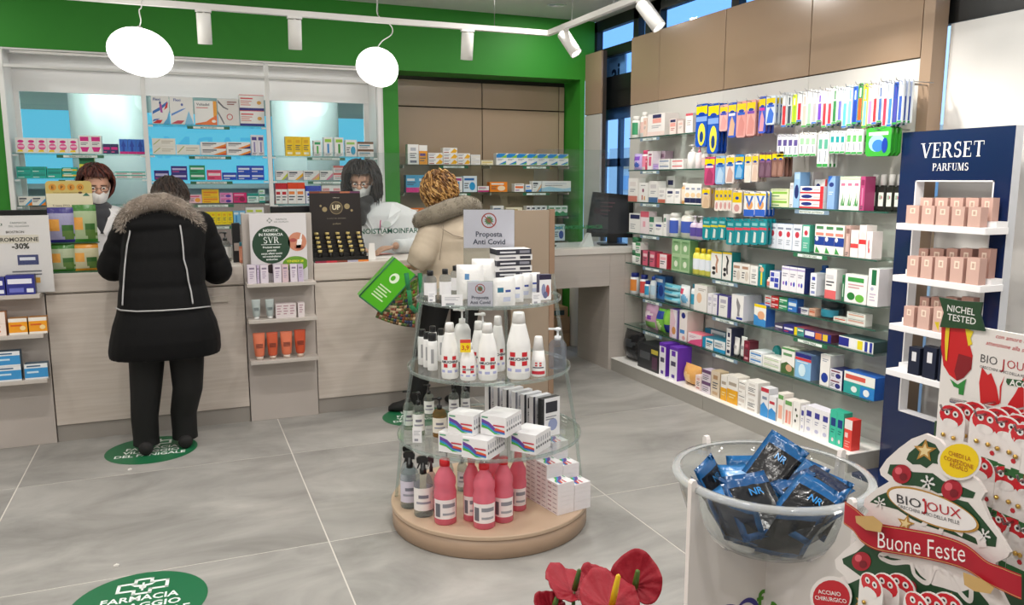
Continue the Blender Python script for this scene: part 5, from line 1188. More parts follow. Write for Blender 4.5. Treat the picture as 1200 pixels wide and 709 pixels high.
def hang(phrase, group, items, xf=3.205, deep=3, pitch=0.028, cat='hanging pack', name='hanging_pack'):
    cnt = {}
    for it in items: cnt[it[5]] = cnt.get(it[5], 0) + it[6]
    seen = {}
    for (x0, x1, yt, yb, des, desc, n) in items:
        for k in range(n):
            xa, xb = x0 + (x1 - x0) * k / n, x0 + (x1 - x0) * (k + 1) / n
            xm = (xa + xb) / 2
            p = onX(xm, yt, xf); q = onX(xm, yb, xf)
            w = abs(onX(xa, yt, xf)[1] - onX(xb, yt, xf)[1]) - 0.002
            z0, h = p[2], p[2] - q[2]
            put('hook', HOOK_ME, wall_shelving, (0, p[1], z0 + 0.004))
            i = seen.get(desc, 0); seen[desc] = i + 1; N = cnt[desc]
            pos = '' if N == 1 else (' at left' if i == 0 and N == 2 else ' at right' if N == 2 else f', {ordinal(i)} of {cardinal(N)} from left')
            for d in range(deep):
                o = put(name, card_mesh(w, h, 0.012, des), None, (xf + d * pitch, p[1], z0), R(-90))
                o['category'] = cat; o['group'] = group
                o['label'] = f"{desc}{pos}{['', ', second back', ', third back'][d]}, {phrase}"
                LABELS.append(o['label'])
def ins(c1, c2, skin=None):
    return (c1, c1, [('r', 0, 0.78, 1, 1, 'f4d50f'), ('e', 0.5, 0.78, 0.3, 0.05, '1d3fa0')] + ([('p', [(0.1, 0.05), (0.8, 0.05), (0.9, 0.4), (0.5, 0.66), (0.3, 0.5)], skin)] if skin else []) + [('r', 0.1, 0.66, 0.9, 0.74, c2)])
sole = ('1f52b8', '1a46a0', [('r', 0, 0.8, 1, 1, 'f4d50f'), ('e', 0.5, 0.8, 0.3, 0.05, '1d3fa0'), ('r', 0, 0.62, 1, 0.74, '7fa4e4'), ('e', 0.55, 0.3, 0.34, 0.28, 'f0e04a'), ('e', 0.55, 0.24, 0.18, 0.14, '24407a')])
GH = 'foot-care packs on wire hooks'
hang('upper hooks', GH, [
    (816, 829.4, 124, 172, sole, 'blue insole pack with yellow sole', 1), (830, 843.2, 123.5, 180, sole, 'longer blue insole pack with yellow sole', 1), (843.6, 853.2, 125, 153.5, ins('e9b4b0', '4a4fb8', 'e0a09c'), 'pink half-sock pack', 1), (853.6, 863.3, 122.5, 161, ins('3f5fc8', 'e8e8f4', 'd8b090'), 'blue and tan liner pack', 1),
    (863.7, 875, 121, 161, ins('e8a49c', '2f62c8', 'd88f88'), 'pink sock pack', 1), (875.4, 886, 119.5, 159, ins('e6aca4', '8a4ab0', 'dc948c'), 'pale pink sock pack', 1), (890, 897.7, 115.5, 156, ins('4a62d0', 'd83a9c', 'e8a0b0'), 'blue and magenta pack', 1), (898.2, 909, 114.5, 146, ins('d8e4f0', '2f62d0', '3f74d8'), 'white and blue pack', 1)])
hang('second hooks row', GH, [
    (826, 838, 186, 217, ins('c8487c', 'e8d0dc', 'a83a68'), 'crimson pack', 1), (838.7, 850, 185, 216, ins('8fb8e4', '3f74c0', 'b8d4ee'), 'pale blue gel pack', 1), (850.7, 861, 184, 215, ins('f0e4e0', '3f74c0', 'd8b0a4'), 'white and tan pack', 1), (861.4, 872, 183.5, 210, ins('2a8fd8', 'f0f4f8', '8fc4ea'), 'bright blue pack', 1), (873, 881, 183, 214, ins('f2eee6', 'e8d8b8', 'f0e8dc'), 'cream pack', 1),
    (881.5, 889, 182.5, 213, ins('e8d4c4', 'd8b8a0', 'e0c4b0'), 'tan pack', 1), (890, 904.6, 181, 208, ins('6a4a5c', '8a5a84', '7a5a6c'), 'plum pack', 2), (905, 918.6, 180, 207, ins('8a6458', '7a5450', '9a7468'), 'brown pack', 2)])
bub = ('f2e9e2', 'e0d4c8', [('r', 0, 0.5, 1, 1, 'f2d20e'), ('e', 0.5, 0.72, 0.2, 0.08, '1d3fa0'), ('e', 0.5, 0.24, 0.3, 0.18, 'dca4a0')])
hang('third hooks row', GH, [
    (822.7, 832, 222, 244, ins('e2c8a8', 'e8d4b8', 'd8b898'), 'tan toe pad pack', 1), (838, 858, 222.5, 247, bub, 'yellow and white corn pad pack', 4), (858.5, 869.8, 225, 250, bub, 'larger yellow corn pad pack', 1), (872, 898, 226.5, 254, ('f0efec', '2f5fb8', [('r', 0, 0, 1, 0.3, '2f62c8'), ('e', 0.55, 0.5, 0.3, 0.2, 'e8a868'), ('p', [(0.1, 0.9), (0.5, 0.4), (0.9, 0.9), (0.7, 0.9), (0.5, 0.6), (0.3, 0.9)], '3f74d0'), ('r', 0, 0.92, 1, 1, 'f0d21c')]), 'white plaster pack with blue foot', 2)])
tl = lambda c: ('1b8e98', '167882', [('r', 0, 0.62, 1, 0.72, c), ('r', 0.15, 0.8, 0.85, 0.92, '7fc8cc'), ('p', [(0.35, 0.08), (0.7, 0.08), (0.72, 0.5), (0.45, 0.55)], 'cfe0dc')])
hang('fourth hooks row', GH, [(823.5, 851, 257, 281, tl('d8d02c'), 'teal brace pack with yellow stripe', 3), (851.5, 899, 258.8, 287, tl('d84a5c'), 'teal brace pack with red stripe', 5)])
# toothbrushes
tb = []
cols = [('c9cdd2', 'c83038'), ('d8dcde', '3f4a54'), ('d6e83a', '9ac02c'), ('d8dcde', 'b8283c'), ('e0dcd8', 'd8b4a8'), ('e6e4e2', '9ab8a0'), ('d4d8dc', 'a8a4a8'), ('d8d4e4', '6a3ab0'), ('e4dcdc', 'b8303c'), ('e4dcdc', 'c83848'), ('d4e4d4', '2f7a44'), ('e4e4f0', '6a6ac0'), ('d8ecf2', '5ab8d8'), ('d8ecf2', '7ac8dc'),
        ('2f5fc8', '1f3f9c'), ('3f8a4c', 'e0582c'), ('f0e03c', '7ab8e0'), ('e8d8c8', 'a88ac8'), ('f2e6e6', 'd83a44'), ('e2e4ec', '4a6aa4'), ('c8d0e0', 'c83a50'), ('dfe8f4', '4a84d0'), ('2f4fa0', '4a4a9c'), ('c8d4ec', '3f5ca8')]
names = ['grey and red', 'grey and black', 'lime green', 'white and crimson', 'cream and peach', 'white and sage', 'plain grey', 'lilac and violet', 'white and brick-red', 'white and scarlet', 'white and dark green', 'white and periwinkle', 'white and aqua', 'pale aqua', 'royal blue', 'green and orange', 'yellow and blue', 'beige and mauve', 'white and cherry', 'pale and steel-blue', 'grey-blue and red', 'pale blue', 'deep blue', 'pale and navy']
for i, ((a, b), nm) in enumerate(zip(cols, names)):
    u = i / 24
    x0 = 917 + (1060 - 917) * u; x1 = 917 + (1060 - 917) * (i + 1) / 24
    tb.append((x0, x1 - 0.3, 111 - 17 * u + (i * 7 % 5) * 0.9, 149 + 1.5 * u - (i * 5 % 4) * 2.2, (a, 'cfd6da', [('r', 0.16, 0.06, 0.84, 0.66, b), ('r', 0.3, 0.66, 0.7, 0.86, a), ('r', 0.34, 0.7, 0.66, 0.95, ('f0f0ee', b, 'd8e4ea')[i % 3]), ('r', 0, 0, 1, 0.05, '3f9a4c' if i % 3 else '2f6fc0')]), f'{nm} toothbrush pack', 1))
hang('top brush row', 'toothbrush packs on wire hooks', tb, cat='toothbrush pack', name='toothbrush_pack')
flo = lambda a, b: (a, 'e0e4e2', [('r', 0, 0, 1, 0.1, '3f9a4c'), ('r', 0.15, 0.55, 0.85, 0.85, b), ('r', 0.4, 0.15, 0.6, 0.5, '8a94a0')])
hang('second brush row', 'interdental packs on wire hooks', [
    (911, 936, 160, 184, flo('d8d8e2', '5a4a8c'), 'grey and violet interdental pack', 4), (937, 957, 158, 183, flo('f0ece6', '9ac8a0'), 'white and sage interdental pack', 3), (959, 972, 157, 196, flo('eef2ee', '5aa48c'), 'long white floss pack', 2), (973, 991, 156, 180, flo('e6f0ee', '2a9a9c'), 'white and teal floss pack', 3),
    (992, 1012, 154, 181, flo('f0f2ee', '6ab86c'), 'white and green floss pack', 3), (1015, 1045, 152, 183, ('3fa83c', '2f8a2c', [('e', 0.45, 0.5, 0.34, 0.34, '9fd4f0'), ('e', 0.5, 0.4, 0.24, 0.24, '3f7fd0'), ('r', 0.1, 0.8, 0.9, 0.93, 'e8f0e0'), ('e', 0.78, 0.4, 0.12, 0.3, '1f3fa0')]), 'green bag of blue floss picks', 1)], cat='floss pack', name='floss_pack')
# ================================================================ ROUND SANITISER DISPLAY
DC = Vector((1.22, 3.209, 0)); DROT = -math.atan2(1.22, 3.209)
def local(u, v, z=0.0):
    """display coordinates: u to the right, v away from the camera"""
    return DC + Matrix.Rotation(DROT, 3, 'Z') @ Vector((u, v, z))
t = thing('round_display', 'round tiered display with clear shelves on a beige drum base', 'display stand', DC, DROT)
m = MB(); m.lathe([(0.43, 0.0), (0.436, 0.004), (0.436, 0.082)], 'a98f78', 64); m.build('drum_base', 'satin', t)
m = MB(); m.lathe([(0.44, 0.083), (0.4405, 0.086), (0.4405, 0.097), (0.438, 0.1)], 'c3a990', 64, smooth=False); m.build('base_lid', 'satin', t)
TIER = ((0.40, 0.405), (0.70, 0.355), (1.0, 0.312))
for z, r in TIER:
    m = MB(); m.lathe([(r, z - 0.009), (r, z)], 'fbfdfc', 56, smooth=False); sh = m.build('shelf', 'acrylic', t)
    m = MB(); m.lathe([(r + 0.0004, z - 0.008), (r + 0.003, z - 0.004), (r + 0.003, z + 0.006), (r + 0.0004, z + 0.008)], 'e9f0ee', 56, ring=True); m.build('rim', 'clearbottle', sh)
for ang in (182, 358, 75, 110):
    ca, sa = math.cos(R(ang)), math.sin(R(ang))
    P = [(0.418 * ca, 0.418 * sa, 0.1), (0.385 * ca, 0.385 * sa, 0.4), (0.335 * ca, 0.335 * sa, 0.7), (0.29 * ca, 0.29 * sa, 1.0), (0.275 * ca, 0.275 * sa, 1.1)]
    m = MB(); m.tube(P, 0.008, 'e9f0ee', 8); m.build('upright', 'clearbottle', t)

def dplace(kind, spec, x0, x1, yt, yb, z, label, group, cat=None, name=None, d=0.04, turn=0.0, rmax=None, w=None, h=None, zoff=0.0):
    xm = (x0 + x1) / 2
    p = onZ(xm, yb, z)
    if rmax:
        v = Vector((p[0], p[1], 0)) - DC
        if v.length > rmax: v = v.normalized() * rmax; p = np.array([DC.x + v.x, DC.y + v.y, z])
    dep = (p - _C) @ _fw
    W_ = w or (x1 - x0) * dep / CAM_F
    H_ = h or min(zat('B', p[1], p[0], yt) - z, 0.272)
    o = place_item(kind, spec, W_, H_, d, (p[0], p[1], z + zoff + 0.0008), -math.atan2(p[0], p[1]) + turn, name, cat)
    o['label'] = label; o['group'] = group
    LABELS.append(label)
    return o
# --- base level: pink bottles
pinkspec = ('f88ba0', 'd8202c', 'efe6e6', [('r', 0.08, 0.1, 0.3, 0.8, '6a6a74'), ('r', 0.4, 0.6, 0.92, 0.8, '8a8a94'), ('r', 0.4, 0.2, 0.9, 0.32, 'a0a0a8')], 'liquid')
GP = 'pink disinfectant bottles on the drum base'
for x0, x1, yt, yb, lab in ((597, 617, 533, 600, 'pink bottle with red cap, rightmost on the round display base'), (569, 592, 534, 596, 'pink bottle with red cap at the back of the round display base'),
                            (543, 563, 536, 612, 'pink bottle with red cap half hidden behind the front pink one'), (578, 602, 537, 614, 'pink bottle with red cap, second from right on the drum base'),
                            (508, 535, 536, 617, 'pink bottle with red cap, leftmost on the round display base'), (554, 581, 540, 622, 'pink bottle with red cap at the very front of the drum base')):
    dplace('pink', pinkspec, x0, x1, yt, yb, 0.1, lab, GP, rmax=0.38)
GT = 'clear spray bottles on the drum base'
clr = lambda l, c='dfe6e8', cap='17181a': (c, cap, l, [('r', 0.2, 0.3, 0.8, 0.4, '9a9aa8'), ('r', 0.3, 0.55, 0.7, 0.7, '7a7a88')], 'clearbottle')
for k, x0, x1, yt, yb, sp, lab in (('trigger', 455, 478, 533, 601, clr('d6d0e0'), 'clear spray bottle with lilac label, leftmost on the drum base'), ('trigger', 478, 501, 539, 611, clr('eeeae8'), 'clear spray bottle with white label at the front left of drum base'),
                                   ('trigger', 470, 488, 525, 590, clr('e6e0e8'), 'clear spray bottle behind the lilac-labelled one on drum base'), ('trigger', 500, 512, 536, 600, clr('e8d0d8', 'e6dce0', '3a1f28'), 'clear bottle with dark red trigger between sprays and pink bottles'),
                                   ('pump', 516, 532, 530, 580, clr('e8e4ea'), 'clear pump bottle behind the leftmost pink bottle'), ('pump', 536, 548, 530, 577, clr('e4e2e8'), 'clear pump bottle at the back between two pink bottles')):
    dplace(k, sp, x0, x1, yt, yb, 0.1, lab, GT, rmax=0.38)
# --- swab boxes
SW = ('f1eff0', 'dedade', [('p', [(0.05, 0.62), (0.3, 0.5), (0.55, 0.24), (0.95, 0.2), (0.95, 0.3), (0.6, 0.38), (0.35, 0.66), (0.05, 0.8)], '6a3f9c'), ('p', [(0.05, 0.5), (0.3, 0.4), (0.55, 0.16), (0.95, 0.14), (0.95, 0.2), (0.55, 0.24), (0.3, 0.5), (0.05, 0.62)], '2f8fd0'),
                           ('p', [(0.05, 0.36), (0.3, 0.3), (0.55, 0.1), (0.8, 0.1), (0.55, 0.18), (0.3, 0.4), (0.05, 0.5)], '4fb84a'), ('p', [(0.55, 0.3), (0.95, 0.26), (0.95, 0.34), (0.6, 0.42)], 'e0582c'), ('r', 0.5, 0.5, 0.94, 0.58, 'c83a50'), ('r', 0.06, 0.86, 0.3, 0.92, '3a9a6c')])
def spine(h): return ('f1eff0', 'f1eff0', [])
swab_me = {}
def swab_box(loc, rz, w=0.118, h=0.082, th=0.0185):
    k = (w, h, th)
    if k not in swab_me:
        m = MB(); m.box(-w / 2, 0, 0, w / 2, th, h, 'eceaeb', front='f1eff0')
        draw(m, SW[2], w, h, 0, -w / 2, 0)
        for sx in (1, -1):
            M = Matrix.Translation((sx * (w / 2 + 0.0004), th / 2, 0)) @ Matrix.Rotation(R(90 * sx), 4, 'Z')
            m.flat([(-th * 0.3, h * 0.3), (th * 0.3, h * 0.3), (th * 0.3, h * 0.42), (-th * 0.3, h * 0.42)], 0, '4a4a54', M=M)
            m.flat([(-th * 0.18, h * 0.55), (th * 0.18, h * 0.55), (th * 0.18, h * 0.8), (-th * 0.18, h * 0.8)], 0, '9a9aa4', M=M)
        swab_me[k] = m.mesh('swab_box', 'carton')
    o = put('swab_box', swab_me[k], None, loc, rz)
    o['category'] = 'box'
    return o
def swab_rank(x, y, z, n, where, turn, zoff=0.0):
    """a rank of thin boxes standing one behind the other; (x,y) pixel of the front lower left corner on height z"""
    p = onZ(x, y, z + zoff)
    rz = -math.atan2(p[0], p[1]) + turn
    X_ = Vector((math.cos(rz), math.sin(rz), 0)); Y_ = Vector((-math.sin(rz), math.cos(rz), 0))
    for k in range(n):
        q = Vector((p[0], p[1], z + zoff + 0.0008)) + X_ * 0.059 + Y_ * (0.0192 * k)
        o = swab_box(q, rz)
        o['label'] = f'white rainbow-wave test box, {"front one" if k == 0 else ordinal(k) + " from front"}, {where}'; o['group'] = 'rainbow-wave test boxes on the lower clear shelf'
        LABELS.append(o['label'])
TRN = R(-30)
swab_rank(514, 529, 0.40, 3, 'left lower rank', TRN); swab_rank(541, 535.5, 0.40, 8, 'middle lower rank', TRN); swab_rank(598, 528, 0.40, 7, 'right lower rank', TRN)
swab_rank(525, 507, 0.40, 5, 'left upper rank', TRN, 0.0834)
swab_rank(563, 508.5, 0.40, 7, 'right upper rank', TRN, 0.0834)
# stacked boxes lying flat on the drum base at right, spines outwards
flat_me = {}
def flat_box(loc, rz, w, d, h, spine_front):
    k = (w, d, h, spine_front)
    if k not in flat_me:
        m = MB(); m.box(-w / 2, 0, 0, w / 2, d, h, 'ece6e8', front='f0e9eb', top='f3f0f1')
        if spine_front: draw(m, [('r', 0.08, 0.3, 0.4, 0.62, 'b89aa4'), ('r', 0.55, 0.35, 0.9, 0.5, '9a8a94')], w, h, 0, -w / 2, 0)
        else: draw(m, SW[2], w, h, 0, -w / 2, 0)
        M = Matrix.Translation((0, 0, h + 0.0004)) @ Matrix.Rotation(R(-90), 4, 'X')
        draw(m, SW[2], w, d, 0, -w / 2, 0, M=M)
        flat_me[k] = m.mesh('swab_box', 'carton')
    o = put('swab_box', flat_me[k], None, loc, rz); o['category'] = 'box'
    return o
corner = Vector((1.40, 2.875, 0)); ux = Vector((1.358 - 1.40, 3.108 - 2.863, 0)).normalized(); uy = Vector((ux.y, -ux.x, 0))
rz_st = math.atan2(-ux.y, -ux.x)
cells = (('front stack', 0, 0, 7), ('second stack', 1, 0, 10), ('third stack', 2, 0, 12), ('right front stack', 0, 1, 6), ('right middle stack', 1, 1, 9), ('right back stack', 2, 1, 13))
for nm, i, j, n in cells:
    for k in range(n):
        q = corner + ux * (0.041 + i * 0.083) + uy * (j * 0.088)
        o = flat_box((q.x, q.y, 0.1008 + k * 0.0196), rz_st, 0.08, 0.085, 0.019, True)
        pos = 'top' if k == n - 1 else 'bottom' if k == 0 else f'{ordinal(k)} from bottom'
        o['label'] = f'flat white test box, {pos} of the {nm} on the drum base'; o['group'] = 'flat test boxes stacked on the drum base'
        LABELS.append(o['label'])
# --- lower clear shelf: hand soaps at left, boxed masks at the back right
GS = 'soap bottles on the lower clear shelf'
for k, x0, x1, yt, yb, sp, lab in (('pump', 473, 486, 459, 505, clr('e8efe8', 'dfe8de'), 'clear soap bottle, leftmost on the lower clear shelf'), ('pump', 484, 498, 461, 512, clr('eef0ec', 'dde4dc'), 'clear soap bottle with pale label by the left upright'),
                                   ('pump', 507, 524, 468, 514, clr('efe9dc', 'd8b884'), 'amber soap bottle with cream label on the lower clear shelf'), ('pump', 497, 509, 452, 490, clr('eceeea', 'dce2da'), 'clear soap bottle behind the amber one'),
                                   ('pump', 526, 538, 450, 488, clr('e8e8e8', 'dfe4e0'), 'clear pump bottle at the back of the lower clear shelf'), ('pump', 540, 551, 449, 486, clr('e8e8e8', 'dfe4e0'), 'second clear pump bottle at the back, lower clear shelf')):
    dplace(k, sp, x0, x1, yt, yb, 0.40, lab, GS, rmax=0.36)
mk = lambda a, b, c: ('efeef0', 'e3e1e4' if a < '5' and a[0] in '38' else a if a[0] == '1' else 'd6d4d8', [('r', 0, 0, 0.12, 1, a), ('e', 0.6, 0.3, 0.26, 0.16, b), ('r', 0.2, 0.62, 0.85, 0.9, c), ('l', 0.2, 0.8, 0.5, 2, 0.06, '8a8a94')])
tones = [('3a3a48', '8a84b0', 'd8d8de'), ('6a6a74', 'a8b4cc', 'c8c8d0'), ('2a2a34', '7a8ab4', 'e0e0e6'), ('8a8a94', '5a6a94', 'b8b8c4'), ('23232c', '6a7ab0', '23232c'), ('4a4a58', 'c8808a', 'd8d8de'), ('17181e', '9aa4cc', '2a2a34')]
for k in range(7):
    xm = 576 + k * 10.5
    o = dplace('box', mk(*tones[k]), xm, xm + 13, 458 + k * 1.5, 492 + k * 3.2, 0.40, f'upright white mask box, {ordinal(k)} from left behind the rainbow-wave boxes', 'upright mask boxes on the lower clear shelf', d=0.028, turn=R(40), rmax=0.37, w=0.1, h=0.172, cat='box')
# --- middle shelf: disinfectant
def cross(p0, p1):
    return [('r', 0.22, 0.66, 0.4, 0.84, 'c8202c'), ('r', 0.6, 0.66, 0.78, 0.84, 'c8202c'), ('r', 0.22, 0.3, 0.4, 0.48, 'c8202c'), ('r', 0.6, 0.3, 0.78, 0.48, 'c8202c'), ('t', 'AMUCHINA', 0.5, 0.515, 0.12, '1c2036', 0.95), ('r', 0.1, 0.06, 0.28, 0.18, 'b0b4dc'), ('r', 0.4, 0.06, 0.58, 0.18, 'b0b4dc'), ('r', 0.7, 0.06, 0.88, 0.18, 'b0b4dc')]
GM = 'white disinfectant bottles on the middle clear shelf'
am = ('f2f1ef', 'eceae8', 'f4f3f1', cross(0, 1))
for k, x0, x1, yt, yb, sp, lab in (('pump', 532, 552, 362, 425, ('efeeec', 'f0efed', None), 'white pump bottle at the back left of the middle clear shelf'), ('pump', 557, 575, 368, 422, ('efeeec', 'f0efed', None), 'white pump bottle at the back centre of the middle clear shelf'),
                                   ('disin', 575, 592, 372, 436, am, 'white disinfectant bottle with red squares behind the wide front one'), ('disin', 552, 570, 378, 438, am, 'white disinfectant bottle with red squares behind the price-tagged one'),
                                   ('disin', 515, 535, 380, 446, am, 'tall white disinfectant bottle with red squares, leftmost of its kind'), ('disin', 560, 583, 381, 447, am, 'tall white disinfectant bottle with red squares at the front centre'),
                                   ('disin', 594, 622, 359, 446, am, 'largest white disinfectant bottle, right of centre on the middle shelf'), ('disin', 537, 556, 404, 449, am, 'short white disinfectant bottle carrying a yellow price tag'),
                                   ('cone', 625, 643, 396, 443, ('f2f1ef', 'eeecea', 'f2f1ef', [('r', 0.3, 0.62, 0.44, 0.74, 'c8202c'), ('r', 0.56, 0.62, 0.7, 0.74, 'c8202c'), ('r', 0.3, 0.8, 0.44, 0.92, 'c8202c'), ('r', 0.56, 0.8, 0.7, 0.92, 'c8202c'), ('r', 0.15, 0.48, 0.85, 0.56, '2a2f4c'), ('r', 0.05, 0.02, 0.95, 0.26, 'c8283a')]), 'white conical bottle with red triangle at the right'),
                                   ('pump', 645, 666, 386, 434, ('dfe2ea', 'e9ebee', None, None, 'clearbottle'), 'clear gel pump bottle at the right edge, middle clear shelf')):
    dplace(k, sp, x0, x1, yt, yb, 0.70, lab, GM, rmax=0.315)
pt = onZ(547, 447, 0.70)
q = onY(547, 397, pt[1] - 0.035); m = MB(); m.box(-0.021, -0.001, -0.026, 0.021, 0, 0.026, 'f4d41a'); draw(m, [('r', 0, 0.74, 1, 1, 'd8483a'), ('t', '3,9', 0.5, 0.2, 0.36, 'c8301f'), ], 0.042, 0.052, -0.001, -0.021, -0.026)
o = m.build('price_tag', 'carton', None, (float(pt[0]) - 0.006, float(pt[1]) - 0.004, 0.70 + 0.147), -math.atan2(q[0], q[1])); tag(o, 'yellow and red price tag on the short disinfectant bottle', 'price tag')
GBk = 'small white bottles with black caps'
for x0, x1, yt, yb, lab in ((490, 500, 387, 428, 'slim white bottle with black cap, leftmost on middle clear shelf'), (496, 505, 390, 431, 'slim white bottle with black cap, second from left'), (501, 513, 392, 435, 'slim white bottle with black cap, front one by the upright'), (513, 521, 386, 424, 'slim white bottle with black cap, rearmost near the red-squared bottle'), (503, 512, 383, 418, 'slim white bottle with black cap at the back')):
    dplace('cyl', ('f0efee', '17181a', 'f3f2f1', [('r', 0.4, 0.1, 0.6, 0.8, 'a8a8ac')]), x0, x1, yt, yb, 0.70, lab, GBk, rmax=0.335)
# --- top shelf
GTp = 'gel bottles on the top clear shelf'
for x0, x1, yt, yb, lab in ((497, 512, 318, 353, 'clear gel bottle with black cap, leftmost on the top clear shelf'), (515, 529, 316, 353, 'clear gel bottle with black cap, second on the top clear shelf'), (528, 539, 312, 347, 'clear gel bottle with black cap beside the white wipes')):
    dplace('round', ('e0e4e6', '1a1b1e', 'eceaec', None, 'clearbottle'), x0, x1, yt, yb, 1.0, lab, GTp, rmax=0.28)
wip = ('f1f0ee', 'e9e7e4', [('r', 0.55, 0.3, 0.85, 0.6, 'e9edf2'), ('r', 0.3, 0.58, 0.5, 0.72, '5a8ab8')])
wip2 = ('f1f0ee', 'e9e7e4', [('r', 0.2, 0.46, 0.42, 0.7, '3a7a94'), ('r', 0.5, 0.46, 0.75, 0.58, '4a5aa0'), ('r', 0.4, 0.2, 0.75, 0.32, 'cfd4ea')])
GW = 'white wipes pouches on the top clear shelf'
dplace('pouch', wip, 534, 566, 311, 352, 1.0, 'white wipes pouch left of the small covid sign', GW, d=0.05, rmax=0.25, turn=R(-8))
for i, (x0, x1, yt, yb, lab) in enumerate(((579, 607, 326, 360, 'white wipes pouch with blue print, front of the row'), (592, 616, 324, 355, 'white wipes pouch, second of the row'), (603, 626, 322, 351, 'white wipes pouch, third of the row'), (613, 635, 320, 347, 'white wipes pouch, last of the row'))):
    dplace('pouch', wip2, x0, x1, yt, yb, 1.0, lab, GW, d=0.03, turn=R(22), rmax=0.29)
dplace('pouch', ('efeeec', 'e4e2de', []), 553, 585, 304, 345, 1.0, 'large plain white wipes pouch behind the small covid sign', GW, d=0.06, rmax=0.22)
dplace('box', ('efeef0', '3a3550', [('r', 0, 0.8, 1, 1, '2a2440'), ('e', 0.35, 0.4, 0.18, 0.24, '8a90b4'), ('e', 0.7, 0.36, 0.16, 0.24, 'a84a4c'), ('e', 0.5, 0.2, 0.2, 0.14, '6a6f94')]), 637, 652, 322, 352, 1.0, 'small mask box with portraits at right of the top clear shelf', 'boxes on the top clear shelf', d=0.03, turn=R(25), rmax=0.26)
# stack of dark edged mask boxes at the back of the top shelf
bx = onZ(618, 338, 1.0)
for k in range(8):
    m = MB(); w = 0.17 - 0.006 * (k % 2)
    m.box(-w / 2, 0, 0, w / 2, 0.1, 0.024, ('d8d6d6', '2c2c38')[k % 2], front=('e6e4e4', '34343f')[k % 2], top='e4e2e2')
    draw(m, [('r', 0.1, 0.3, 0.55, 0.6, ('6a6a74', 'e0e0e4')[k % 2]), ('r', 0.66, 0.25, 0.95, 0.75, ('2c2c38', '8a8a94')[k % 2])], w, 0.024, 0, -w / 2, 0)
    o = m.build('mask_box', 'carton', None, (1.36, 3.26, 1.0008 + k * 0.0248), DROT + R(14 + 3 * (k % 3)))
    tag(o, f'flat mask box, {["bottom", "second", "third", "fourth", "fifth", "sixth", "seventh", "top"][k]} of the stack on the top clear shelf', 'box', 'flat mask boxes on the top clear shelf')
# covid signs
def covid_sign(w, h, name, label, loc, rz, foot):
    t = thing(name, label, 'sign', loc, rz)
    m = MB(); m.box(-w / 2, 0, foot, w / 2, 0.002, foot + h, 'dcd6e4', front='e6e0ec')
    m.flat(circle(0, foot + h * 0.72, h * 0.2, n=24), -0.0004, 'b8423a'); m.flat(circle(0, foot + h * 0.72, h * 0.168, n=24), -0.0007, 'e6e0ec'); 
    sp = []
    for k in range(24):
        rr = h * (0.13 if k % 2 else 0.085); sp.append((rr * math.cos(R(15 * k)), foot + h * 0.72 + rr * math.sin(R(15 * k))))
    m.flat(sp, -0.001, '4f8a4c'); m.flat(circle(0, foot + h * 0.72, h * 0.06), -0.0013, '8a6a3c')
    Mx = Matrix.Translation((0, 0, foot + h * 0.72)) @ Matrix.Rotation(R(45), 4, 'Y')
    m.add([Mx @ Vector(v) for v in ((-h * 0.17, -0.0016, -h * 0.012), (h * 0.17, -0.0016, -h * 0.012), (h * 0.17, -0.0016, h * 0.012), (-h * 0.17, -0.0016, h * 0.012))], [(0, 1, 2, 3)], 'b8423a')
    put_text(m, text_geo('Proposta', 0.02), 0, foot + h * 0.3, h * 0.14, -0.0005, '2e3350', maxw=w * 0.75)
    put_text(m, text_geo('Anti Covid', 0.02), 0, foot + h * 0.1, h * 0.14, -0.0005, '2e3350', maxw=w * 0.8)
    m.build('sheet', 'carton', t)
    m = MB(); m.box(-w / 2 - 0.002, -0.004, 0.0, w / 2 + 0.002, -0.0025, foot + h + 0.004, 'f4f6f6'); m.box(-w / 2 - 0.002, 0.0025, 0.0, w / 2 + 0.002, 0.004, foot + h + 0.004, 'f4f6f6')
    m.box(-w / 2 - 0.002, -0.02, 0.0, w / 2 + 0.002, 0.03, 0.003, 'f4f6f6')
    m.build('acrylic_holder', 'acrylic', t)
    return t
covid_sign(0.232, 0.175, 'tabletop_sign', 'larger covid proposal sign standing high on the top clear shelf', (*onY(573, 272, 3.42)[:2], 1.001), DROT - R(4), 0.192)
p = onZ(564, 361, 1.0)
covid_sign(0.1, 0.098, 'shelf_sign', 'small covid proposal sign at the front of the top clear shelf', (p[0], p[1] + 0.012, 1.001), DROT, 0.004)
# price cards clipped to the shelves
for i, (x, y, z, w, h, lab) in enumerate(((506, 354, 1.0, 0.03, 0.042, 'narrow white price card at left of the top clear shelf'), (530, 359, 1.0, 0.085, 0.046, 'wide white price card left of the small covid sign'), (489, 519, 0.40, 0.04, 0.066, 'white price card at left of the lower clear shelf'), (656, 362, 1.0, 0.036, 0.05, 'white price card at the right of the top clear shelf'))):
    p = onZ(x, y, z); v = Vector((p[0], p[1], 0)) - DC; rm = {1.0: 0.304, 0.4: 0.397}[z]
    if v.length > rm: v = v.normalized() * rm
    m = MB(); m.box(-w / 2, 0, 0, w / 2, 0.0015, h, 'f1f0f2'); draw(m, [('l', 0.15, 0.85, 0.74, 3, 0.12, 'b8b8c0'), ('r', 0.2, 0.1, 0.6, 0.26, '9a9aa4')], w, h, 0, -w / 2, 0)
    o = m.build('price_card', 'carton', None, (DC.x + v.x, DC.y + v.y, z + 0.0008), DROT + R((8, 0, -6, 14)[i]))
    tag(o, lab, 'price card', 'white price cards on the round display')
# ================================================================ PERFUME STAND
VX, VY0, VY1, VZ = 3.27, 2.355, 2.93, 1.73
NV = '16264e'
t = thing('perfume_stand', 'navy perfume stand with white trays before the white wall', 'display stand', (VX, 0, 0), R(-90))
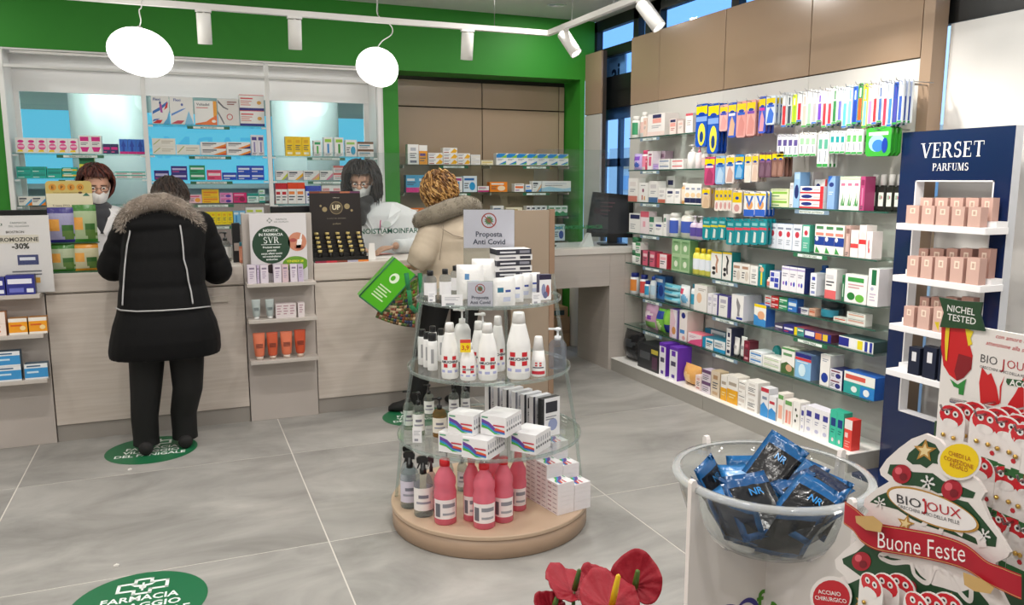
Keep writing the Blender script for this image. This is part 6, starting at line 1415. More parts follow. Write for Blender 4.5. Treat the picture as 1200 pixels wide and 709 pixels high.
# local x = -Y
m = MB()
xL, xR = -VY1, -VY0
c0, c1, cz0, cz1 = -2.835, -2.43, 0.36, 1.50
m.box(xL, 0, 0.0, c0, 0.05, VZ, 'aeb4c0', front=NV); m.box(c1, 0, 0.0, xR, 0.05, VZ, 'c9ccd2', front=NV)
m.box(c0, 0, cz1, c1, 0.05, VZ, NV); m.box(c0, 0, 0.0, c1, 0.05, cz0, NV)
m.build('frame', 'gloss', t)
m = MB()
for (a, b, z0, z1) in ((c0, c0 + 0.006, cz0, cz1), (c1 - 0.006, c1, cz0, cz1), (c0, c1, cz0, cz0 + 0.006), (c0, c1, cz1 - 0.006, cz1)): m.box(a, -0.002, z0, b, 0.052, z1, 'eeedf0')
m.build('window_liner', 'satin', t)
m = MB(); put_text(m, serif_geo('VERSET', 0.1), (xL + xR) / 2 - 0.012, 1.605, 0.068, -0.0006, 'f2f2f2', maxw=0.40); put_text(m, serif_geo('PARFUMS', 0.08), (xL + xR) / 2 - 0.012, 1.545, 0.033, -0.0006, 'f2f2f2', maxw=0.2)
m.build('lettering', 'carton', t)
m = MB(); m.box(xL - 0.02, -0.16, 0.0, xR + 0.02, 0.07, 0.02, NV); m.build('foot', 'gloss', t)
TRZ = [1.302, 1.056, 0.822, 0.60]
for z in TRZ:
    m = MB(); m.box(-2.80, -0.145, z - 0.03, -2.345, -0.001, z - 0.0005, 'f1f0f2'); tr = m.build('tray', 'satin', t); bev(tr, 0.002)
    m = MB(); m.box(-2.79, -0.073, z, -2.35, -0.0015, z + 0.024, 'f1f0f2'); m.build('step', 'satin', tr)
rose = ('d2aea2', 'bb968b', [('r', 0.3, 0.56, 0.7, 0.86, 'efdccc'), ('r', 0.4, 0.62, 0.6, 0.8, 'c9a898')])
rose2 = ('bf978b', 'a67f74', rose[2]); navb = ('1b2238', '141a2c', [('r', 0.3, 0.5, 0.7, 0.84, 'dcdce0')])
GV = 'perfume cartons on the navy stand'
FR, RR = VX - 0.138, VX - 0.066
for k, (z, top, rear, nm, fx, rx, fs, rs) in enumerate((
        (TRZ[0], 240.5, 231.5, 'top tray', [(1061, 1076), (1079, 1094), (1096, 1111), (1114, 1129), (1133, 1148)], [(1077, 1091), (1094, 1109), (1112, 1127), (1130, 1145), (1148, 1162)], rose, rose),
        (TRZ[1], 300, 291, 'second tray', [(1062, 1075), (1078, 1091), (1094, 1108), (1112, 1127), (1131, 1146)], [(1075, 1086), (1088, 1104), (1107, 1120), (1123, 1137), (1144, 1158)], rose, rose2),
        (TRZ[2], 359, 348, 'third tray', [(1058, 1070), (1074, 1088), (1092, 1106), (1111, 1126), (1130, 1145)], [(1076, 1087), (1089, 1102), (1106, 1119), (1124, 1138)], rose, rose2),
        (TRZ[3], 407, 406, 'lowest tray', [(1063, 1076), (1080, 1095), (1098, 1112), (1116, 1130)], [(1081, 1094), (1099, 1112)], navb, navb))):
    cn = 'navy' if k == 3 else 'rose'
    def adj(lst, c, zz, lo=-2.85, hi=-2.352):
        return [q for q in lst if -along('R', c, zz, q[1]) < hi]
    F_ = adj(fx, FR, z); R_ = adj(rx, RR, z + 0.024)
    row('R', FR, z, f'front row of the {nm}', GV, [I(a, b, top + (0 if k == 3 else i * 0.5), fs, f'{cn} perfume carton', d=0.045, name='perfume_carton') for i, (a, b) in enumerate(F_)])
    row('R', RR, z + 0.0245, f'raised row of the {nm}', GV, [I(a, b, rear, rs, f'{cn} perfume carton', d=0.04, name='perfume_carton') for a, b in R_])

# ================================================================ BOWL STAND
BC = Vector((1.19, 1.357, 0)); BROT = -math.atan2(1.19, 1.357)
t = thing('bowl_stand', 'white crossed-panel stand printed with a farm logo, holding the bowl', 'display stand', BC, BROT)
def bowl_r(z):   # outer radius of the bowl at height z
    pr = [(0.672, 0.0), (0.674, 0.05), (0.682, 0.085), (0.70, 0.125), (0.73, 0.16), (0.77, 0.186), (0.81, 0.199), (0.85, 0.205)]
    for (z0, r0), (z1, r1) in zip(pr[:-1], pr[1:]):
        if z0 <= z <= z1: return r0 + (r1 - r0) * (z - z0) / (z1 - z0)
    return 0.205
arc = [(bowl_r(z) + 0.004, z) for z in (0.838, 0.81, 0.77, 0.73, 0.70, 0.684)] + [(0.05, 0.668), (0.003, 0.667)]
outl = [(0.003, 0.0), (0.228, 0.0), (0.228, 0.868), (0.224, 0.874), (0.216, 0.874), (0.2125, 0.866)] + arc
for ang in (225, -45, 135, 45):
    M = Matrix.Rotation(R(ang), 4, 'Z')
    m = MB(); m.prism(outl, -0.006, 0.006, 'dcd6d2', 'efe6e2', M=M); m.build('panel', 'satin', t)
# logo print on the two inner faces: purple swirl and green lettering
def arcpts(cx, cz, rx, rz, a0, a1, w, n=18):
    o = [(cx + (rx + w * math.sin(math.pi * i / n)) * math.cos(R(a0 + (a1 - a0) * i / n)), cz + (rz + w * math.sin(math.pi * i / n)) * math.sin(R(a0 + (a1 - a0) * i / n))) for i in range(n + 1)]
    q = [(cx + (rx - w * math.sin(math.pi * i / n)) * math.cos(R(a0 + (a1 - a0) * i / n)), cz + (rz - w * math.sin(math.pi * i / n)) * math.sin(R(a0 + (a1 - a0) * i / n))) for i in range(n + 1)]
    return o, q
m = MB()
ML = Matrix.Rotation(R(45), 4, 'Z')           # right-hand inner face of the front-left arm: local x from -0.22 to 0
def strip_on(M, o, q, col, y):
    n = len(o); m.add([M @ Vector((x, y, z)) for x, z in o] + [M @ Vector((x, y, z)) for x, z in q], [(i, i + 1, n + i + 1, n + i) for i in range(n - 1)], col)
for (cx, a0, a1) in ((-0.115, 200, 60), (-0.06, 150, -20)):
    o, q = arcpts(cx, 0.508, 0.058 if cx < -0.1 else 0.04, 0.056, a0, a1, 0.006)
    strip_on(ML, o, q, '3a2f86', -0.0066)
put_text(m, text_geo('ia', 0.02), -0.085, 0.472, 0.05, -0.0068, '4a7a1c', M=ML)
put_text(m, text_geo('f', 0.025), -0.018, 0.53, 0.05, -0.0068, '4a8a1c', M=ML)
MR = Matrix.Rotation(R(-45), 4, 'Z')
put_text(m, text_geo('arm', 0.025), 0.075, 0.522, 0.05, -0.0068, '4a8a1c', M=MR, rot=R(-10))
m.build('printed_logo', 'carton', t)
# the bowl itself
m = MB()
ko = [(bowl_r(z), z) for z in (0.676, 0.682, 0.70, 0.73, 0.77, 0.81, 0.846)]
prof = [(0.0, 0.6735), (0.05, 0.6745)] + ko + [(0.2165, 0.847), (0.2165, 0.855), (0.2, 0.855)] + [(bowl_r(z) - 0.004, z + 0.003) for z in (0.81, 0.77, 0.73, 0.70, 0.682)] + [(0.04, 0.679), (0.0, 0.678)]
m.lathe(prof, 'f6f8f8', 48)
bowl = m.build('clear_bowl', 'acrylic', None, BC); tag(bowl, 'large clear plastic bowl of wrapped face masks on the white stand', 'bowl')
m = MB(); m.lathe([(0.2168, 0.845), (0.2195, 0.85), (0.2168, 0.857), (0.2, 0.8575), (0.199, 0.8562), (0.2166, 0.8556)], 'eceeee', 56, ring=True); m.build('rim', 'rimplastic', bowl)
# wrapped masks: glossy sachets with a dark mask and blue header
def sachet(w, h, dk, bl, seed):
    rnd = random.Random(seed)
    m = MB(); nu, nv = 8, 10
    for sgn in (-1, 1):
        V = []
        for j in range(nv + 1):
            for i in range(nu + 1):
                u, v = i / nu, j / nv
                b = math.sin(math.pi * u) ** 0.7 * math.sin(math.pi * v) ** 0.7
                V.append(((u - 0.5) * w, (v - 0.5) * h, sgn * 0.0045 * b + (0.0022 * rnd.uniform(-1, 1) if 0 < i < nu and 0 < j < nv else 0) + 0.01 * math.sin(u * 3 + seed) * (v - 0.5)))
        F = [(j * (nu + 1) + i, j * (nu + 1) + i + 1, (j + 1) * (nu + 1) + i + 1, (j + 1) * (nu + 1) + i) for j in range(nv) for i in range(nu)]
        if sgn < 0: F = [tuple(reversed(f)) for f in F]
        for idx, f in enumerate(F):
            j, i = idx // nu, idx % nu
            c = bl if j >= nv - 2 or (j == 0) or i == 0 else dk
            m.add([V[q] for q in f], [(0, 1, 2, 3)], c, smooth=True)
    if dk < '4':
        put_text(m, text_geo('NR', 0.02), 0, 0, h * 0.11, 0.0, '2a7fc0', M=Matrix.Translation((w * 0.12, h * 0.12, 0.0085)) @ Matrix.Rotation(R(-90), 4, 'X'))
    me = m.mesh('mask_sachet', 'foil')
    bm = bmesh.new(); bm.from_mesh(me); bmesh.ops.remove_doubles(bm, verts=bm.verts, dist=1e-5); bm.to_mesh(me); bm.free()
    return me
SAC = [sachet(0.105, 0.145, '121317', '14548a', 1), sachet(0.11, 0.15, '15181d', '174a7c', 2), sachet(0.12, 0.15, '7aa2c8', '2670ac', 3), sachet(0.105, 0.145, '14203a', '185c94', 4)]
rnd = random.Random(5)
pile = []
for k in range(7):
    a = 2.4 * k; rr = 0.01 + 0.003 * k
    z = 0.692 + k * 0.0135
    pile.append((rr * math.cos(a), rr * math.sin(a), z, rnd.uniform(-2, 2), rnd.uniform(-2, 2), rnd.uniform(0, 180), (0, 1, 3, 0, 1, 3)[k % 6]))
pile += [(-0.045, 0.03, 0.818, 12, -6, 15, 2), (-0.045, -0.02, 0.802, 4, -4, 70, 2), (0.085, -0.02, 0.815, 20, -16, 38, 1), (0.09, 0.03, 0.823, 10, -22, 42, 3), (-0.03, -0.09, 0.81, 40, -8, 28, 1), (0.07, -0.085, 0.815, 36, 14, -30, 0), (0.0, 0.05, 0.852, 50, 14, -38, 0)]
wall_n = len(pile)
for k in range(8):      # sachets leaning up the bowl's wall
    a = R(20 + 45 * k)
    pile.append((0.133 * math.cos(a), 0.133 * math.sin(a), 0.77 + 0.008 * (k % 2), 0, 0, 0, (0, 1, 3)[k % 3], a))
for k, pp in enumerate(pile):
    u, v, z, rx, ry, rzz, s = pp[:7]
    o = put('mask_sachet', SAC[s], None, BC + Matrix.Rotation(BROT, 3, 'Z') @ Vector((u, v, z)), rot=(R(rx), R(ry), R(rzz) + BROT))
    o['category'] = 'face mask'; o['group'] = 'wrapped masks in the clear bowl'
    if len(pp) > 7:
        o.rotation_euler = (Matrix.Rotation(BROT + pp[7] - R(90), 3, 'Z') @ Matrix.Rotation(R(63), 3, 'X') @ Matrix.Rotation(R(10 * (k % 3) - 10), 3, 'Z')).to_euler()
        o['label'] = f'wrapped dark mask leaning on the inside wall of the bowl, {ordinal(k - wall_n)} counted from the right'
        continue
    if k == wall_n - 1: lab = 'wrapped black mask with blue strip standing highest in the clear bowl'
    elif s == 2: lab = f'wrapped pale blue mask in the clear bowl, {["upper", "lower"][k - 7]} one at left'
    elif k >= 7: lab = f'wrapped dark mask near the bowl rim, {["at right", "at far right", "at front left", "at front right"][k - 9]}'
    else: lab = f'wrapped dark mask buried in the bowl pile, {ordinal(k)} layer from bottom'
    o['label'] = lab

# ================================================================ EARRING DISPLAY
t = thing('earring_display', 'carton earring display with tulip header at the right edge', 'display stand', (0, 0, 0))
HX, TXP, CXP_ = 1.03, 0.885, 0.955
def brd(X):   # pixel -> local (x, z) on a board facing -X, object at (X,0,0) turned -90
    def f(px_, py_):
        p = onX(px_, py_, X); return (-p[1], p[2])
    return f
H_ = brd(HX)
b8 = lambda cx, cy: H_(1090 + cx / 4.427, 340 + cy / 4.43)   # traced on the tulip header
m = MB()
lf = -H_(1103, 430)[0]
m.prism([(-lf, 0.66), (-0.42, 0.66), (-0.42, H_(1200, 396)[1] + 0.004), b8(75, 160), (-lf, 1.1)], 0, 0.006, 'f1ece8', 'e2dcd6')
hb = m.build('header_board', 'carton', t, (HX, 0, 0), R(-90))
m = MB()
def sh(pts, col, k): m.flat([b8(*p) for p in pts][::-1], -0.0005 * k, col)
sh([(60, 190), (185, 190), (200, 260), (222, 340), (215, 410), (175, 455), (140, 470), (100, 440), (70, 390), (58, 300)], 'd01a20', 1)
sh([(150, 330), (218, 350), (215, 410), (175, 455), (140, 470), (128, 420)], '8a0f1c', 2)
sh([(85, 190), (105, 190), (98, 280), (90, 370), (82, 360), (80, 260)], 'f0cf2a', 3)
sh([(184, 195), (228, 215), (212, 250), (222, 280), (200, 290)], 'f2d72c', 2)
sh([(25, 165), (50, 165), (45, 215)], 'f2d72c', 2)
sh([(105, 460), (145, 490), (190, 460), (180, 500), (175, 545), (150, 540), (150, 510), (125, 500)], '2f8a3c', 2)
sh([(270, 400), (300, 440), (318, 430), (345, 500), (362, 590), (330, 600), (262, 590), (255, 480)], 'd01a20', 1)
sh([(388, 445), (372, 500), (366, 590), (360, 580), (362, 500)], 'd01a20', 1)
sh([(440, 540), (487, 450), (487, 640), (400, 630), (405, 590)], 'd01a20', 1)
sh([(400, 458), (487, 470), (487, 505), (405, 492), (396, 475)], '2a5a34', 2)
put_text(m, text_geo('ACCIAIO', 0.03), b8(415, 490)[0], b8(415, 490)[1], 0.0085, -0.0016, 'f4f4f0', 'l')
def btext(s, p, h, col, al='l', bold=0.0, shear=0.0, k=1, rot=0.0):
    q = b8(*p); put_text(m, text_geo(s, bold, shear), q[0], q[1], h, -0.0005 * k, col, al, rot=rot)
btext('BIO', (262, 372), 0.012, '3a3a3e', bold=-0.005); 
xx = b8(262, 372)
put_text(m, text_geo('J', 0.0), xx[0] + 0.0305, xx[1] - 0.003, 0.0145, -0.0006, 'b81f2c', 'l')
put_text(m, text_geo('OUX', -0.005), xx[0] + 0.039, xx[1], 0.012, -0.0006, 'b81f2c', 'l')
put_text(m, text_geo('ORECCHINI AMICI DELLA PELLE', 0.0), xx[0], xx[1] - 0.0085, 0.0042, -0.0006, '4a4a4e', 'l', maxw=0.072)
btext('con amore e', (342, 248), 0.0062, 'c8303a', shear=0.3); btext('attenzione alla salute', (290, 282), 0.0062, 'c8303a', shear=0.3)
m.build('header_print', 'carton', hb)
# green flag with lettering
m = MB(); fl = [(60, 35), (170, 55), (285, 62), (275, 125), (298, 212), (200, 200), (65, 190), (85, 115)]
m.prism([b8(*p) for p in fl][::-1], -0.006, -0.003, '24492a', '1c3a22')
q = b8(175, 118); put_text(m, text_geo('NICHEL', 0.01), q[0], q[1], 0.0098, -0.0066, 'f2f2ee', maxw=0.044)
q = b8(178, 165); put_text(m, text_geo('TESTED', 0.01), q[0], q[1], 0.0098, -0.0066, 'f2f2ee', maxw=0.046)
m.build('flag', 'carton', hb)
# rail arms and the green hook panel below the header
gp = [(-lf, 0.66), (-0.42, 0.66), (-0.42, H_(1200, 510)[1]), (-lf, H_(1104, 495)[1])]
m = MB(); m.prism(gp, -0.004, -0.001, '2c4a2e', '243c26'); m.build('hook_panel', 'carton', t, (HX, 0, 0), R(-90))
# body below
m = MB(); m.box(0.90, 0.36, 0.0, 1.10, 0.90, 0.655, 'e6e0da'); bev(m.build('body', 'carton', t), 0.004)
# the fir-tree board
T_ = brd(TXP)
c7 = lambda cx, cy: T_(940 + cx / 3.392, 500 + cy / 3.392)
out = [(490, 28), (545, 52), (585, 100), (640, 170), (700, 215), (728, 262), (712, 290), (745, 370), (800, 455), (826, 500), (815, 520), (770, 540), (760, 600), (800, 680), (840, 760), (0, 760), (40, 700), (120, 620), (165, 592), (135, 565), (130, 530), (165, 495), (215, 452), (200, 430), (215, 400), (265, 335), (244, 312), (250, 283), (300, 245), (345, 218), (312, 192), (308, 170), (335, 130), (385, 85), (435, 48)]
m = MB(); m.prism([c7(*p) for p in out][::-1], 0, 0.005, 'e9e2df', 'd8d0cc')
tree = m.build('tree_board', 'carton', t, (TXP, 0, 0), R(-90))
m = MB()
def tp_(pts, col, k): m.flat([c7(*p) for p in pts][::-1], -0.0004 * k, col)
DG = '21472b'
tp_([(488, 52), (530, 70), (560, 120), (545, 150), (520, 145), (495, 165), (470, 150), (440, 150), (415, 130), (425, 105)], DG, 1)
tp_([(350, 150), (395, 150), (440, 180), (520, 185), (560, 215), (640, 240), (690, 262), (680, 285), (640, 280), (600, 262), (540, 265), (500, 245), (450, 235), (400, 232), (370, 205), (340, 185)], DG, 1)
tp_([(390, 240), (470, 265), (560, 275), (660, 300), (720, 370), (775, 440), (770, 478), (700, 470), (630, 440), (560, 415), (500, 395), (440, 370), (380, 330), (270, 300), (300, 275)], DG, 1)
tp_([(230, 430), (290, 470), (350, 520), (430, 535), (470, 590), (520, 630), (560, 640), (620, 660), (690, 640), (740, 700), (770, 760), (70, 760), (150, 640), (240, 600), (165, 545), (160, 525), (215, 500), (250, 470)], DG, 1)
def zig(pts, w, k=2):
    P = [Vector((*c7(*p), 0)) for p in pts]; A, B = [], []
    for i, p in enumerate(P):
        d = (P[min(i + 1, len(P) - 1)] - P[max(i - 1, 0)]).normalized(); n_ = Vector((-d.y, d.x, 0)) * w
        A.append((p.x + n_.x, -0.0004 * k, p.y + n_.y)); B.append((p.x - n_.x, -0.0004 * k, p.y - n_.y))
    n_ = len(P); m.add(A + B, [(i, n_ + i, n_ + i + 1, i + 1) for i in range(n_ - 1)], 'e9e2df')
def curve(pts, n=6):
    P = [Vector((*p, 0)) for p in pts]; o = []
    for i in range(len(P) - 1):
        p0, p1, p2, p3 = P[max(i - 1, 0)], P[i], P[i + 1], P[min(i + 2, len(P) - 1)]
        for s in range(n):
            u = s / n; v = 0.5 * ((2 * p1) + (p2 - p0) * u + (2 * p0 - 5 * p1 + 4 * p2 - p3) * u * u + (3 * p1 - p0 - 3 * p2 + p3) * u ** 3); o.append((v.x, v.y))
    o.append((P[-1].x, P[-1].y)); return o
zig(curve([(350, 500), (310, 515), (360, 540), (430, 540), (450, 590), (500, 620), (530, 560), (580, 585), (630, 660), (670, 690), (680, 610), (740, 640)]), 0.0032)
zig(curve([(470, 345), (500, 370), (480, 400), (540, 430), (570, 390), (640, 430)]), 0.003)
zig(curve([(640, 400), (700, 430), (720, 480)]), 0.006)
def disc(cx, cy, r, col, k, ry=None, n=22): tp_([(cx + r * math.cos(2 * math.pi * i / n), cy + (ry or r) * math.sin(2 * math.pi * i / n)) for i in range(n)], col, k)
def starp(cx, cy, r, col, k, rot=0, n=5, inner=0.42):
    tp_([(cx + (r if i % 2 == 0 else r * inner) * math.sin(math.pi * i / n + rot), cy - (r if i % 2 == 0 else r * inner) * math.cos(math.pi * i / n + rot)) for i in range(2 * n)], col, k)
for cx, cy, r in ((398, 188, 38), (598, 252, 42), (238, 535, 38), (428, 640, 30)):
    disc(cx, cy, r, 'a81a2c', 3); disc(cx - r * 0.3, cy - r * 0.35, r * 0.38, 'e0606c', 4); disc(cx + r * 0.2, cy + r * 0.3, r * 0.4, '7a1020', 4)
for cx, cy, r, ro in ((490, 95, 48, 0.1), (413, 385, 38, 0.3), (590, 690, 34, 0.2), (236, 695, 26, 0.4)):
    starp(cx, cy, r, 'b9893c', 3, ro); starp(cx, cy, r * 0.62, 'ead29a', 4, ro)
for cx, cy, r in ((503, 222, 30), (312, 302, 24), (726, 432, 28)):
    for a in range(3):
        an = math.pi * a / 3 + 0.2; dx, dy = math.sin(an) * r, math.cos(an) * r; nx, ny = math.cos(an) * r * 0.11, -math.sin(an) * r * 0.11
        tp_([(cx - dx - nx, cy - dy - ny), (cx + dx - nx, cy + dy - ny), (cx + dx + nx, cy + dy + ny), (cx - dx + nx, cy - dy + ny)], 'e6e4e2', 4)
    for a in range(6):
        an = math.pi * a / 3 + 0.2; disc(cx + math.sin(an) * r * 0.72, cy + math.cos(an) * r * 0.72, r * 0.2, 'e6e4e2', 3, n=6)
# logo ellipse
rot = R(21)
el = [(524 + 186 * math.cos(a) * math.cos(rot) - 55 * math.sin(a) * math.sin(rot), 328 + 186 * math.cos(a) * math.sin(rot) + 55 * math.sin(a) * math.cos(rot)) for a in [2 * math.pi * i / 36 for i in range(36)]]
tp_([(524 + (x - 524) * 1.05, 328 + (y - 328) * 1.1) for x, y in el], 'b9893c', 5); tp_(el, 'f0ebea', 6)
def ttext(s, p, p2, h, col, bold=0.0, shear=0.0, k=8, sx=1.0):
    a, b = c7(*p), c7(*p2); an = math.atan2(b[1] - a[1], b[0] - a[0]); L_ = math.hypot(b[0] - a[0], b[1] - a[1])
    g = text_geo(s, bold, shear); put_text(m, g, a[0], a[1], h, -0.0004 * k, col, 'l', rot=an, sx=L_ / (g[2] * h))
ttext('BIO', (384, 300), (480, 325), 0.0125, '3a3a3e'); ttext('J', (482, 330), (502, 336), 0.0145, 'b81f2c'); ttext('OUX', (504, 330), (640, 365), 0.0125, 'b81f2c')
ttext('ORECCHINI AMICI DELLA PELLE', (388, 320), (632, 388), 0.0048, '4a4a4e')
disc(490, 290, 6, 'b81f2c', 8)
# discs with lettering
disc(634, 134, 88, 'e9e2df', 9, 78); disc(634, 134, 78, 'f2cf12', 10, 68)
for s, p, q_, h in (('CHIEDI LA', (592, 110), (680, 136), 0.0058), ('CONFEZIONE', (574, 128), (690, 168), 0.0058), ('REGALO', (598, 156), (668, 180), 0.0058)): ttext(s, p, q_, h, 'a8461c', k=12)
disc(122, 672, 84, 'e9e2df', 9, 80); disc(124, 678, 74, 'c01626', 10, 70)
ttext('ACCIAIO', (74, 660), (165, 672), 0.0062, 'f4f0ee', 0.01, k=12); ttext('CHIRURGICO', (62, 684), (188, 700), 0.0062, 'f4f0ee', 0.01, k=12)
m.build('printed_tree', 'carton', tree)
# ribbon banner, a curled card in front of the tree
m = MB()
top = curve([(195, 290), (250, 318), (290, 350), (330, 378), (430, 400), (560, 425), (680, 462), (770, 520), (830, 545), (900, 580)]); bot = curve([(190, 380), (240, 408), (275, 452), (330, 488), (430, 510), (560, 535), (680, 565), (770, 610), (830, 640), (900, 680)])
n = len(top)
def dep_(i): u = i / (n - 1); return -0.012 - 0.006 * math.sin(u * math.pi * 3)
Vt = [(c7(*p)[0], dep_(i), c7(*p)[1]) for i, p in enumerate(top)]; Vb = [(c7(*p)[0], dep_(i), c7(*p)[1]) for i, p in enumerate(bot)]
m.add(Vt + Vb, [(i, n + i, n + i + 1, i + 1) for i in range(n - 1)], 'b0142a', smooth=True)
for off, col in ((0.05, 'd9b870'), (0.93, 'd9b870')):
    E0 = [Vector(a).lerp(Vector(b), off) + Vector((0, -0.0006, 0)) for a, b in zip(Vt, Vb)]; E1 = [Vector(a).lerp(Vector(b), off + 0.022) + Vector((0, -0.0006, 0)) for a, b in zip(Vt, Vb)]
    m.add(E0 + E1, [(i, n + i, n + i + 1, i + 1) for i in range(n - 1)], col)
ttext('Buone', (345, 470), (520, 500), 0.024, 'f6f0ee', -0.004, 0.25, k=52); ttext('Feste', (545, 505), (700, 528), 0.024, 'f6f0ee', -0.004, 0.25, k=52)
for pts in ([(258, 345), (330, 345), (368, 375), (360, 410), (300, 400), (262, 372)], [(690, 565), (760, 590), (815, 625), (800, 650), (735, 640), (695, 615)]):
    m.flat([c7(*p) for p in pts][::-1], -0.0222, 'c9a468')
m.build('ribbon', 'carton', tree)
# rails and earring cards
C_ = brd(CXP_)
def ear_card():
    m = MB(); w, h = 0.048, 0.072
    o = circle(0, 0.052, 0.0215, 0.02, 12, 0, 180)
    pts = [(-0.0215, 0.0), (0.0215, 0.0)] + o
    m.prism(pts, 0, 0.0016, 'f1ecea', 'dcd6d2')
    m.flat([(-0.0215, 0), (0.0215, 0), (0.0215, 0.009), (-0.0215, 0.009)], -0.0003, '2f6a38')
    m.flat(circle(0, 0.056, 0.0185, 0.0145, 14), -0.0003, 'd2222e'); m.flat(circle(0, 0.046, 0.012, 0.006, 12), -0.0006, 'f1ecea')
    for s in (-1, 1): m.flat(circle(s * 0.0065, 0.06, 0.0045, n=10), -0.0006, 'f6f4f2'); m.flat(circle(s * 0.0065, 0.06, 0.002, n=8), -0.0009, '2a2a2e')
    m.flat(circle(0.013, 0.018, 0.0035, n=6), -0.0006, 'c8303a')
    cm = m.mesh('card_sheet', 'gloss')
    m = MB()
    for s in (-0.008, 0.008): m.lathe([(0.0, 0), (0.003, 0.001), (0.003, 0.003), (0.0, 0.004)], 'd9b060', 8, M=Matrix.Translation((s, -0.0008, 0.028)) @ Matrix.Rotation(R(90), 4, 'X'))
    return cm, m.mesh('earring', 'metal')
ECM, EEM = ear_card()
rows_ = [('top', 472, [(1116, 474), (1156, 480), (1181, 488), (1203, 497)]), ('middle', 530, [(1150, 534), (1180, 546), (1206, 556)]), ('lower', 592, [(1166, 596), (1188, 606), (1208, 614)])]
for rn, _, hooks in rows_:
    for hi, (hx_, hy) in enumerate(hooks):
        for d in range(3):
            X_ = CXP_ - 0.012 + d * 0.022
            p = onX(hx_, hy, CXP_ - 0.012)
            o = put('earring_card', None, None, (X_, p[1], p[2] - 0.072), R(-90) + R((d * 7 + hi * 3) % 5 - 2))
            put('card_sheet', ECM, o); put('earring', EEM, o)
            tag(o, f'white earring card, {rn} row, {ordinal(hi)} hook from left, {["front", "middle", "rear"][d]} card', 'earrings', 'earring cards on the hooks')
        m = MB(); m.tube([(HX - 0.004, p[1], p[2] - 0.006), (CXP_ - 0.03, p[1], p[2] - 0.006), (CXP_ - 0.034, p[1], p[2] + 0.002)], 0.0016, 'c9c6c8', 6); m.build('hook', 'clearbottle', t)
    a, b = hooks[0], hooks[-1]
    pa, pb = onX(a[0] - 16, a[1] - 3, CXP_ + 0.03), onX(b[0] + 20, b[1] + 4, CXP_ + 0.03)
    m = MB(); m.tube([(CXP_ + 0.055, pa[1], pa[2]), (CXP_ + 0.055, pb[1], pb[2])], 0.004, 'cfc8cc', 8); m.build('rail', 'clearbottle', t)
# two small trays at the tree's foot with more cards
for (hx_, hy, nm) in ((1030, 668, 'left foot tray'), (1084, 690, 'right foot tray')):
    p = onX(hx_, hy, TXP - 0.05)
    m = MB(); m.box(TXP - 0.085, p[1] - 0.045, p[2] - 0.08, TXP - 0.002, p[1] + 0.045, p[2] - 0.076, 'd8d4d6'); m.build('foot_tray', 'acrylic', t)
    for d in range(3):
        o = put('earring_card', None, None, (TXP - 0.062 + d * 0.018, p[1] - d * 0.008, p[2] - 0.0755), R(-90) + R(6 * d - 5))
        put('card_sheet', ECM, o); put('earring', EEM, o)
        tag(o, f'white earring card in the {nm}, {["front", "middle", "rear"][d]} of three', 'earrings', 'earring cards in the foot trays')

# ================================================================ ANTHURIUM
ap = onZ(700, 690, 0.95)
base = Vector((ap[0], ap[1] + 0.02, 0))
t = thing('potted_anthurium', 'red anthurium flowers in a white planter at the bottom edge', 'plant', base)
m = MB(); m.lathe([(0.10, 0), (0.13, 0.02), (0.14, 0.55), (0.145, 0.6), (0.13, 0.6), (0.125, 0.56), (0.0, 0.555)], 'e4e2de', 28); m.build('planter', 'satin', t)
def spathe(w, h):
    m = MB(); nr, na = 8, 48
    V = [(0, 0, 0)]; F = []
    for i in range(1, nr + 1):
        u = i / nr
        for k in range(na):
            a = 2 * math.pi * k / na - math.pi / 2
            hrt = 1 - 0.42 * math.exp(-((k - 0) % na if (k % na) < na / 2 else na - k) ** 2 / 18.0)
            tip = 1 + 0.18 * math.exp(-((k - na / 2) ** 2) / 15.0)
            r = u * hrt * tip
            V.append((r * math.cos(a) * w, r * math.sin(a) * h + 0.18 * h * u, 0.16 * h * u * u + 0.07 * h * math.sin(5 * a) * u * u + 0.045 * h * math.sin(13 * a + 4 * u) * u))
    for k in range(na): F.append((0, 1 + k, 1 + (k + 1) % na))
    for i in range(nr - 1):
        for k in range(na):
            q = (k + 1) % na; F.append((1 + i * na + k, 1 + (i + 1) * na + k, 1 + (i + 1) * na + q, 1 + i * na + q))
    m.add(V, F, '8f0f22', smooth=True)
    return m.mesh('spathe', 'petal')
SPA = spathe(0.034, 0.035)
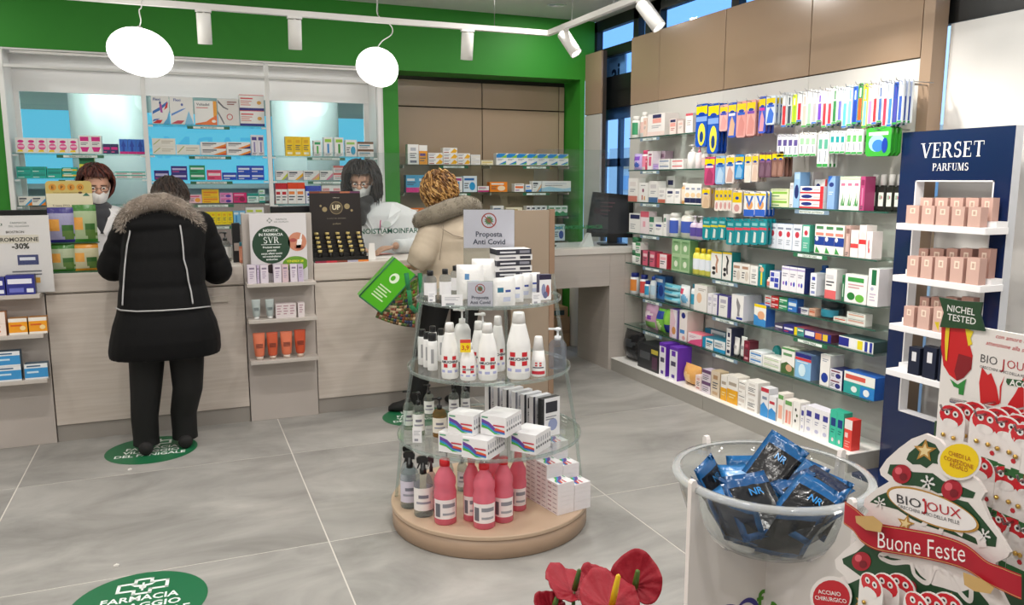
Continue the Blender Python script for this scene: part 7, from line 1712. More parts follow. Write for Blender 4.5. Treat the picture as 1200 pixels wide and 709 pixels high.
for (px_, py_, dd, rx, ry, rz, sc, spc, sl) in ((744, 688, 0.02, 58, 10, -40, 1.0, '4f6a2a', 0.03), (672, 694, 0.0, 20, 10, 15, 1.15, '3f5a22', 0.034), (716, 712, -0.03, 26, 4, -5, 1.15, 'e0b81c', 0.045), (700, 684, 0.03, 40, -10, 30, 0.7, '4f6a2a', 0.01), (648, 714, -0.03, 30, -20, 50, 0.7, '4f6a2a', 0.02)):
    p = onX(px_, py_, base.x + dd)
    q = Vector(p) - base
    M = Matrix.Translation(q) @ Matrix.Rotation(R(rz), 4, 'Z') @ Matrix.Rotation(R(rx), 4, 'X') @ Matrix.Rotation(R(ry), 4, 'Y')
    o = put('spathe', SPA, t); o.matrix_local = M @ Matrix.Diagonal((sc, sc, sc, 1)); sol = o.modifiers.new('thickness', 'SOLIDIFY'); sol.thickness = 0.0012
    m = MB(); d0 = Vector((0.0, 0.0, 0.004)); lean = Vector((0.006, 0.004, sl)); up_ = M.to_3x3() @ Vector((0, 0, 1)); tip = (up_ * 0.5 + Vector((0.1, 0, 0.8))).normalized() * sl
    a = M @ d0; m.tube([a, a + tip * 0.5, a + tip * 0.95, a + tip], [0.0042, 0.004, 0.003, 0.001], spc, 10); m.build('spadix', 'plastic', t)
    m = MB(); m.tube([q, q + Vector((0, 0, -0.1)), Vector((q.x * 0.3, q.y * 0.3, 0.56))], 0.003, '4a6a2c', 8); m.build('stem', 'plastic', t)
for k in range(5):
    a = 1.3 * k
    m = MB(); pts = []
    L_ = MB(); c = Vector((0.11 * math.cos(a), 0.11 * math.sin(a), 0.70))
    M = Matrix.Translation(c) @ Matrix.Rotation(a, 4, 'Z') @ Matrix.Rotation(R(35), 4, 'Y')
    V = [(0.09 * math.cos(R(10 * i)) * (1 if i % 36 > 18 else 0.9), 0.055 * math.sin(R(10 * i)), 0.01 * math.cos(R(20 * i))) for i in range(36)]
    m.add(V, [tuple(range(36))], '2f5c2a', M=M); lf_ = m.build('leaf', 'petal', t); lf_.modifiers.new('t', 'SOLIDIFY').thickness = 0.001
    m = MB(); m.tube([c, Vector((0, 0, 0.56))], 0.003, '3f6a2c', 6); m.build('stem', 'plastic', t)

# ================================================================ FLOOR STICKERS
def sticker(px_l, px_r, py, label, cxy=None, r=0.24, full=True):
    if cxy is None:
        a = onZ(px_l, py, 0); b = onZ(px_r, py, 0); cxy = ((a[0] + b[0]) / 2, (a[1] + b[1]) / 2); r = float(np.linalg.norm(a - b)) / 2
    m = MB(); m.lathe([(r, 0.0004), (r, 0.0012)], '1c6a43', 48, smooth=False)
    Mf = Matrix.Translation((0, 0, 0.0014)) @ Matrix.Rotation(R(-90), 4, 'X')     # front print -> floor, readable from the camera side
    s = r / 0.24
    def ring(pts, w):
        P = [Vector((x, z, 0)) for x, z in pts] ; n_ = len(P)
        for i in range(n_):
            a, b = P[i], P[(i + 1) % n_]; d = (b - a).normalized(); q = Vector((-d.y, d.x, 0)) * w
            a2, b2 = a - d * w, b + d * w
            m.flat([((a2 - q).x, (a2 - q).y), ((b2 - q).x, (b2 - q).y), ((b2 + q).x, (b2 + q).y), ((a2 + q).x, (a2 + q).y)], 0, 'eef2ee', M=Mf)
    k = 0.036 * s; cz = 0.125 * s
    cr = [(-k, -3 * k + k), (k, -2 * k), (k, -k), (3 * k, -k), (3 * k, k), (k, k), (k, 2 * k), (-k, 2 * k), (-k, k), (-3 * k, k), (-3 * k, -k), (-k, -k)]
    ring([(x * 0.8, cz + z * 0.8) for x, z in cr], 0.0065 * s)
    for sg in (-1, 1):
        m.flat([(0, cz + 0.012 * s), (sg * 0.045 * s, cz + 0.02 * s), (sg * 0.03 * s, cz + 0.004 * s), (sg * 0.008 * s, cz - 0.004 * s)][::sg], 0, 'eef2ee', M=Mf)
    m.flat([(-0.004 * s, cz - 0.035 * s), (0.004 * s, cz - 0.035 * s), (0.004 * s, cz + 0.03 * s), (-0.004 * s, cz + 0.03 * s)], 0, 'eef2ee', M=Mf)
    m.flat(circle(0, cz - 0.008 * s, 0.013 * s), 0, 'eef2ee', M=Mf)
    for i, tx in enumerate(('FARMACIA', 'VILLAGGIO', 'DEL PANIGALE')):
        put_text(m, text_geo(tx, 0.02), 0, (0.012 - 0.058 * i) * s, 0.042 * s, 0, 'eef2ee', maxw=(0.27, 0.31, 0.36)[i] * s, M=Mf)
    o = m.build('floor_sticker', 'carton', None, (cxy[0], cxy[1], 0)); tag(o, label, 'floor sticker', 'green round floor stickers')
    o.rotation_euler[2] = R(-4)
sticker(128, 228, 527, 'green round floor sticker under the black-coated customer')
c = onZ(163, 706, 0); sticker(0, 0, 0, 'green round floor sticker at the bottom left, nearest the camera', (c[0], c[1]), 0.232)
c = onZ(478, 489, 0); sticker(0, 0, 0, 'green round floor sticker beside the beige-coated customer', (c[0] + 0.06, c[1]), 0.22)
for (x, y, lab) in ((136, 664, 'tiny white paper scrap on the floor at lower left'), (152, 551, 'tiny white paper scrap on the floor near the counter')):
    p = onZ(x, y, 0); m = MB(); m.prism([(-0.01, 0), (0.008, 0), (0.012, 0.006), (0.002, 0.01), (-0.008, 0.006)], -0.004, 0.004, 'eeeae4'); tag(m.build('paper_scrap', 'matte', None, (p[0], p[1], 0.0008)), lab, 'paper scrap')
# ================================================================ COUNTER-TOP THINGS
CTZ = CT + 0.0022
LY = CY_ - 0.115           # front plane for goods on the ledges
def lrow(z, phrase, group, items): row('B', LY, z, phrase, group, items)
# --- left column ledges
nbox = ('2a2f84', '1d2160', [('r', 0.06, 0.55, 0.9, 0.8, 'e8e8f2'), ('r', 0.1, 0.12, 0.6, 0.34, '6a70c0'), ('r', 0.7, 0.1, 0.94, 0.3, 'e0e4f0')])
GL = 'cartons on the left display column'
obox = ('f0a01e', 'b0762a', [('r', 0, 0.78, 1, 1, 'f1ebe0'), ('r', 0.1, 0.52, 0.7, 0.62, 'd8601c'), ('r', 0, 0, 1, 0.14, 'f1ebe0'), ('e', 0.75, 0.4, 0.16, 0.14, 'f6d89a')])
bbox = ('3a94d0', '3f5a6c', [('r', 0, 0.72, 1, 1, 'e6eaec'), ('r', 0.1, 0.8, 0.7, 0.9, '4a6a88'), ('r', 0.1, 0.4, 0.6, 0.52, 'c8e4f4'), ('r', 0, 0, 1, 0.1, 'e6eaec')])
lrow(LEDGE_L[0], 'top ledge, left column', GL, [I(-20, 7, 325, nbox, 'navy supplement carton', d=0.05), I(8, 42, 322, nbox, 'wide navy supplement carton', d=0.05)])
lrow(LEDGE_L[1], 'middle ledge, left column', GL, [I(-14, 8, 366, ('efdfd4', 'c88a5c', [('r', 0, 0.3, 0.7, 0.45, 'd8703c'), ('r', 0, 0.7, 0.7, 0.85, 'd8703c')]), 'white and orange carton', d=0.06, st=2), I(11, 33, 373, obox, 'yellow-orange carton', d=0.06), I(34.5, 56, 371.5, obox, 'second yellow-orange carton', d=0.06)])
lrow(LEDGE_L[2], 'bottom ledge, left column', GL, [I(-4, 26, 412, bbox, 'blue and white carton', st=2, d=0.06), I(29.5, 57, 426, bbox, 'single blue and white carton', d=0.06)])
p = onY(26, 300, CY_ - 0.03)
t = thing('promo_sign', 'white acrylic promotion sign on the top ledge of the left column', 'sign', (p[0] - 0.02, CY_ - 0.05, LEDGE_L[0] + 0.0008))
sw, shh = 0.33, 0.425
m = MB(); m.box(-sw / 2, 0, 0.0, sw / 2, 0.003, shh, 'e6e0de'); m.build('sheet', 'carton', t)
m = MB()
put_text(m, text_geo('FARMACIA', 0), 0.02, shh - 0.045, 0.012, -0.0006, '4a5a54'); put_text(m, text_geo('DEL VILLAGGIO', 0), 0.02, shh - 0.062, 0.01, -0.0006, '4a5a54')
cr = [(-1, -3), (1, -3), (1, -1), (3, -1), (3, 1), (1, 1), (1, 3), (-1, 3), (-1, 1), (-3, 1), (-3, -1), (-1, -1)]
m.flat([(-0.075 + a * 0.006, shh - 0.047 + b * 0.006) for a, b in cr], -0.0006, '3f5a4c'); m.flat([(-0.075 + a * 0.0042, shh - 0.047 + b * 0.0042) for a, b in cr], -0.0009, 'e6e0de')
m.flat([(-sw / 2, shh - 0.15), (0.11, shh - 0.15), (0.11, shh - 0.105), (-sw / 2, shh - 0.105)], -0.0004, 'ddd4c4'); 
put_text(m, text_geo('BIOSTRON', 0.02), 0.0, shh - 0.095, 0.013, -0.0008, '3a3428', maxw=0.09); put_text(m, text_geo('PROMOZIONE', 0.03), 0.01, shh - 0.14, 0.022, -0.0008, '3a3428', maxw=0.2); put_text(m, text_geo('-30%', 0.04), 0.02, shh - 0.18, 0.03, -0.0008, '2a2a1e')
m.flat([(0.0, shh - 0.27), (0.1, shh - 0.27), (0.1, shh - 0.215), (0.0, shh - 0.215)], -0.0006, '2b3470'); m.flat([(0.01, shh - 0.245), (0.085, shh - 0.245), (0.085, shh - 0.228), (0.01, shh - 0.228)], -0.0009, 'e8e8f2')
for i in range(2): m.flat([(-0.03, shh - 0.31 - 0.018 * i), (0.11, shh - 0.31 - 0.018 * i), (0.11, shh - 0.302 - 0.018 * i), (-0.03, shh - 0.302 - 0.018 * i)], -0.0006, '6a6a72')
m.flat([(-0.01, shh - 0.372), (0.1, shh - 0.372), (0.1, shh - 0.342), (-0.01, shh - 0.342)], -0.0006, 'e0a830')
m.build('print', 'carton', t)
m = MB(); m.box(-sw / 2, -0.006, 0, sw / 2, -0.004, shh + 0.004, 'fbfcfc'); m.box(-sw / 2, -0.012, 0, sw / 2, 0.03, 0.003, 'fbfcfc'); m.build('acrylic_holder', 'acrylic', t)

# --- middle column
GMc = 'goods on the middle display column'
lb = ('ded4de', 'bfb2c4', [('r', 0.2, 0.76, 0.8, 0.86, '8a7a94'), ('l', 0.25, 0.75, 0.6, 4, 0.11, 'a894b0')])
lb2 = ('c4b6ce', 'a99ab8', lb[2])
lrow(LEDGE_M[0], 'top ledge, middle column', GMc, [I(290.5, 301, 310.5, lb, 'pale lilac carton', d=0.045), I(301.4, 304.6, 311, lb2, 'slim lilac carton', d=0.045), I(305.5, 315, 310.5, lb, 'pale lilac carton', d=0.045), I(321, 330.5, 310, lb, 'pale lilac carton', d=0.045), I(331, 338.5, 310, ('d6bcc2', 'bca0a8', lb[2]), 'rosy carton', d=0.045), I(340.5, 349, 309.5, lb, 'pale lilac carton', d=0.045), I(349.5, 356, 309.5, lb2, 'slim lilac carton', d=0.045)])
lrow(LEDGE_M[1], 'middle ledge, middle column', GMc, [I(296, 306.5, 351.5, ('aeb8b6', 'e6e6e4', '5f6a6c'), 'grey cream tube', kind='tube'), I(312, 322.5, 351, ('aeb8b6', 'e6e6e4', '5f6a6c'), 'grey cream tube', kind='tube'), I(323.5, 347.5, 355.5, ('ddd3d3', 'c0b2b4', [('l', 0.06, 0.3, 0.8, 4, 0.18, 'b08a94'), ('l', 0.38, 0.62, 0.8, 4, 0.18, 'b08a94'), ('l', 0.7, 0.94, 0.8, 4, 0.18, 'b08a94')]), 'wide pale pink carton', d=0.05), I(349.5, 357.5, 354.5, ('ddd3d3', 'c0b2b4', [('l', 0.2, 0.8, 0.8, 4, 0.16, 'b08a94')]), 'narrow pale pink carton', d=0.05)])
ot = ('e07a58', 'd8c8bc', '7a3a2c')
lrow(LEDGE_M[2], 'bottom ledge, middle column', GMc, [I(298, 312.5, 391, ot, 'light orange cream tube', kind='tube'), I(314, 327.5, 390, ('cc5a38', 'd0b8a8', '6a2c20'), 'dark orange cream tube', kind='tube'), I(330, 344.5, 389, ot, 'light orange cream tube', kind='tube'), I(346.5, 360, 387, ('c9502e', 'd0b8a8', '6a2c20'), 'dark orange cream tube', kind='tube')])
p = onY(321, 290, CY_ - 0.03)
t = thing('poster_sign', 'poster sign with dark green disc on the middle display column', 'sign', (0.551, CY_ - 0.045, LEDGE_M[0] + 0.0008))
sw, shh = 0.335, 0.415
m = MB(); m.box(-sw / 2, 0, 0.0, sw / 2, 0.003, shh, 'd9d5d6'); m.build('sheet', 'carton', t)
m = MB()
def cl(pts, col, k): m.flat(pts, -0.0003 * k, col)
cl(circle(-0.045, 0.225, 0.112, 0.115, 32), '24432f', 2)
cl([(x, z) for x, z in circle(0.11, 0.24, 0.056, 0.058, 24)], 'c9866a', 2); cl([(0.1, 0.2), (0.13, 0.2), (0.14, 0.255), (0.112, 0.255)], 'f0ecea', 3); cl(circle(0.085, 0.25, 0.022, 0.012, 12), 'a8504a', 3); cl(circle(0.12, 0.205, 0.03, 0.016, 12), 'b06a54', 3); cl([(0.122, 0.255), (0.136, 0.255), (0.142, 0.29), (0.134, 0.29)], 'e6e2e0', 3)
cl([(0.165 if x > 0.165 else x, z) for x, z in circle(0.095, 0.105, 0.078, 0.046, 28)], '6a9a2c', 3)
cl([(x, max(z, 0.05)) for x, z in circle(-0.07, 0.07, 0.062, 0.04, 24)], 'd8c8c4', 3); cl([(x, max(z, 0.05)) for x, z in circle(-0.045, 0.078, 0.036, 0.03, 18)], '2e2224', 4)
for s, x, z, h, mw, c in (('NOVITA\'', -0.045, 0.305, 0.017, 0.12, 'eef2ee'), ('IN FARMACIA', -0.045, 0.28, 0.017, 0.17, 'eef2ee'), ('Prodotti testati', -0.045, 0.205, 0.012, 0.13, 'eef2ee'), ('garantiti', -0.045, 0.186, 0.012, 0.1, 'eef2ee'), ('senza effetti nocivi', -0.045, 0.167, 0.012, 0.16, 'eef2ee'), ('sul metabolismo', -0.045, 0.149, 0.012, 0.14, 'eef2ee'), ('endocrino', -0.045, 0.131, 0.012, 0.1, 'eef2ee'), ('VENERDI 28', 0.092, 0.114, 0.014, 0.125, 'e8e43c'), ('GENNAIO', 0.092, 0.092, 0.014, 0.1, 'e8e43c')):
    put_text(m, text_geo(s, 0.02), x, z, h, -0.0018, c, maxw=mw)
put_text(m, serif_geo('SVR', 0.08), -0.045, 0.235, 0.038, -0.0018, 'eef2ee', maxw=0.12)
cl([(-0.105, 0.226), (0.015, 0.226), (0.015, 0.2285), (-0.105, 0.2285)], 'eef2ee', 6)
put_text(m, text_geo('FARMACIA', 0), 0.02, shh - 0.04, 0.01, -0.0006, '4a5a54'); put_text(m, text_geo('DEL VILLAGGIO', 0), 0.02, shh - 0.055, 0.009, -0.0006, '4a5a54')
m.flat([(-0.05 + a * 0.005, shh - 0.042 + b * 0.005) for a, b in cr], -0.0006, '3f5a4c'); m.flat([(-0.05 + a * 0.0034, shh - 0.042 + b * 0.0034) for a, b in cr], -0.0009, 'd9d5d6')
m.build('print', 'carton', t)

# --- pouch stand on the left worktop
p0 = onY(86, 316, 5.16)
t = thing('pouch_stand', 'gold header card stand holding four sweet pouches on the counter', 'display stand', (p0[0] + 0.005, 5.17, CTZ))
def lx(px_, z, Y): return along('B', Y, z, px_)
ox = p0[0] + 0.005
m = MB()
w0, w1 = lx(56, 1.3, 5.17) - ox, lx(110, 1.3, 5.17) - ox
zt = zat('B', 5.17, ox, 212) - CTZ; zb = zat('B', 5.17, ox, 246) - CTZ
rr = 0.02
pts = [(w0, 0.0), (w1, 0.0), (w1, zt - rr)] + [(w1 - rr + rr * math.cos(R(a)), zt - rr + rr * math.sin(R(a))) for a in (30, 60, 90)] + [(w0 + rr + rr * math.cos(R(a)), zt - rr + rr * math.sin(R(a))) for a in (90, 120, 150, 180)]
m.prism(pts, 0, 0.006, 'c3ad62', 'b09a50'); hd = m.build('header_card', 'carton', t)
m = MB(); m.flat([(w0, zb), (w1, zb), (w1, zt - 0.07), (w0, zt - 0.07)], -0.0006, 'd9d2b4')
for i, ch in enumerate('EPEO'):
    x = w0 + 0.035 + i * 0.046
    m.flat(circle(x, zt - 0.035, 0.019, n=18), -0.0006, 'c98a2c'); put_text(m, text_geo(ch, 0.02), x, zt - 0.044, 0.018, -0.001, '4a2c14')
m.flat(circle(w1 - 0.06, zt - 0.066, 0.011, 0.006, 10), -0.0008, '5a3a1c'); m.flat([(w1 - 0.05, zt - 0.085), (w1 - 0.012, zt - 0.085), (w1 - 0.03, zt - 0.066)], -0.0008, '2f6a54')
put_text(m, text_geo('le buone caramelle balsamiche', 0), (w0 + w1) / 2 - 0.02, zt - 0.068, 0.007, -0.0008, '6a5a2c', maxw=0.15); put_text(m, text_geo('Ti basta EPEO, naturalmente', 0.01), (w0 + w1) / 2, zb + 0.02, 0.011, -0.0008, '4a4434', maxw=0.24)
m.build('header_print', 'carton', hd)
m = MB(); m.box(w0, -0.07, 0, w1 + 0.02, 0.0, 0.008, '2f5c3a'); m.build('tray', 'carton', t)
m = MB(); m.box(w0, -0.05, 0.165, w1 + 0.02, -0.001, 0.17, '2f5c3a'); m.build('tray', 'carton', t)
def pdes(top, a, b):
    return (a, b, [('r', 0, 0.86, 1, 1, top), ('r', 0, 0, 1, 0.07, top), ('e', 0.22, 0.5, 0.24, 0.2, 'e0a04a'), ('e', 0.72, 0.42, 0.24, 0.12, '3f6a34'), ('e', 0.72, 0.22, 0.26, 0.12, '5a7a3a')])
for (x0, x1, yt, yb, des, lab) in ((58, 90, 243, 278, pdes('2f2a78', '9a98b8', '8a88a8'), 'purple-topped candy pouch, upper left on the gold stand'), (87.5, 115, 240, 275, pdes('3a7a2c', 'a3b58c', '8aa070'), 'green-topped candy pouch, upper right on the gold stand'),
                                   (60, 90, 281, 317, pdes('3f7a30', 'a9b494', '8aa070'), 'green-topped candy pouch, lower left on the gold stand'), (88.5, 117, 279, 316, pdes('d8922c', 'c3bd9a', 'c0a468'), 'orange-topped candy pouch, lower right on the gold stand')):
    z0 = CTZ + (0.0085 if yb > 300 else 0.1705)
    Yp = 5.125 if yb > 300 else 5.14
    a, b = lx(x0, z0, Yp), lx(x1, z0, Yp)
    h = zat('B', Yp, (a + b) / 2, yt) - z0
    h = min(h, 0.153) if yb > 300 else h
    o = put('candy_pouch', pouch_mesh(b - a, h, 0.04, des), None, ((a + b) / 2, Yp - 0.012, z0)); tag(o, lab, 'pouch', 'candy pouches on the gold stand')

# --- black tester display
bp0, bp1 = lx(369, CTZ, 5.14), lx(431, CTZ, 5.14)
w = bp1 - bp0
t = thing('serum_display', 'black counter display box with rows of gold-capped serum bottles', 'display box', ((bp0 + bp1) / 2, 5.12, CTZ))
hb = zat('B', 5.27, (bp0 + bp1) / 2, 224) - CTZ
m = MB(); m.prism([(-w / 2 - 0.0, 0), (w / 2, 0), (w / 2 - 0.012, hb), (-w / 2 + 0.0, hb)], 0.15, 0.158, '241d1b', '1a1513'); m.build('back_card', 'carton', t)
m = MB(); z0 = hb * 0.48
m.flat(circle(0, hb * 0.76, 0.042, n=24), 0.1494, '8a7a5c'); m.flat(circle(0, hb * 0.76, 0.037, n=24), 0.1491, '4a4030'); put_text(m, text_geo('UP', 0.03), 0, hb * 0.735, 0.032, 0.1487, 'e2d8b8')
for x, zz, r in ((-0.075, 0.74, 0.016), (0.07, 0.78, 0.018), (0.1, 0.72, 0.008), (-0.1, 0.79, 0.007)): m.flat(circle(x, hb * zz, r, n=16), 0.1493, 'a08f68')
put_text(m, text_geo('IL LUSSO DEL BENESSERE', 0), 0, hb * 0.6, 0.008, 0.149, '8a8274', maxw=0.17); put_text(m, text_geo('profumi', 0), 0, hb * 0.52, 0.012, 0.149, 'a89c80', maxw=0.08); put_text(m, text_geo('collection', 0), 0, hb * 0.9, 0.008, 0.149, 'c8c0b0', maxw=0.07)
for i, c in enumerate(('7a3a2c', '8a5a3c', '5a2a3c', 'b06a4c', '6a3a5c')): m.flat([(-w / 2 + 0.002 + i * (w - 0.016) / 5, hb - 0.013), (-w / 2 + 0.002 + (i + 1) * (w - 0.016) / 5, hb - 0.013), (-w / 2 + 0.002 + (i + 1) * (w - 0.016) / 5, hb - 0.002), (-w / 2 + 0.002 + i * (w - 0.016) / 5, hb - 0.002)], 0.1492, c)
m.build('back_print', 'carton', t)
m = MB()
for i in range(5): m.box(-w / 2 + 0.004, 0.0 + i * 0.03, 0.0, w / 2 - 0.004, 0.029 + i * 0.03, 0.034 + i * 0.026, '1c1817')
m.build('stepped_tray', 'carton', t)
m = MB(); 
for i, c in enumerate(('8a1f3c', 'b8303c', '7a3a2c', 'a8a4b8', 'd8803c')): m.box(-w / 2 + i * w / 5, -0.006, 0.0, -w / 2 + (i + 1) * w / 5, -0.0005, 0.012, c)
m.box(-w / 2, -0.003, 0.0125, w / 2, -0.0005, 0.036, '1c1817'); m.build('front_lip', 'carton', t)
for i in range(5):
    for j in range(5):
        x = (bp0 + bp1) / 2 - w / 2 + 0.034 + j * (w - 0.068) / 4
        o = thing('serum_bottle', f'small black serum bottle with gold cap, {["front", "second", "third", "fourth", "rear"][i]} step, {ordinal(j)} from left', 'bottle', (x, 5.12 + 0.0145 + i * 0.03, CTZ + 0.0345 + i * 0.026), 0, 'gold-capped serum bottles')
        k = 'sb'
        if k not in _PM:
            a = MB(); a.lathe([(0.0125, 0), (0.0135, 0.002), (0.0135, 0.026), (0.008, 0.031)], '15110f', 12); b = MB(); b.lathe([(0.0135, 0.0305), (0.0135, 0.044), (0.0125, 0.0455)], 'cdb878', 12)
            _PM[k] = (a.mesh('body', 'gloss'), b.mesh('cap', 'gloss'))
        put('body', _PM[k][0], o); put('cap', _PM[k][1], o)

# --- screens, plexi, till things
def monitor(x, y, z, w, h, label, rz=0.0):
    t = thing('computer_monitor', label, 'monitor', (x, y, z), rz)
    m = MB(); m.rbox(-w / 2, 0, 0.1, w / 2, 0.03, 0.1 + h, '17181a', 0.008); m.build('screen_back', 'plastic', t)
    m = MB(); m.box(-0.03, 0.03, 0.02, 0.03, 0.05, 0.1 + h * 0.6, '1c1d20'); m.build('neck', 'plastic', t)
    m = MB(); m.rbox(-0.1, -0.06, 0, 0.1, 0.1, 0.014, '1c1d20', 0.02); m.build('base', 'plastic', t)
    return t
a = onY(2, 246, 5.5); b = onY(57, 246, 5.5)
monitor((a[0] + b[0]) / 2 - 0.115, 5.42, CT + 0.0005, 0.49, a[2] - CT - 0.1, 'black monitor back behind the promotion sign at the left edge')
a = onY(322, 241, 5.55); b = onY(366, 241, 5.55)
monitor((a[0] + b[0]) / 2, 5.42, CT + 0.0005, 0.33, a[2] - CT - 0.1, 'black monitor behind the green-disc poster')
# counter bits left of the poster
GC_ = 'things by the counter till'
def cplace(kind, spec, x0, x1, yt, Y, label, cat=None, name=None, d=0.05):
    a, b = lx(x0, CTZ, Y), lx(x1, CTZ, Y); h = zat('B', Y, (a + b) / 2, yt) - CTZ
    o = place_item(kind, spec, b - a, h, d, ((a + b) / 2, Y, CTZ + 0.0006), 0, name, cat); o['label'] = label; return o
cplace('pump', ('d4d6d4', '222426', 'e6e6e2', None, 'clearbottle'), 259, 272, 272, 5.42, 'clear sanitiser pump bottle on the counter by the black coat')
cplace('box', ('1a1b1d', '141517', [('r', 0.15, 0.3, 0.85, 0.5, 'b8aca4')]), 274, 283, 262, 5.36, 'black card terminal standing beside the poster column', 'terminal', 'card_terminal', 0.06)
cplace('cyl', ('c9785c', '2f7a8c', 'd8947a'), 281, 287, 284, 5.3, 'small orange bottle with teal cap beside the poster column')
# plexiglass guard of the second till
t = thing('plexi_guard', 'clear plexiglass guard with hashtag lettering before the dark-haired pharmacist', 'screen', (0, 5.345, CTZ))
x0, x1 = 0.78, 1.6
m = MB(); m.box(x0, 0, 0.02, x1, 0.005, 0.70, 'f7fafa'); m.build('sheet', 'acrylic', t)
for x in (x0 + 0.1, x1 - 0.1):
    m = MB(); m.box(x - 0.03, -0.05, 0, x + 0.03, 0.055, 0.004, 'f0f4f4'); m.box(x - 0.03, -0.004, 0.004, x + 0.03, -0.0005, 0.06, 'f0f4f4'); m.build('foot', 'acrylic', t)
m = MB(); xa = lx(417.5, 1.17, 5.3); xb = lx(493, 1.17, 5.3); g = text_geo('#NOISTIAMOINFARMACIA', 0.02)
xa = lx(417.5, 1.17, 5.3); hgt = 0.045; put_text(m, g, xa, zat('B', 5.3, xa, 275) - CTZ, 0.036, -0.0006, '2f5f4e', 'l', maxw=0.62); m.build('lettering', 'carton', t)
# papers and cards by the second till
for i, (px_, py_, w, d, col, lab) in enumerate(((448, 303, 0.2, 0.14, 'ece9e6', 'white sheet of paper under the pharmacist\'s hand'), (452, 299, 0.12, 0.08, 'd87a70', 'small red and white leaflet on the counter paper'))):
    p = onZ(px_, py_, CTZ); m = MB(); m.box(-w / 2, 0, 0, w / 2, d, 0.002 + 0.0, col); tag(m.build('paper_sheet', 'carton', None, (p[0], p[1] + 0.02, CTZ + 0.0006 + i * 0.0026), R(6 * i)), lab, 'paper')
p = onZ(437, 309, CTZ); m = MB(); m.prism([(-0.03, 0), (0.03, 0), (0.022, 0.11), (-0.018, 0.11)], 0, 0.004, 'eeece9'); m.box(-0.03, 0.0045, 0, 0.03, 0.04, 0.003, 'eeece9'); tag(m.build('table_card', 'carton', None, (p[0] + 0.05, 5.2, CTZ + 0.0005), R(20)), 'white standing card right of the black serum display', 'card')
# --- service desk things
t = thing('plexi_guard', 'clear plexiglass guard with rounded corners on the service desk', 'screen', (0, 5.6, CT + 0.0005))
x0, x1, h = 2.50, 3.15, 0.755
pts = [(x0, 0.0), (x1, 0.0), (x1, h - 0.05)] + [(x1 - 0.05 + 0.05 * math.cos(R(a)), h - 0.05 + 0.05 * math.sin(R(a))) for a in (30, 60, 90)] + [(x0 + 0.05 + 0.05 * math.cos(R(a)), h - 0.05 + 0.05 * math.sin(R(a))) for a in (90, 120, 150, 180)]
m = MB(); m.prism(pts, 0, 0.005, 'f4f8f8', 'd8e6e4'); m.build('sheet', 'acrylic', t)
m = MB(); put_text(m, text_geo('#NOISTIAMOINFARMACIA', 0.02), 3.1, zat('B', 5.6, 3.0, 268) - CT, 0.03, -0.0006, '2f7a4e', 'r', maxw=0.62); m.build('lettering', 'carton', t)
t = thing('pos_terminal', 'black till screen leaning on a stand on the service desk', 'till screen', (3.22, 5.66, CT + 0.0005), R(-18))
m = MB(); m.prism([(-0.21, 0.07), (0.17, 0.06), (0.17, 0.40), (-0.16, 0.43)], 0, 0.035, '141518', '0e0f11'); m.build('screen', 'plastic', t)
m = MB(); m.prism([(-0.17, 0.1), (0.13, 0.09), (0.13, 0.37), (-0.13, 0.39)], -0.001, -0.0003, '2a2d33'); 
for k in range(4): m.flat([(-0.1, 0.34 - 0.03 * k), (0.02 - 0.02 * k, 0.335 - 0.03 * k), (0.02 - 0.02 * k, 0.345 - 0.03 * k), (-0.1, 0.35 - 0.03 * k)], -0.0014, '5a4048')
m.build('display', 'gloss', t)
m = MB(); m.box(-0.1, -0.04, 0, 0.12, 0.12, 0.015, '17181b'); m.box(-0.03, 0.04, 0.015, 0.05, 0.07, 0.2, '17181b'); m.build('stand', 'plastic', t)
p = onZ(691, 288, CT); m = MB(); m.prism([(-0.05, 0), (0.055, 0), (0.028, 0.105), (0.012, 0.105)], 0, 0.05, 'eceae8', 'd8d6d4'); tag(m.build('table_card', 'carton', None, (p[0] - 0.05, 5.63, CT + 0.0005)), 'white folded tent card on the service desk', 'card')
p = onZ(650, 284, CT); m = MB(); m.box(-0.13, 0, 0, 0.13, 0.14, 0.012, '2a2c30', top='3a3d42'); tag(m.build('keyboard', 'plastic', None, (2.62, 5.72, CT + 0.0005)), 'dark keyboard lying on the service desk behind the guard', 'keyboard')
# under the desk: cardboard box and white cylinder
p = onZ(650, 398, 0); t = thing('cardboard_box', 'brown cardboard box seen through the desk kneehole', 'box', (3.03, 6.42, 0))
m = MB(); m.box(-0.2, 0, 0, 0.2, 0.28, 0.27, 'a9845c', front='b08a60'); m.build('body', 'cardboard', t)
m = MB(); m.box(-0.2, -0.001, 0.12, 0.2, -0.0002, 0.15, '9a744c'); m.build('tape', 'carton', t)
m = MB(); m.box(-0.17, 0.02, 0.2705, 0.19, 0.26, 0.36, 'b3926a', front='b9946a'); draw(m, [('r', 0.55, 0.2, 0.9, 0.7, '3a4a44')], 0.36, 0.09, 0.02, -0.17, 0.2705); tag(m.build('parcel', 'cardboard', None, (3.03, 6.42, 0)), 'smaller brown parcel with dark label on the cardboard box', 'box')
m = MB(); m.lathe([(0.075, 0), (0.08, 0.01), (0.08, 0.66), (0.07, 0.67)], 'dcdad2', 24); o = m.build('white_tube', 'satin', None, (3.32, 6.55 - 0.12, 0)); tag(o, 'white upright tube standing behind the desk kneehole', 'tube')
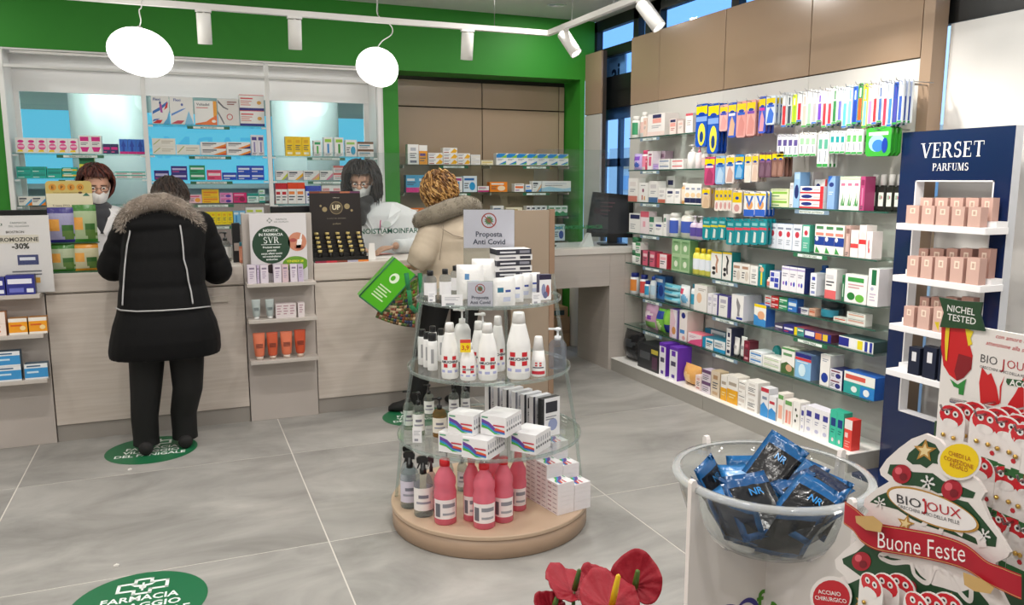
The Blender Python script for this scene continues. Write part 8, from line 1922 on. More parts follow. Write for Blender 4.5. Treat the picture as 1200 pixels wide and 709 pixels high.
# ================================================================ PEOPLE
def solid(kind, color):
    k = kind + '_' + color
    if k in MATS: return k
    m = MATS[kind].copy(); m.name = k; nt = m.node_tree
    at = [n for n in nt.nodes if n.type == 'ATTRIBUTE'][0]
    rgb = nt.nodes.new('ShaderNodeRGB'); rgb.outputs[0].default_value = (*hx(color), 1)
    for l in list(at.outputs['Color'].links): nt.links.new(rgb.outputs[0], l.to_socket)
    MATS[k] = m
    return k
def blob(name, mb, kind, color, parent, voxel=0.008, sm=6, fac=0.5):
    """fuse overlapping volumes into one continuous skin"""
    o = mb.build(name, solid(kind, color), parent)
    r = o.modifiers.new('fuse', 'REMESH'); r.mode = 'VOXEL'; r.voxel_size = voxel; r.use_smooth_shade = True
    s = o.modifiers.new('soften', 'SMOOTH'); s.factor = fac; s.iterations = sm
    return o
def ell(mb, c, r, M=None, n=14, col='ffffff'):
    prof = [(max(math.sin(math.pi * k / n), 0.0), -math.cos(math.pi * k / n)) for k in range(n + 1)]
    T = Matrix.Translation(Vector(c)) @ (M.to_4x4() if M is not None else Matrix()) @ Matrix.Diagonal((r[0], r[1], r[2], 1))
    mb.lathe(prof, col, 18, M=T)
def limb(mb, pts, rad, col='ffffff', n=14):
    """tapering limb with rounded ends through the joints"""
    P = [Vector(p) for p in pts]; out, rr = [], []
    for i in range(len(P) - 1):
        for s in range(5):
            u = s / 5; out.append(P[i].lerp(P[i + 1], u)); rr.append(rad[i] + (rad[i + 1] - rad[i]) * u)
    out.append(P[-1]); rr.append(rad[-1])
    mb.tube(out, rr, col, n)
    for p, r in ((P[0], rad[0]), (P[-1], rad[-1])): ell(mb, p, (r, r, r), n=8)
    for p, r in zip(P[1:-1], rad[1:-1]): ell(mb, p, (r, r, r), n=8)
def hand(mb, wrist, fwd, up_, s=1.0, side=1, curl=0.35):
    """palm, four jointed fingers of unequal length and a thumb leaving the side of the palm"""
    f = Vector(fwd).normalized(); u = (Vector(up_) - f * Vector(up_).dot(f)).normalized(); r = f.cross(u) * side
    W_ = Vector(wrist)
    M = Matrix((r, f, u)).transposed()
    ell(mb, W_ + f * 0.045 * s, (0.040 * s, 0.052 * s, 0.015 * s), M)
    for i, (off, L) in enumerate(((-0.029, 0.068), (-0.010, 0.078), (0.010, 0.073), (0.028, 0.058))):
        b = W_ + f * 0.085 * s + r * off * s
        j1 = b + (f * math.cos(curl) - u * math.sin(curl)) * L * 0.45 * s
        j2 = j1 + (f * math.cos(curl * 2) - u * math.sin(curl * 2)) * L * 0.32 * s
        j3 = j2 + (f * math.cos(curl * 2.8) - u * math.sin(curl * 2.8)) * L * 0.25 * s
        limb(mb, [b - f * 0.02 * s, j1, j2, j3], [0.0095 * s, 0.0088 * s, 0.008 * s, 0.007 * s], n=8)
    b = W_ + f * 0.03 * s - r * 0.032 * s
    limb(mb, [b, b + (f * 0.75 - r * 0.6) * 0.035 * s, b + (f * 1.0 - r * 0.35 - u * 0.15) * 0.062 * s], [0.012 * s, 0.0105 * s, 0.008 * s], n=8)
def head(mb, C, Rm, s=1.0):
    """skull, jaw, brow, nose, ears; the face looks along local -y"""
    C = Vector(C)
    def P(x, y, z): return C + Rm @ Vector((x, y, z)) * s
    ell(mb, P(0, 0.012, 0.03), (0.074 * s, 0.095 * s, 0.088 * s), Rm)
    ell(mb, P(0, -0.022, -0.03), (0.062 * s, 0.068 * s, 0.078 * s), Rm)
    ell(mb, P(0, -0.052, -0.075), (0.032 * s, 0.03 * s, 0.026 * s), Rm)
    ell(mb, P(0, -0.075, 0.03), (0.045 * s, 0.014 * s, 0.012 * s), Rm)
    limb(mb, [P(0, -0.086, 0.018), P(0, -0.105, -0.018)], [0.009 * s, 0.014 * s], n=8)
    for k in (-1, 1):
        ell(mb, P(k * 0.016, -0.092, -0.02), (0.009 * s, 0.011 * s, 0.008 * s), Rm)
        ell(mb, P(k * 0.074, 0.01, 0.0), (0.012 * s, 0.02 * s, 0.032 * s), Rm)
        ell(mb, P(k * 0.04, -0.07, -0.01), (0.022 * s, 0.02 * s, 0.018 * s), Rm)
    for z, r in ((-0.048, 0.007), (-0.06, 0.008)): ell(mb, P(0, -0.088, z), (0.024 * s, 0.009 * s, r * s), Rm)
    limb(mb, [P(0, 0.02, -0.05), P(0, 0.035, -0.16)], [0.052 * s, 0.056 * s])
def eyes(parent, C, Rm, s=1.0):
    m = MB()
    for k in (-1, 1):
        c = Vector(C) + Rm @ Vector((k * 0.031, -0.080, 0.006)) * s
        ell(m, c, (0.013 * s, 0.009 * s, 0.0085 * s), Rm, col='e8e4de', n=8)
        ell(m, c + Rm @ Vector((0, -0.0065, -0.001)) * s, (0.006 * s, 0.004 * s, 0.006 * s), Rm, col='241a14', n=6)
        m.tube([c + Rm @ Vector((x, -0.006 - 0.3 * abs(x) * 0, 0.019 - 6 * x * x)) * s for x in (-0.018, -0.009, 0, 0.009, 0.018)], 0.0025 * s, '3a2418', 6)
    m.build('eyes', 'plastic', parent)
def face_mask(parent, C, Rm, s=1.0):
    m = MB(); V = []; nu, nv = 16, 10
    for j in range(nv + 1):
        for i in range(nu + 1):
            u = i / nu * 2 - 1; v = j / nv
            z = -0.092 + v * 0.088 - 0.012 * abs(u) * v
            half = 0.072 * (0.72 + 0.4 * v - 0.1 * v * v)
            x = u * half
            y = -0.112 * math.cos(u * 1.18) * (0.86 + 0.2 * math.sin(math.pi * (0.25 + 0.6 * v))) + 0.012 - 0.01 * (1 - abs(u)) * math.exp(-((v - 0.55) / 0.3) ** 2)
            V.append(Vector(C) + Rm @ Vector((x, y, z)) * s)
    m.add(V, [(j * (nu + 1) + i, j * (nu + 1) + i + 1, (j + 1) * (nu + 1) + i + 1, (j + 1) * (nu + 1) + i) for j in range(nv) for i in range(nu)], 'eceae8', smooth=True)
    for k in (-1, 1):
        a = Vector(C) + Rm @ Vector((k * 0.07, -0.03, -0.02)) * s; b = Vector(C) + Rm @ Vector((k * 0.078, 0.02, 0.01)) * s
        m.tube([a, a.lerp(b, 0.5) + Rm @ Vector((k * 0.006, 0, 0.006)), b], 0.0018, 'eceae8', 6)
    o = m.build('face_mask', 'fabric', parent); o.modifiers.new('t', 'SOLIDIFY').thickness = 0.0015
def glasses(parent, C, Rm, s=1.0):
    m = MB()
    for k in (-1, 1):
        m.tube([Vector(C) + Rm @ Vector((k * 0.033 + 0.024 * math.cos(a), -0.1, 0.004 + 0.017 * math.sin(a))) * s for a in [2 * math.pi * i / 16 for i in range(17)]], 0.0016, '3a3436', 6)
        m.tube([Vector(C) + Rm @ Vector((k * 0.057, -0.098, 0.008)) * s, Vector(C) + Rm @ Vector((k * 0.076, 0.0, 0.012)) * s], 0.0015, '3a3436', 6)
    m.tube([Vector(C) + Rm @ Vector((x, -0.102, 0.008)) * s for x in (-0.009, 0, 0.009)], 0.0016, '3a3436', 6)
    m.build('glasses_frame', 'plastic', parent)
def hair(parent, C, Rm, rad, color, tones, n, L, wav, hang, seed, cover=-0.2, front=0.25, r0=0.0032, off=(0, 0.015, 0.03)):
    """a hair cap with separate locks lying over it; cover = lowest scalp height, front = how far the hairline comes over the face"""
    rnd = random.Random(seed); C = Vector(C)
    cap = MB(); o_ = Vector(off)
    prof = []
    V, F = [], []; nu, nv = 28, 14
    keep = {}
    for j in range(nv + 1):
        th = math.pi * 0.72 * j / nv
        for i in range(nu):
            ph = 2 * math.pi * i / nu
            d = Vector((math.sin(th) * math.cos(ph), math.sin(th) * math.sin(ph), math.cos(th)))
            wob = 1 + 0.03 * math.sin(5 * ph + 3 * th + seed)
            V.append(C + Rm @ (o_ + Vector((d.x * rad[0], d.y * rad[1], d.z * rad[2])) * wob)); keep[(j, i)] = d
    for j in range(nv):
        for i in range(nu):
            q = (i + 1) % nu; d = keep[(j + 1, i)]
            if d.y < -0.35 and d.z < front: continue
            F.append((j * nu + i, (j + 1) * nu + i, (j + 1) * nu + q, j * nu + q))
    cap.add(V, F, color, smooth=True)
    for k in range(n):
        while True:
            d = Vector((rnd.gauss(0, 1), rnd.gauss(0, 1), rnd.gauss(0, 1))).normalized()
            if d.z < cover or (d.y < -0.3 and d.z < front + 0.1): continue
            break
        p = o_ + Vector((d.x * rad[0], d.y * rad[1], d.z * rad[2])) * 1.0
        top = Vector((rnd.uniform(-0.3, 0.3), 0.1, 1))
        tang = (d * d.dot(top) - top); tang = tang.normalized() if tang.length > 1e-3 else Vector((rnd.uniform(-1, 1), rnd.uniform(-1, 1), 0)).normalized()
        pts = []; ln = L * rnd.uniform(0.6, 1.25); ph = rnd.uniform(0, 6.28); side = d.cross(tang)
        dn = Rm.transposed() @ Vector((0, 0, -1)); v = p.copy(); st = ln / 8
        for s in range(9):
            u = s / 8
            w = v - o_; e = math.sqrt((w.x / rad[0]) ** 2 + (w.y / rad[1]) ** 2 + (w.z / rad[2]) ** 2)
            if e < 1.03 or hang < 0.5: v = o_ + w / e * (1.03 + 0.04 * rnd.random() * u)
            pts.append(C + Rm @ (v + side * wav * math.sin(ph + u * 7) * u ** 0.3 + d * wav * math.cos(ph + u * 7) * 0.8))
            w = (v - o_).normalized()
            g_ = dn - w * dn.dot(w) * (1.0 if e < 1.12 else 0.0)
            tang = (tang * 0.5 + g_.normalized() * 0.5).normalized() if hang >= 0.5 else tang
            if hang < 0.5:
                tang = (tang - w * tang.dot(w)); tang = tang.normalized() if tang.length > 1e-4 else side
            v = v + tang * st
        loc_ = [Rm.transposed() @ (q - C) for q in pts]
        if any(q.y < -0.03 and abs(q.x) < 0.1 and q.z < 0.055 for q in loc_): continue
        cap.tube(pts, [r0 * q for q in (0.7, 0.95, 1.05, 1.1, 1.1, 1.05, 0.9, 0.65, 0.2)], rnd.choice(tones), 5)
    return cap.build('hair', 'hair', parent)
def ringset(spec, off, nexp=2.5, n=28):
    """rings from silhouette pixels: (py, px_left, px_right, Y, half depth)"""
    rings = []
    for (py, l, r, Yc, dh) in spec:
        a, b = onY(l, py, Yc), onY(r, py, Yc); c = (a + b) / 2; hw = (b[0] - a[0]) / 2
        ring = []
        for k in range(n):
            t_ = 2 * math.pi * k / n; ct, st = math.cos(t_), math.sin(t_)
            ring.append((c[0] + hw * math.copysign(abs(ct) ** (2 / nexp), ct) - off[0], c[1] + dh * math.copysign(abs(st) ** (2 / nexp), st) - off[1], (c[2]) - off[2]))
        rings.append(ring)
    return rings
def surf(spec, px_, py, nexp=2.5, lift=0.004):
    """world point on the camera side of a ringset surface seen at a pixel"""
    for a, b in zip(spec[:-1], spec[1:]):
        lo, hi = min(a[0], b[0]), max(a[0], b[0])
        if lo <= py <= hi:
            u = (py - a[0]) / (b[0] - a[0]); l = a[1] + (b[1] - a[1]) * u; r = a[2] + (b[2] - a[2]) * u; Yc = a[3] + (b[3] - a[3]) * u; dh = a[4] + (b[4] - a[4]) * u
            x = max(-0.995, min(0.995, (px_ - (l + r) / 2) / ((r - l) / 2)))
            return Vector(onY(px_, py, Yc - dh * (1 - abs(x) ** nexp) ** (1 / nexp) - lift))
def wp(px_, py, Y): return Vector(onY(px_, py, Y))
def rot3(yaw, pitch=0.0, roll=0.0): return Matrix.Rotation(R(yaw), 3, 'Z') @ Matrix.Rotation(R(pitch), 3, 'X') @ Matrix.Rotation(R(roll), 3, 'Y')
def shoe(parent, heel, toe_dir, color, w=0.045, L=0.25, h=0.075):
    m = MB(); d = Vector(toe_dir).normalized(); s = Vector((d.y, -d.x, 0)); H = Vector(heel)
    rings = []
    for u, ww, hh in ((0.0, 0.62, 0.8), (0.05, 0.85, 0.98), (0.25, 0.85, 1.0), (0.45, 0.9, 0.85), (0.7, 1.0, 0.6), (0.9, 0.8, 0.48), (1.0, 0.4, 0.3)):
        c = H + d * (u * L)
        rings.append([c + s * (w * ww * math.cos(R(a))) + Vector((0, 0, max(0.0015, h * hh * (0.5 + 0.5 * math.sin(R(a)))))) for a in range(0, 360, 24)])
    m.loft(rings, color); return m.build('shoe', 'matte', parent)

# ---------------------------------------------------------------- customer in the long black coat, seen from behind
root = Vector((-0.15, 4.75, 0)); off = root
t = thing('person', 'person in long black quilted coat with fur-trimmed hood, at the counter', 'person', root)
L_ = lambda v: Vector(v) - root
SPEC = [(414, 127.5, 259, 4.70, 0.215), (408, 126, 259.5, 4.70, 0.22), (395, 127.5, 258.5, 4.70, 0.222), (378, 131, 254.5, 4.71, 0.215), (366, 135, 249, 4.72, 0.205), (362, 136, 247.5, 4.725, 0.198), (356, 137, 247, 4.73, 0.203), (340, 138, 243, 4.75, 0.2), (333, 139.5, 240.5, 4.757, 0.19), (326, 139, 241, 4.765, 0.197), (312, 140.5, 240.5, 4.78, 0.195), (301, 142, 239, 4.79, 0.186), (292, 141.5, 240, 4.80, 0.192), (275, 143, 242, 4.82, 0.185), (262, 145, 243.5, 4.835, 0.17), (252, 150, 237, 4.845, 0.145), (243, 162, 224, 4.86, 0.11), (236, 172, 214, 4.87, 0.08)]
m = MB(); m.loft(ringset(SPEC, off), 'ffffff')
shL, elL, wrL = wp(153, 262, 4.845), wp(133, 312, 4.87), Vector((-0.30, 5.20, 1.05))
shR, elR, wrR = wp(234, 264, 4.845), wp(254, 316, 4.90), Vector((0.10, 5.22, 1.04))
def sleeve(mb, a, b, c, r, bumps=4):
    P, q = [], []
    for (s, e, n_, r0, r1) in ((a, b, 4, r[0], r[1]), (b, c, 4, r[1], r[2])):
        for i in range(n_ * 3):
            u = i / (n_ * 3); P.append(Vector(s).lerp(Vector(e), u)); q.append((r0 + (r1 - r0) * u) * (1.0 if i % 3 else 0.94))
    P.append(Vector(c)); q.append(r[2]); mb.tube(P, q, 'ffffff', 18); ell(mb, a, (r[0],) * 3, n=8); ell(mb, b, (r[1] * 1.0,) * 3, n=8)
sleeve(m, L_(shL), L_(elL), L_(wrL), (0.082, 0.085, 0.055)); sleeve(m, L_(shR), L_(elR), L_(wrR), (0.082, 0.088, 0.055))
ell(m, L_(wp(188, 264, 4.73)), (0.19, 0.085, 0.066)); ell(m, L_(wp(188, 255, 4.77)), (0.17, 0.085, 0.07))
coat = blob('coat', m, 'quilt', '060607', t, 0.010, 1)
m = MB()
for path in ([(153, 266), (151.5, 276), (149, 287), (147.5, 300), (146, 315), (145, 330), (144, 345), (143.5, 358)], [(211, 264), (213, 276), (214.5, 290), (215.5, 304), (219, 316), (221, 330), (224, 342), (226, 356)], [(135.8, 361), (141, 363.5), (160, 365), (190, 364), (220, 362), (246.8, 359)]):
    fine = [(a[0] + (b[0] - a[0]) * k / 6, a[1] + (b[1] - a[1]) * k / 6) for a, b in zip(path[:-1], path[1:]) for k in range(6)] + [path[-1]]
    m.tube([L_(surf(SPEC, a, b, lift=0.012)) for a, b in fine], 0.0042, 'a8a8a8', 8)
m.build('piping', 'satin', coat)
# fur rim of the hood: many fine tapering tufts along the edge
m = MB(); rnd = random.Random(3)
arcp = [wp(143, 268, 4.75), wp(147, 255, 4.73), (wp(156, 245, 4.72)), wp(172, 238, 4.72), wp(192, 236, 4.72), wp(210, 242, 4.72), wp(223, 252, 4.73), wp(229, 262, 4.75), wp(231, 271, 4.77)]
m.tube([L_(p) for p in arcp], [0.022, 0.036, 0.046, 0.05, 0.05, 0.046, 0.038, 0.03, 0.018], '8d8074', 10)
for k in range(5200):
    u = rnd.random() * (len(arcp) - 1); i = min(int(u), len(arcp) - 2); p = arcp[i].lerp(arcp[i + 1], u - i); ax = (arcp[i + 1] - arcp[i]).normalized()
    d = Vector((rnd.gauss(0, 1), rnd.gauss(0, 1), rnd.gauss(0, 1))); d = (d - ax * d.dot(ax)).normalized()
    r = 0.046 * (0.55 + 0.45 * math.sin(math.pi * u / (len(arcp) - 1)))
    b = p + d * r * 0.9; g = Vector((rnd.uniform(-0.5, 0.5), rnd.uniform(-0.5, 0.5), -0.45)); tip = b + (d + g * 0.7 + ax * rnd.uniform(-0.5, 0.5)).normalized() * rnd.uniform(0.016, 0.036); md = b.lerp(tip, 0.5) + d * 0.004
    s = d.cross(ax).normalized() * 0.0016
    m.add([L_(b - s), L_(b + s), L_(md + s * 0.8), L_(md - s * 0.8), L_(tip)], [(0, 1, 2, 3), (3, 2, 4)], rnd.choice(('b3a698', '9d9083', 'cdc1b3', '877a6e', 'beb1a3', '6f655b')))
m.build('fur_trim', 'fabric', coat)
# body, trousers, shoes, hair
HC1 = wp(200, 237, 4.99); RM1 = rot3(180, 20)
m = MB(); head(m, L_(HC1), RM1)
pel = L_(Vector((-0.15, 4.72, 0.86))); che = L_(wp(192, 285, 4.82)); nk = L_(HC1) + RM1 @ Vector((0, 0.035, -0.16))
limb(m, [nk, che, L_(Vector((-0.14, 4.75, 1.0))), pel], [0.055, 0.12, 0.11, 0.13])
for a, b, c in ((shL, elL, wrL), (shR, elR, wrR)): limb(m, [L_(a), L_(b), L_(c)], [0.05, 0.04, 0.028]); limb(m, [che + Vector((0, 0, 0.05)), L_(a)], [0.08, 0.05])
hand(m, L_(wrL) + Vector((0.01, 0.03, -0.015)), (0.25, 1, -0.1), (0, 0, 1), 0.95, 1); hand(m, L_(wrR) + Vector((-0.01, 0.03, -0.015)), (-0.3, 1, -0.1), (0, 0, 1), 0.95, -1)
LEG = (((172, 408), (171, 460), (172, 517), (-0.245, 4.745)), ((219, 405), (220, 455), (218, 510), (-0.045, 4.79)))
for (h_, k_, a_, f_) in LEG: limb(m, [L_(wp(*h_, 4.72)), L_(wp(*k_, 4.73)), Vector((f_[0], f_[1], 0.09)) - root], [0.078, 0.052, 0.038])
blob('body', m, 'skin', 'c99a80', t, 0.0065, 4)
m = MB()
for (h_, k_, a_, f_) in LEG:
    foot_ = Vector((f_[0], f_[1], 0)) - root
    m.tube([L_(wp(*h_, 4.72)) + Vector((0, 0, 0.1)), L_(wp(h_[0], 425, 4.72)), L_(wp(*k_, 4.73)), foot_ + Vector((0, -0.01, 0.2)), foot_ + Vector((0, 0, 0.09)), foot_ + Vector((0, 0, 0.04))], [0.094, 0.091, 0.08, 0.071, 0.068, 0.07], 'ffffff', 20)
blob('trousers', m, 'matte', '040404', t, 0.009, 1)
for (h_, k_, a_, f_) in LEG: shoe(t, L_(Vector((f_[0], f_[1] - 0.085, 0.0022))), (0.05 if f_[0] > -0.1 else -0.08, 1, 0), '161414')
hair(t, L_(HC1), RM1, (0.095, 0.118, 0.112), '2a1c14', ('241812', '3a281c', '1c120d', '302016'), 420, 0.13, 0.006, 0, 11, cover=-0.75)

# ---------------------------------------------------------------- customer in the beige puffer jacket
root = Vector((1.47, 4.93, 0)); off = root
t = thing('person', 'person with curly blond hair in beige puffer jacket, holding a green bag', 'person', root)
L_ = lambda v, r=root: Vector(v) - r
SP2 = [(341, 497, 598, 4.83, 0.185), (330, 495, 601, 4.83, 0.19), (318, 494, 602, 4.83, 0.178), (306, 492, 603, 4.83, 0.19), (292, 491, 600, 4.83, 0.176), (280, 491, 596, 4.83, 0.185), (268, 494, 588, 4.83, 0.17), (259, 500, 576, 4.84, 0.15), (250, 508, 560, 4.85, 0.11), (243, 515, 545, 4.86, 0.08)]
m = MB(); m.loft(ringset(SP2, off), 'ffffff')
sL, eL, wL = wp(505, 273, 4.76), wp(495, 298, 4.72), wp(486, 312, 4.74)
sR, eR, wR = wp(578, 275, 4.84), wp(590, 316, 4.86), Vector((1.78, 5.18, 1.04))
sleeve(m, L_(sL), L_(eL), L_(wL), (0.082, 0.085, 0.06)); sleeve(m, L_(sR), L_(eR), L_(wR), (0.08, 0.082, 0.055))
coat = blob('jacket', m, 'quilt', 'b9ab97', t, 0.010, 2)
m = MB()
m.tube([L_(surf(SP2, a, b, lift=0.004)) for a, b in ((520, 262), (519, 275), (517, 290), (515, 305))], 0.002, '8a7d6c', 6)
m.tube([L_(surf(SP2, a, b, lift=0.004)) for a, b in ((518, 268), (532, 276), (546, 279), (562, 278))], 0.003, '9a8d7c', 6)
m.build('seam', 'fabric', coat)
m = MB(); rnd = random.Random(8)
cp = [wp(489, 262, 4.79), wp(495, 256, 4.74), wp(510, 251, 4.70), wp(528, 244, 4.70), wp(545, 239, 4.74), wp(556, 241, 4.80), wp(560, 249, 4.84)]
rads = [0.036, 0.05, 0.056, 0.058, 0.054, 0.046, 0.03]
m.tube([L_(p) for p in cp], rads, '857c6c', 14)
for k in range(3800):
    u = rnd.random() * (len(cp) - 1); i = min(int(u), len(cp) - 2); p = cp[i].lerp(cp[i + 1], u - i); ax = (cp[i + 1] - cp[i]).normalized(); r = rads[i] + (rads[i + 1] - rads[i]) * (u - i)
    d = Vector((rnd.gauss(0, 1), rnd.gauss(0, 1), rnd.gauss(0, 1))); d = (d - ax * d.dot(ax)).normalized()
    b = p + d * r * 0.97; tip = b + (d + ax * rnd.uniform(-1, 1) + Vector((0, 0, -0.3))).normalized() * rnd.uniform(0.006, 0.013); s = d.cross(ax).normalized() * 0.002
    m.add([L_(b - s), L_(b + s), L_(tip)], [(0, 1, 2)], rnd.choice(('8a8170', '7a7262', '968d7c', '6c6556')))
m.build('hood_collar', 'fabric', coat)
HC2 = wp(515, 229, 4.88); RM2 = rot3(165, 8)
m = MB(); head(m, L_(HC2), RM2)
che = L_(wp(545, 285, 4.83)); pel = L_(Vector((1.62, 4.86, 0.84)))
limb(m, [L_(HC2) + RM2 @ Vector((0, 0.035, -0.15)), che, L_(Vector((1.63, 4.85, 1.0))), pel], [0.055, 0.12, 0.11, 0.13])
for a, b, c in ((sL, eL, wL), (sR, eR, wR)): limb(m, [L_(a), L_(b), L_(c)], [0.05, 0.04, 0.028])
hand(m, L_(wL) + Vector((-0.015, 0.02, -0.005)), (-0.75, 0.5, -0.1), (0.2, 0, 1), 0.95, 1, 0.75); hand(m, L_(wR) + Vector((-0.01, 0.03, -0.015)), (-0.3, 1, -0.1), (0, 0, 1), 0.95, -1)
LEG2 = (((515, 345), (500, 405), (482, 462), (1.36, 4.93), (-0.8, 0.35, 0)), ((548, 345), (540, 405), (530, 465), (1.66, 4.90), (-0.2, 1, 0)))
for (h_, k_, a_, f_, d_) in LEG2: limb(m, [L_(wp(*h_, 4.86)), L_(wp(*k_, 4.9)), Vector((f_[0], f_[1], 0.09)) - root], [0.08, 0.055, 0.04])
blob('body', m, 'skin', 'd0a288', t, 0.0065, 4)
m = MB()
for (h_, k_, a_, f_, d_) in LEG2: limb(m, [L_(wp(*h_, 4.86)) + Vector((0, 0, 0.06)), L_(wp(*k_, 4.9)), Vector((f_[0], f_[1], 0.1)) - root], [0.105, 0.078, 0.062])
blob('trousers', m, 'matte', '050505', t, 0.011, 3)
for (h_, k_, a_, f_, d_) in LEG2:
    d = Vector(d_).normalized(); shoe(t, Vector((f_[0], f_[1], 0.0016)) - d * 0.07 - root, d_, '101010', 0.048, 0.25, 0.11)
hair(t, L_(HC2), RM2, (0.108, 0.125, 0.125), '7a552c', ('b98c4e', '8a6030', 'c9a064', '6a4522', 'a5793f', '5a3a1c'), 560, 0.085, 0.014, 0, 21, cover=-0.8, front=0.1, r0=0.0045)

# the green shopping bag on the arm
bo = wp(455, 345, 4.70)
def bg(px_, py, Y): return wp(px_, py, Y) - bo
t = thing('shopping_bag', 'green and white printed shopping bag hanging from the beige sleeve', 'bag', bo)
m = MB(); A = [bg(463, 302, 4.66), bg(421, 347, 4.66), bg(447, 367, 4.66), bg(487, 322, 4.66)]; B = [a + Vector((0.01, 0.11, 0)) for a in A]
m.add(A + B, [(0, 1, 2, 3), (7, 6, 5, 4), (0, 4, 5, 1), (3, 2, 6, 7), (1, 5, 6, 2)], '4fae1c')
b_ = m.build('front_panel', 'plastic', t)
m = MB()
def onA(u, v, k=1): return A[0].lerp(A[3], u).lerp(A[1].lerp(A[2], u), v) + Vector((0, -0.0012 * k, 0))
def bq(u0, v0, u1, v1, col, k=1): m.add([onA(u0, v0, k), onA(u0, v1, k), onA(u1, v1, k), onA(u1, v0, k)], [(0, 1, 2, 3)], col)
m.add([onA(0.5 + 0.17 * math.cos(R(a)), 0.32 + 0.11 * math.sin(R(a))) for a in range(0, 360, 20)], [tuple(range(18))], 'dff0d4'); m.add([onA(0.46 + 0.08 * math.cos(R(a)), 0.33 + 0.055 * math.sin(R(a)), 2) for a in range(0, 360, 20)], [tuple(range(18))], '4fae1c')
for i in range(5): bq(0.25, 0.56 + i * 0.06, 0.75 - 0.1 * (i % 2), 0.585 + i * 0.06, 'cfe8bc')
m.build('print', 'carton', b_)
m = MB()
for a, b in ((0, 1), (1, 2), (2, 3)): m.tube([A[a], A[b]], 0.005, '1f6a3c', 6)
m.build('piping', 'fabric', b_)
# food-printed gusset hanging below, a loose quilted sheet of coloured patches
m = MB(); rnd = random.Random(4); G = [bg(452, 340, 4.68), bg(440, 372, 4.68), bg(486, 384, 4.72), bg(490, 326, 4.72)]
n_ = 14
def gp_(u, v): return G[0].lerp(G[3], u).lerp(G[1].lerp(G[2], u), v) + Vector((0, -0.02 * math.sin(math.pi * u) * math.sin(math.pi * v) , -0.012 * math.sin(math.pi * u)))
for i in range(n_):
    for j in range(n_):
        u0, v0, u1, v1 = i / n_, j / n_, (i + 1) / n_, (j + 1) / n_
        c = rnd.choice(('6a4a2c', '8a6a3c', 'b8a07a', '3f5a24', '7a3a22', '4f6a2c', '2c3a5a', 'c8b08a', '5a7a2c', '3a2a1c'))
        if v0 < 0.35 and u0 > 0.2: c = rnd.choice(('4f7a24', '6a8a2c', '3f6a2c', 'a83a2c', '7a9a3c'))
        m.add([gp_(u0, v0), gp_(u0, v1), gp_(u1, v1), gp_(u1, v0)], [(0, 1, 2, 3)], c, smooth=True)
g_ = m.build('gusset', 'plastic', t); g_.modifiers.new('t', 'SOLIDIFY').thickness = 0.003
m = MB()
P = [bg(476, 320, 4.66), bg(479, 340, 4.655), bg(481, 358, 4.65), bg(488, 366, 4.66), bg(494, 350, 4.68), bg(492, 320, 4.70)]
for a, b in zip(P[:-1], P[1:]):
    d = (b - a).normalized(); s = d.cross(Vector((0, 1, 0))).normalized() * 0.014
    m.add([a - s, a + s, b + s, b - s], [(0, 1, 2, 3)], '1f7a48', smooth=True)
h_ = m.build('handle', 'fabric', t); h_.modifiers.new('t', 'SOLIDIFY').thickness = 0.002

# ---------------------------------------------------------------- pharmacists behind the counter
def pharmacist(label, root, HC, RM, spec, arms, hairargs, scarf, lapel_dir, gl=True):
    root = Vector(root); Lr = lambda v: Vector(v) - root
    t = thing('person', label, 'person', root)
    m = MB(); head(m, Lr(HC), RM)
    che = Lr((HC[0] + RM.col[1][0] * -0.0 + 0.0, root.y, 1.18)) if False else Vector((0, 0, 1.16))
    limb(m, [Lr(HC) + RM @ Vector((0, 0.035, -0.15)), che, Vector((0, 0.0, 1.0)), Vector((0, 0, 0.86))], [0.055, 0.11, 0.105, 0.12])
    for sg in (-1, 1):
        limb(m, [Vector((sg * 0.08, 0, 0.86)), Vector((sg * 0.09, 0.0, 0.46)), Vector((sg * 0.09, 0.02, 0.08))], [0.085, 0.06, 0.042])
    for (a, b, c, hd) in arms:
        limb(m, [Lr(a), Lr(b), Lr(c)], [0.048, 0.04, 0.027]); limb(m, [che + Vector((0, 0, 0.08)), Lr(a)], [0.07, 0.048])
        hand(m, Lr(c) + Vector(hd[0]) * 0.03, hd[0], hd[1], 0.95, hd[2], hd[3])
    blob('body', m, 'skin', 'cf9f86', t, 0.0065, 4)
    m = MB(); m.loft(ringset(spec, root), 'ffffff')
    for (a, b, c, hd) in arms: sleeve(m, Lr(a), Lr(b), Lr(c), (0.07, 0.066, 0.047))
    coat = blob('lab_coat', m, 'fabric', 'dad9da', t, 0.009, 3)
    # scarf and lapels
    m = MB(); N0 = Lr(HC) + Vector((0, 0, -0.135))
    ell(m, N0 + Vector((0, 0.0, 0)), (0.085, 0.09, 0.05)); ell(m, N0 + Vector((lapel_dir * 0.02, -0.05, -0.05)), (0.07, 0.06, 0.06)); ell(m, N0 + Vector((lapel_dir * 0.02, -0.07, -0.11)), (0.035, 0.05, 0.07))
    blob('scarf', m, 'fabric', scarf, t, 0.008, 3)
    m = MB()
    return t, coat, Lr, m
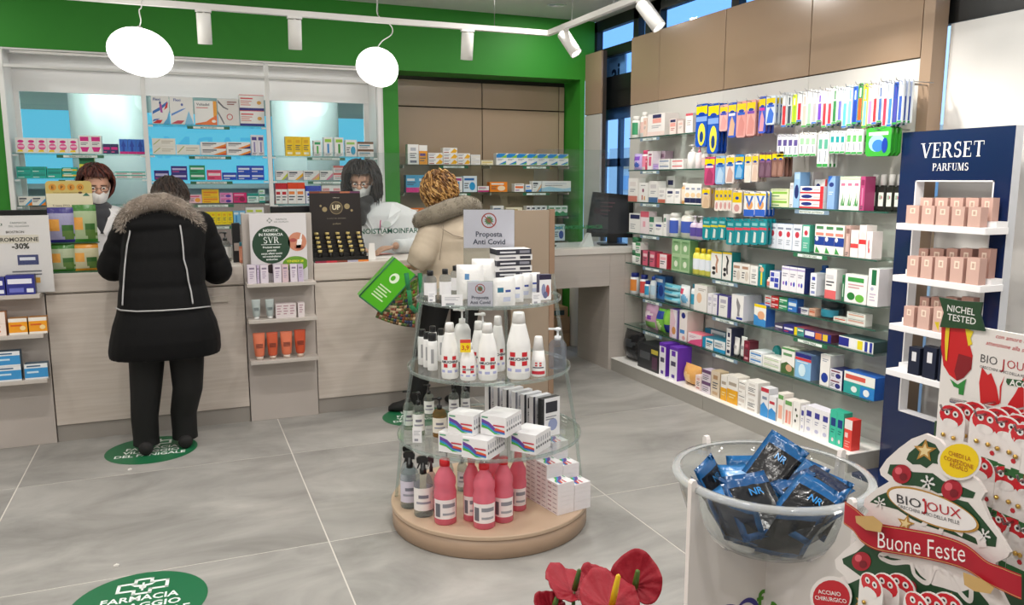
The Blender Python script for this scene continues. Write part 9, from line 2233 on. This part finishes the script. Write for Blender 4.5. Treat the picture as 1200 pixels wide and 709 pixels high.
# red-haired pharmacist
HCa = (*wp(113, 219, 5.84),); RMa = rot3(12, 10, 0)
spa = [(345, 72, 158, 5.88, 0.15), (320, 72, 158, 5.88, 0.15), (290, 74, 157, 5.88, 0.145), (265, 76, 158, 5.88, 0.14), (252, 80, 156, 5.88, 0.125), (246, 88, 148, 5.885, 0.1), (241, 98, 134, 5.89, 0.075)]
xs = [wp(83, 256, 5.88), wp(76, 300, 5.84), Vector((-0.52, 5.52, 1.03))]; xr = [wp(150, 256, 5.88), wp(156, 300, 5.84), Vector((-0.28, 5.52, 1.03))]
t, coat, Lr, m = pharmacist('pharmacist with short red-brown hair, glasses and white mask behind the gold stand', (wp(115, 300, 5.88).x, 5.88, 0), HCa, RMa, spa,
                            [(*xs, ((0.3, -1, -0.1), (0, 0, 1), 1, 0.4)), (*xr, ((-0.3, -1, -0.1), (0, 0, 1), -1, 0.4))], None, '3a3b40', 1)
for sg, pts in ((1, [(128, 244), (137, 252), (133, 262), (124, 276), (121, 272), (126, 258)]), (-1, [(103, 244), (97, 252), (102, 262), (116, 276), (118, 272), (109, 258)])):
    V = [Lr(surf(spa, a, b, lift=0.012)) for a, b in pts]; m.add(V, [tuple(range(len(V)))], 'e6e5e6')
m.build('lapels', 'fabric', coat).modifiers.new('t', 'SOLIDIFY').thickness = 0.003
face_mask(t, Lr(HCa), RMa); eyes(t, Lr(HCa), RMa); glasses(t, Lr(HCa), RMa)
hair(t, Lr(HCa), RMa, (0.105, 0.118, 0.118), '3a1510', ('4a1c14', '5c261a', '2e100c', '6a3020', '3f1811'), 460, 0.11, 0.006, 0, 31, cover=-0.55, front=0.32, r0=0.004)
# dark-haired pharmacist
HCb = (*wp(424, 213, 5.78),); RMb = rot3(-24, 16, 0)
spb = [(345, 404, 494, 5.82, 0.15), (320, 404, 494, 5.82, 0.15), (290, 405, 492, 5.82, 0.145), (268, 406, 492, 5.82, 0.14), (252, 411, 488, 5.82, 0.13), (244, 419, 480, 5.82, 0.11), (237, 430, 464, 5.82, 0.08)]
xs = [wp(414, 258, 5.82), wp(404, 300, 5.74), Vector((1.10, 5.62, 1.04))]; xr = [wp(482, 256, 5.82), wp(489, 290, 5.70), wp(464, 288, 5.5)]
t, coat, Lr, m = pharmacist('pharmacist with wavy dark hair and white mask looking down at the counter', (wp(449, 300, 5.82).x, 5.82, 0), HCb, RMb, spb,
                            [(*xs, ((0.9, -0.45, -0.2), (0, 0, 1), 1, 0.4)), (*xr, ((-1, -0.25, -0.18), (0, -0.1, 1), -1, 0.3))], None, '2c2a2b', -1)
for pts in ([(459, 238), (470, 246), (466, 257), (448, 276), (444, 272), (455, 256)], [(430, 238), (420, 246), (425, 258), (440, 276), (442, 272), (431, 256)]):
    V = [Lr(surf(spb, a, b, lift=0.012)) for a, b in pts]; m.add(V, [tuple(range(len(V)))], 'e6e5e6')
m.build('lapels', 'fabric', coat).modifiers.new('t', 'SOLIDIFY').thickness = 0.003
face_mask(t, Lr(HCb), RMb); eyes(t, Lr(HCb), RMb); glasses(t, Lr(HCb), RMb)
hair(t, Lr(HCb), RMb, (0.112, 0.128, 0.122), '171110', ('1d1513', '2a1f1b', '120d0c', '33261f'), 760, 0.2, 0.011, 1, 41, cover=-0.35, front=0.4, r0=0.0048)
m = MB(); m.tube([Lr(surf(spb, 446, 258, lift=0.014)), Lr(surf(spb, 445, 270, lift=0.014))], 0.0035, 'b81f6c', 8); m.build('pen', 'plastic', coat)
m = MB(); V = [Lr(surf(spb, 453 + 5.5 * math.cos(R(a)), 263 + 4 * math.sin(R(a)), lift=0.014)) for a in range(0, 360, 30)]; m.add(V, [tuple(range(12))], 'c9cfcb'); m.build('badge', 'carton', coat).modifiers.new('t', 'SOLIDIFY').thickness = 0.002
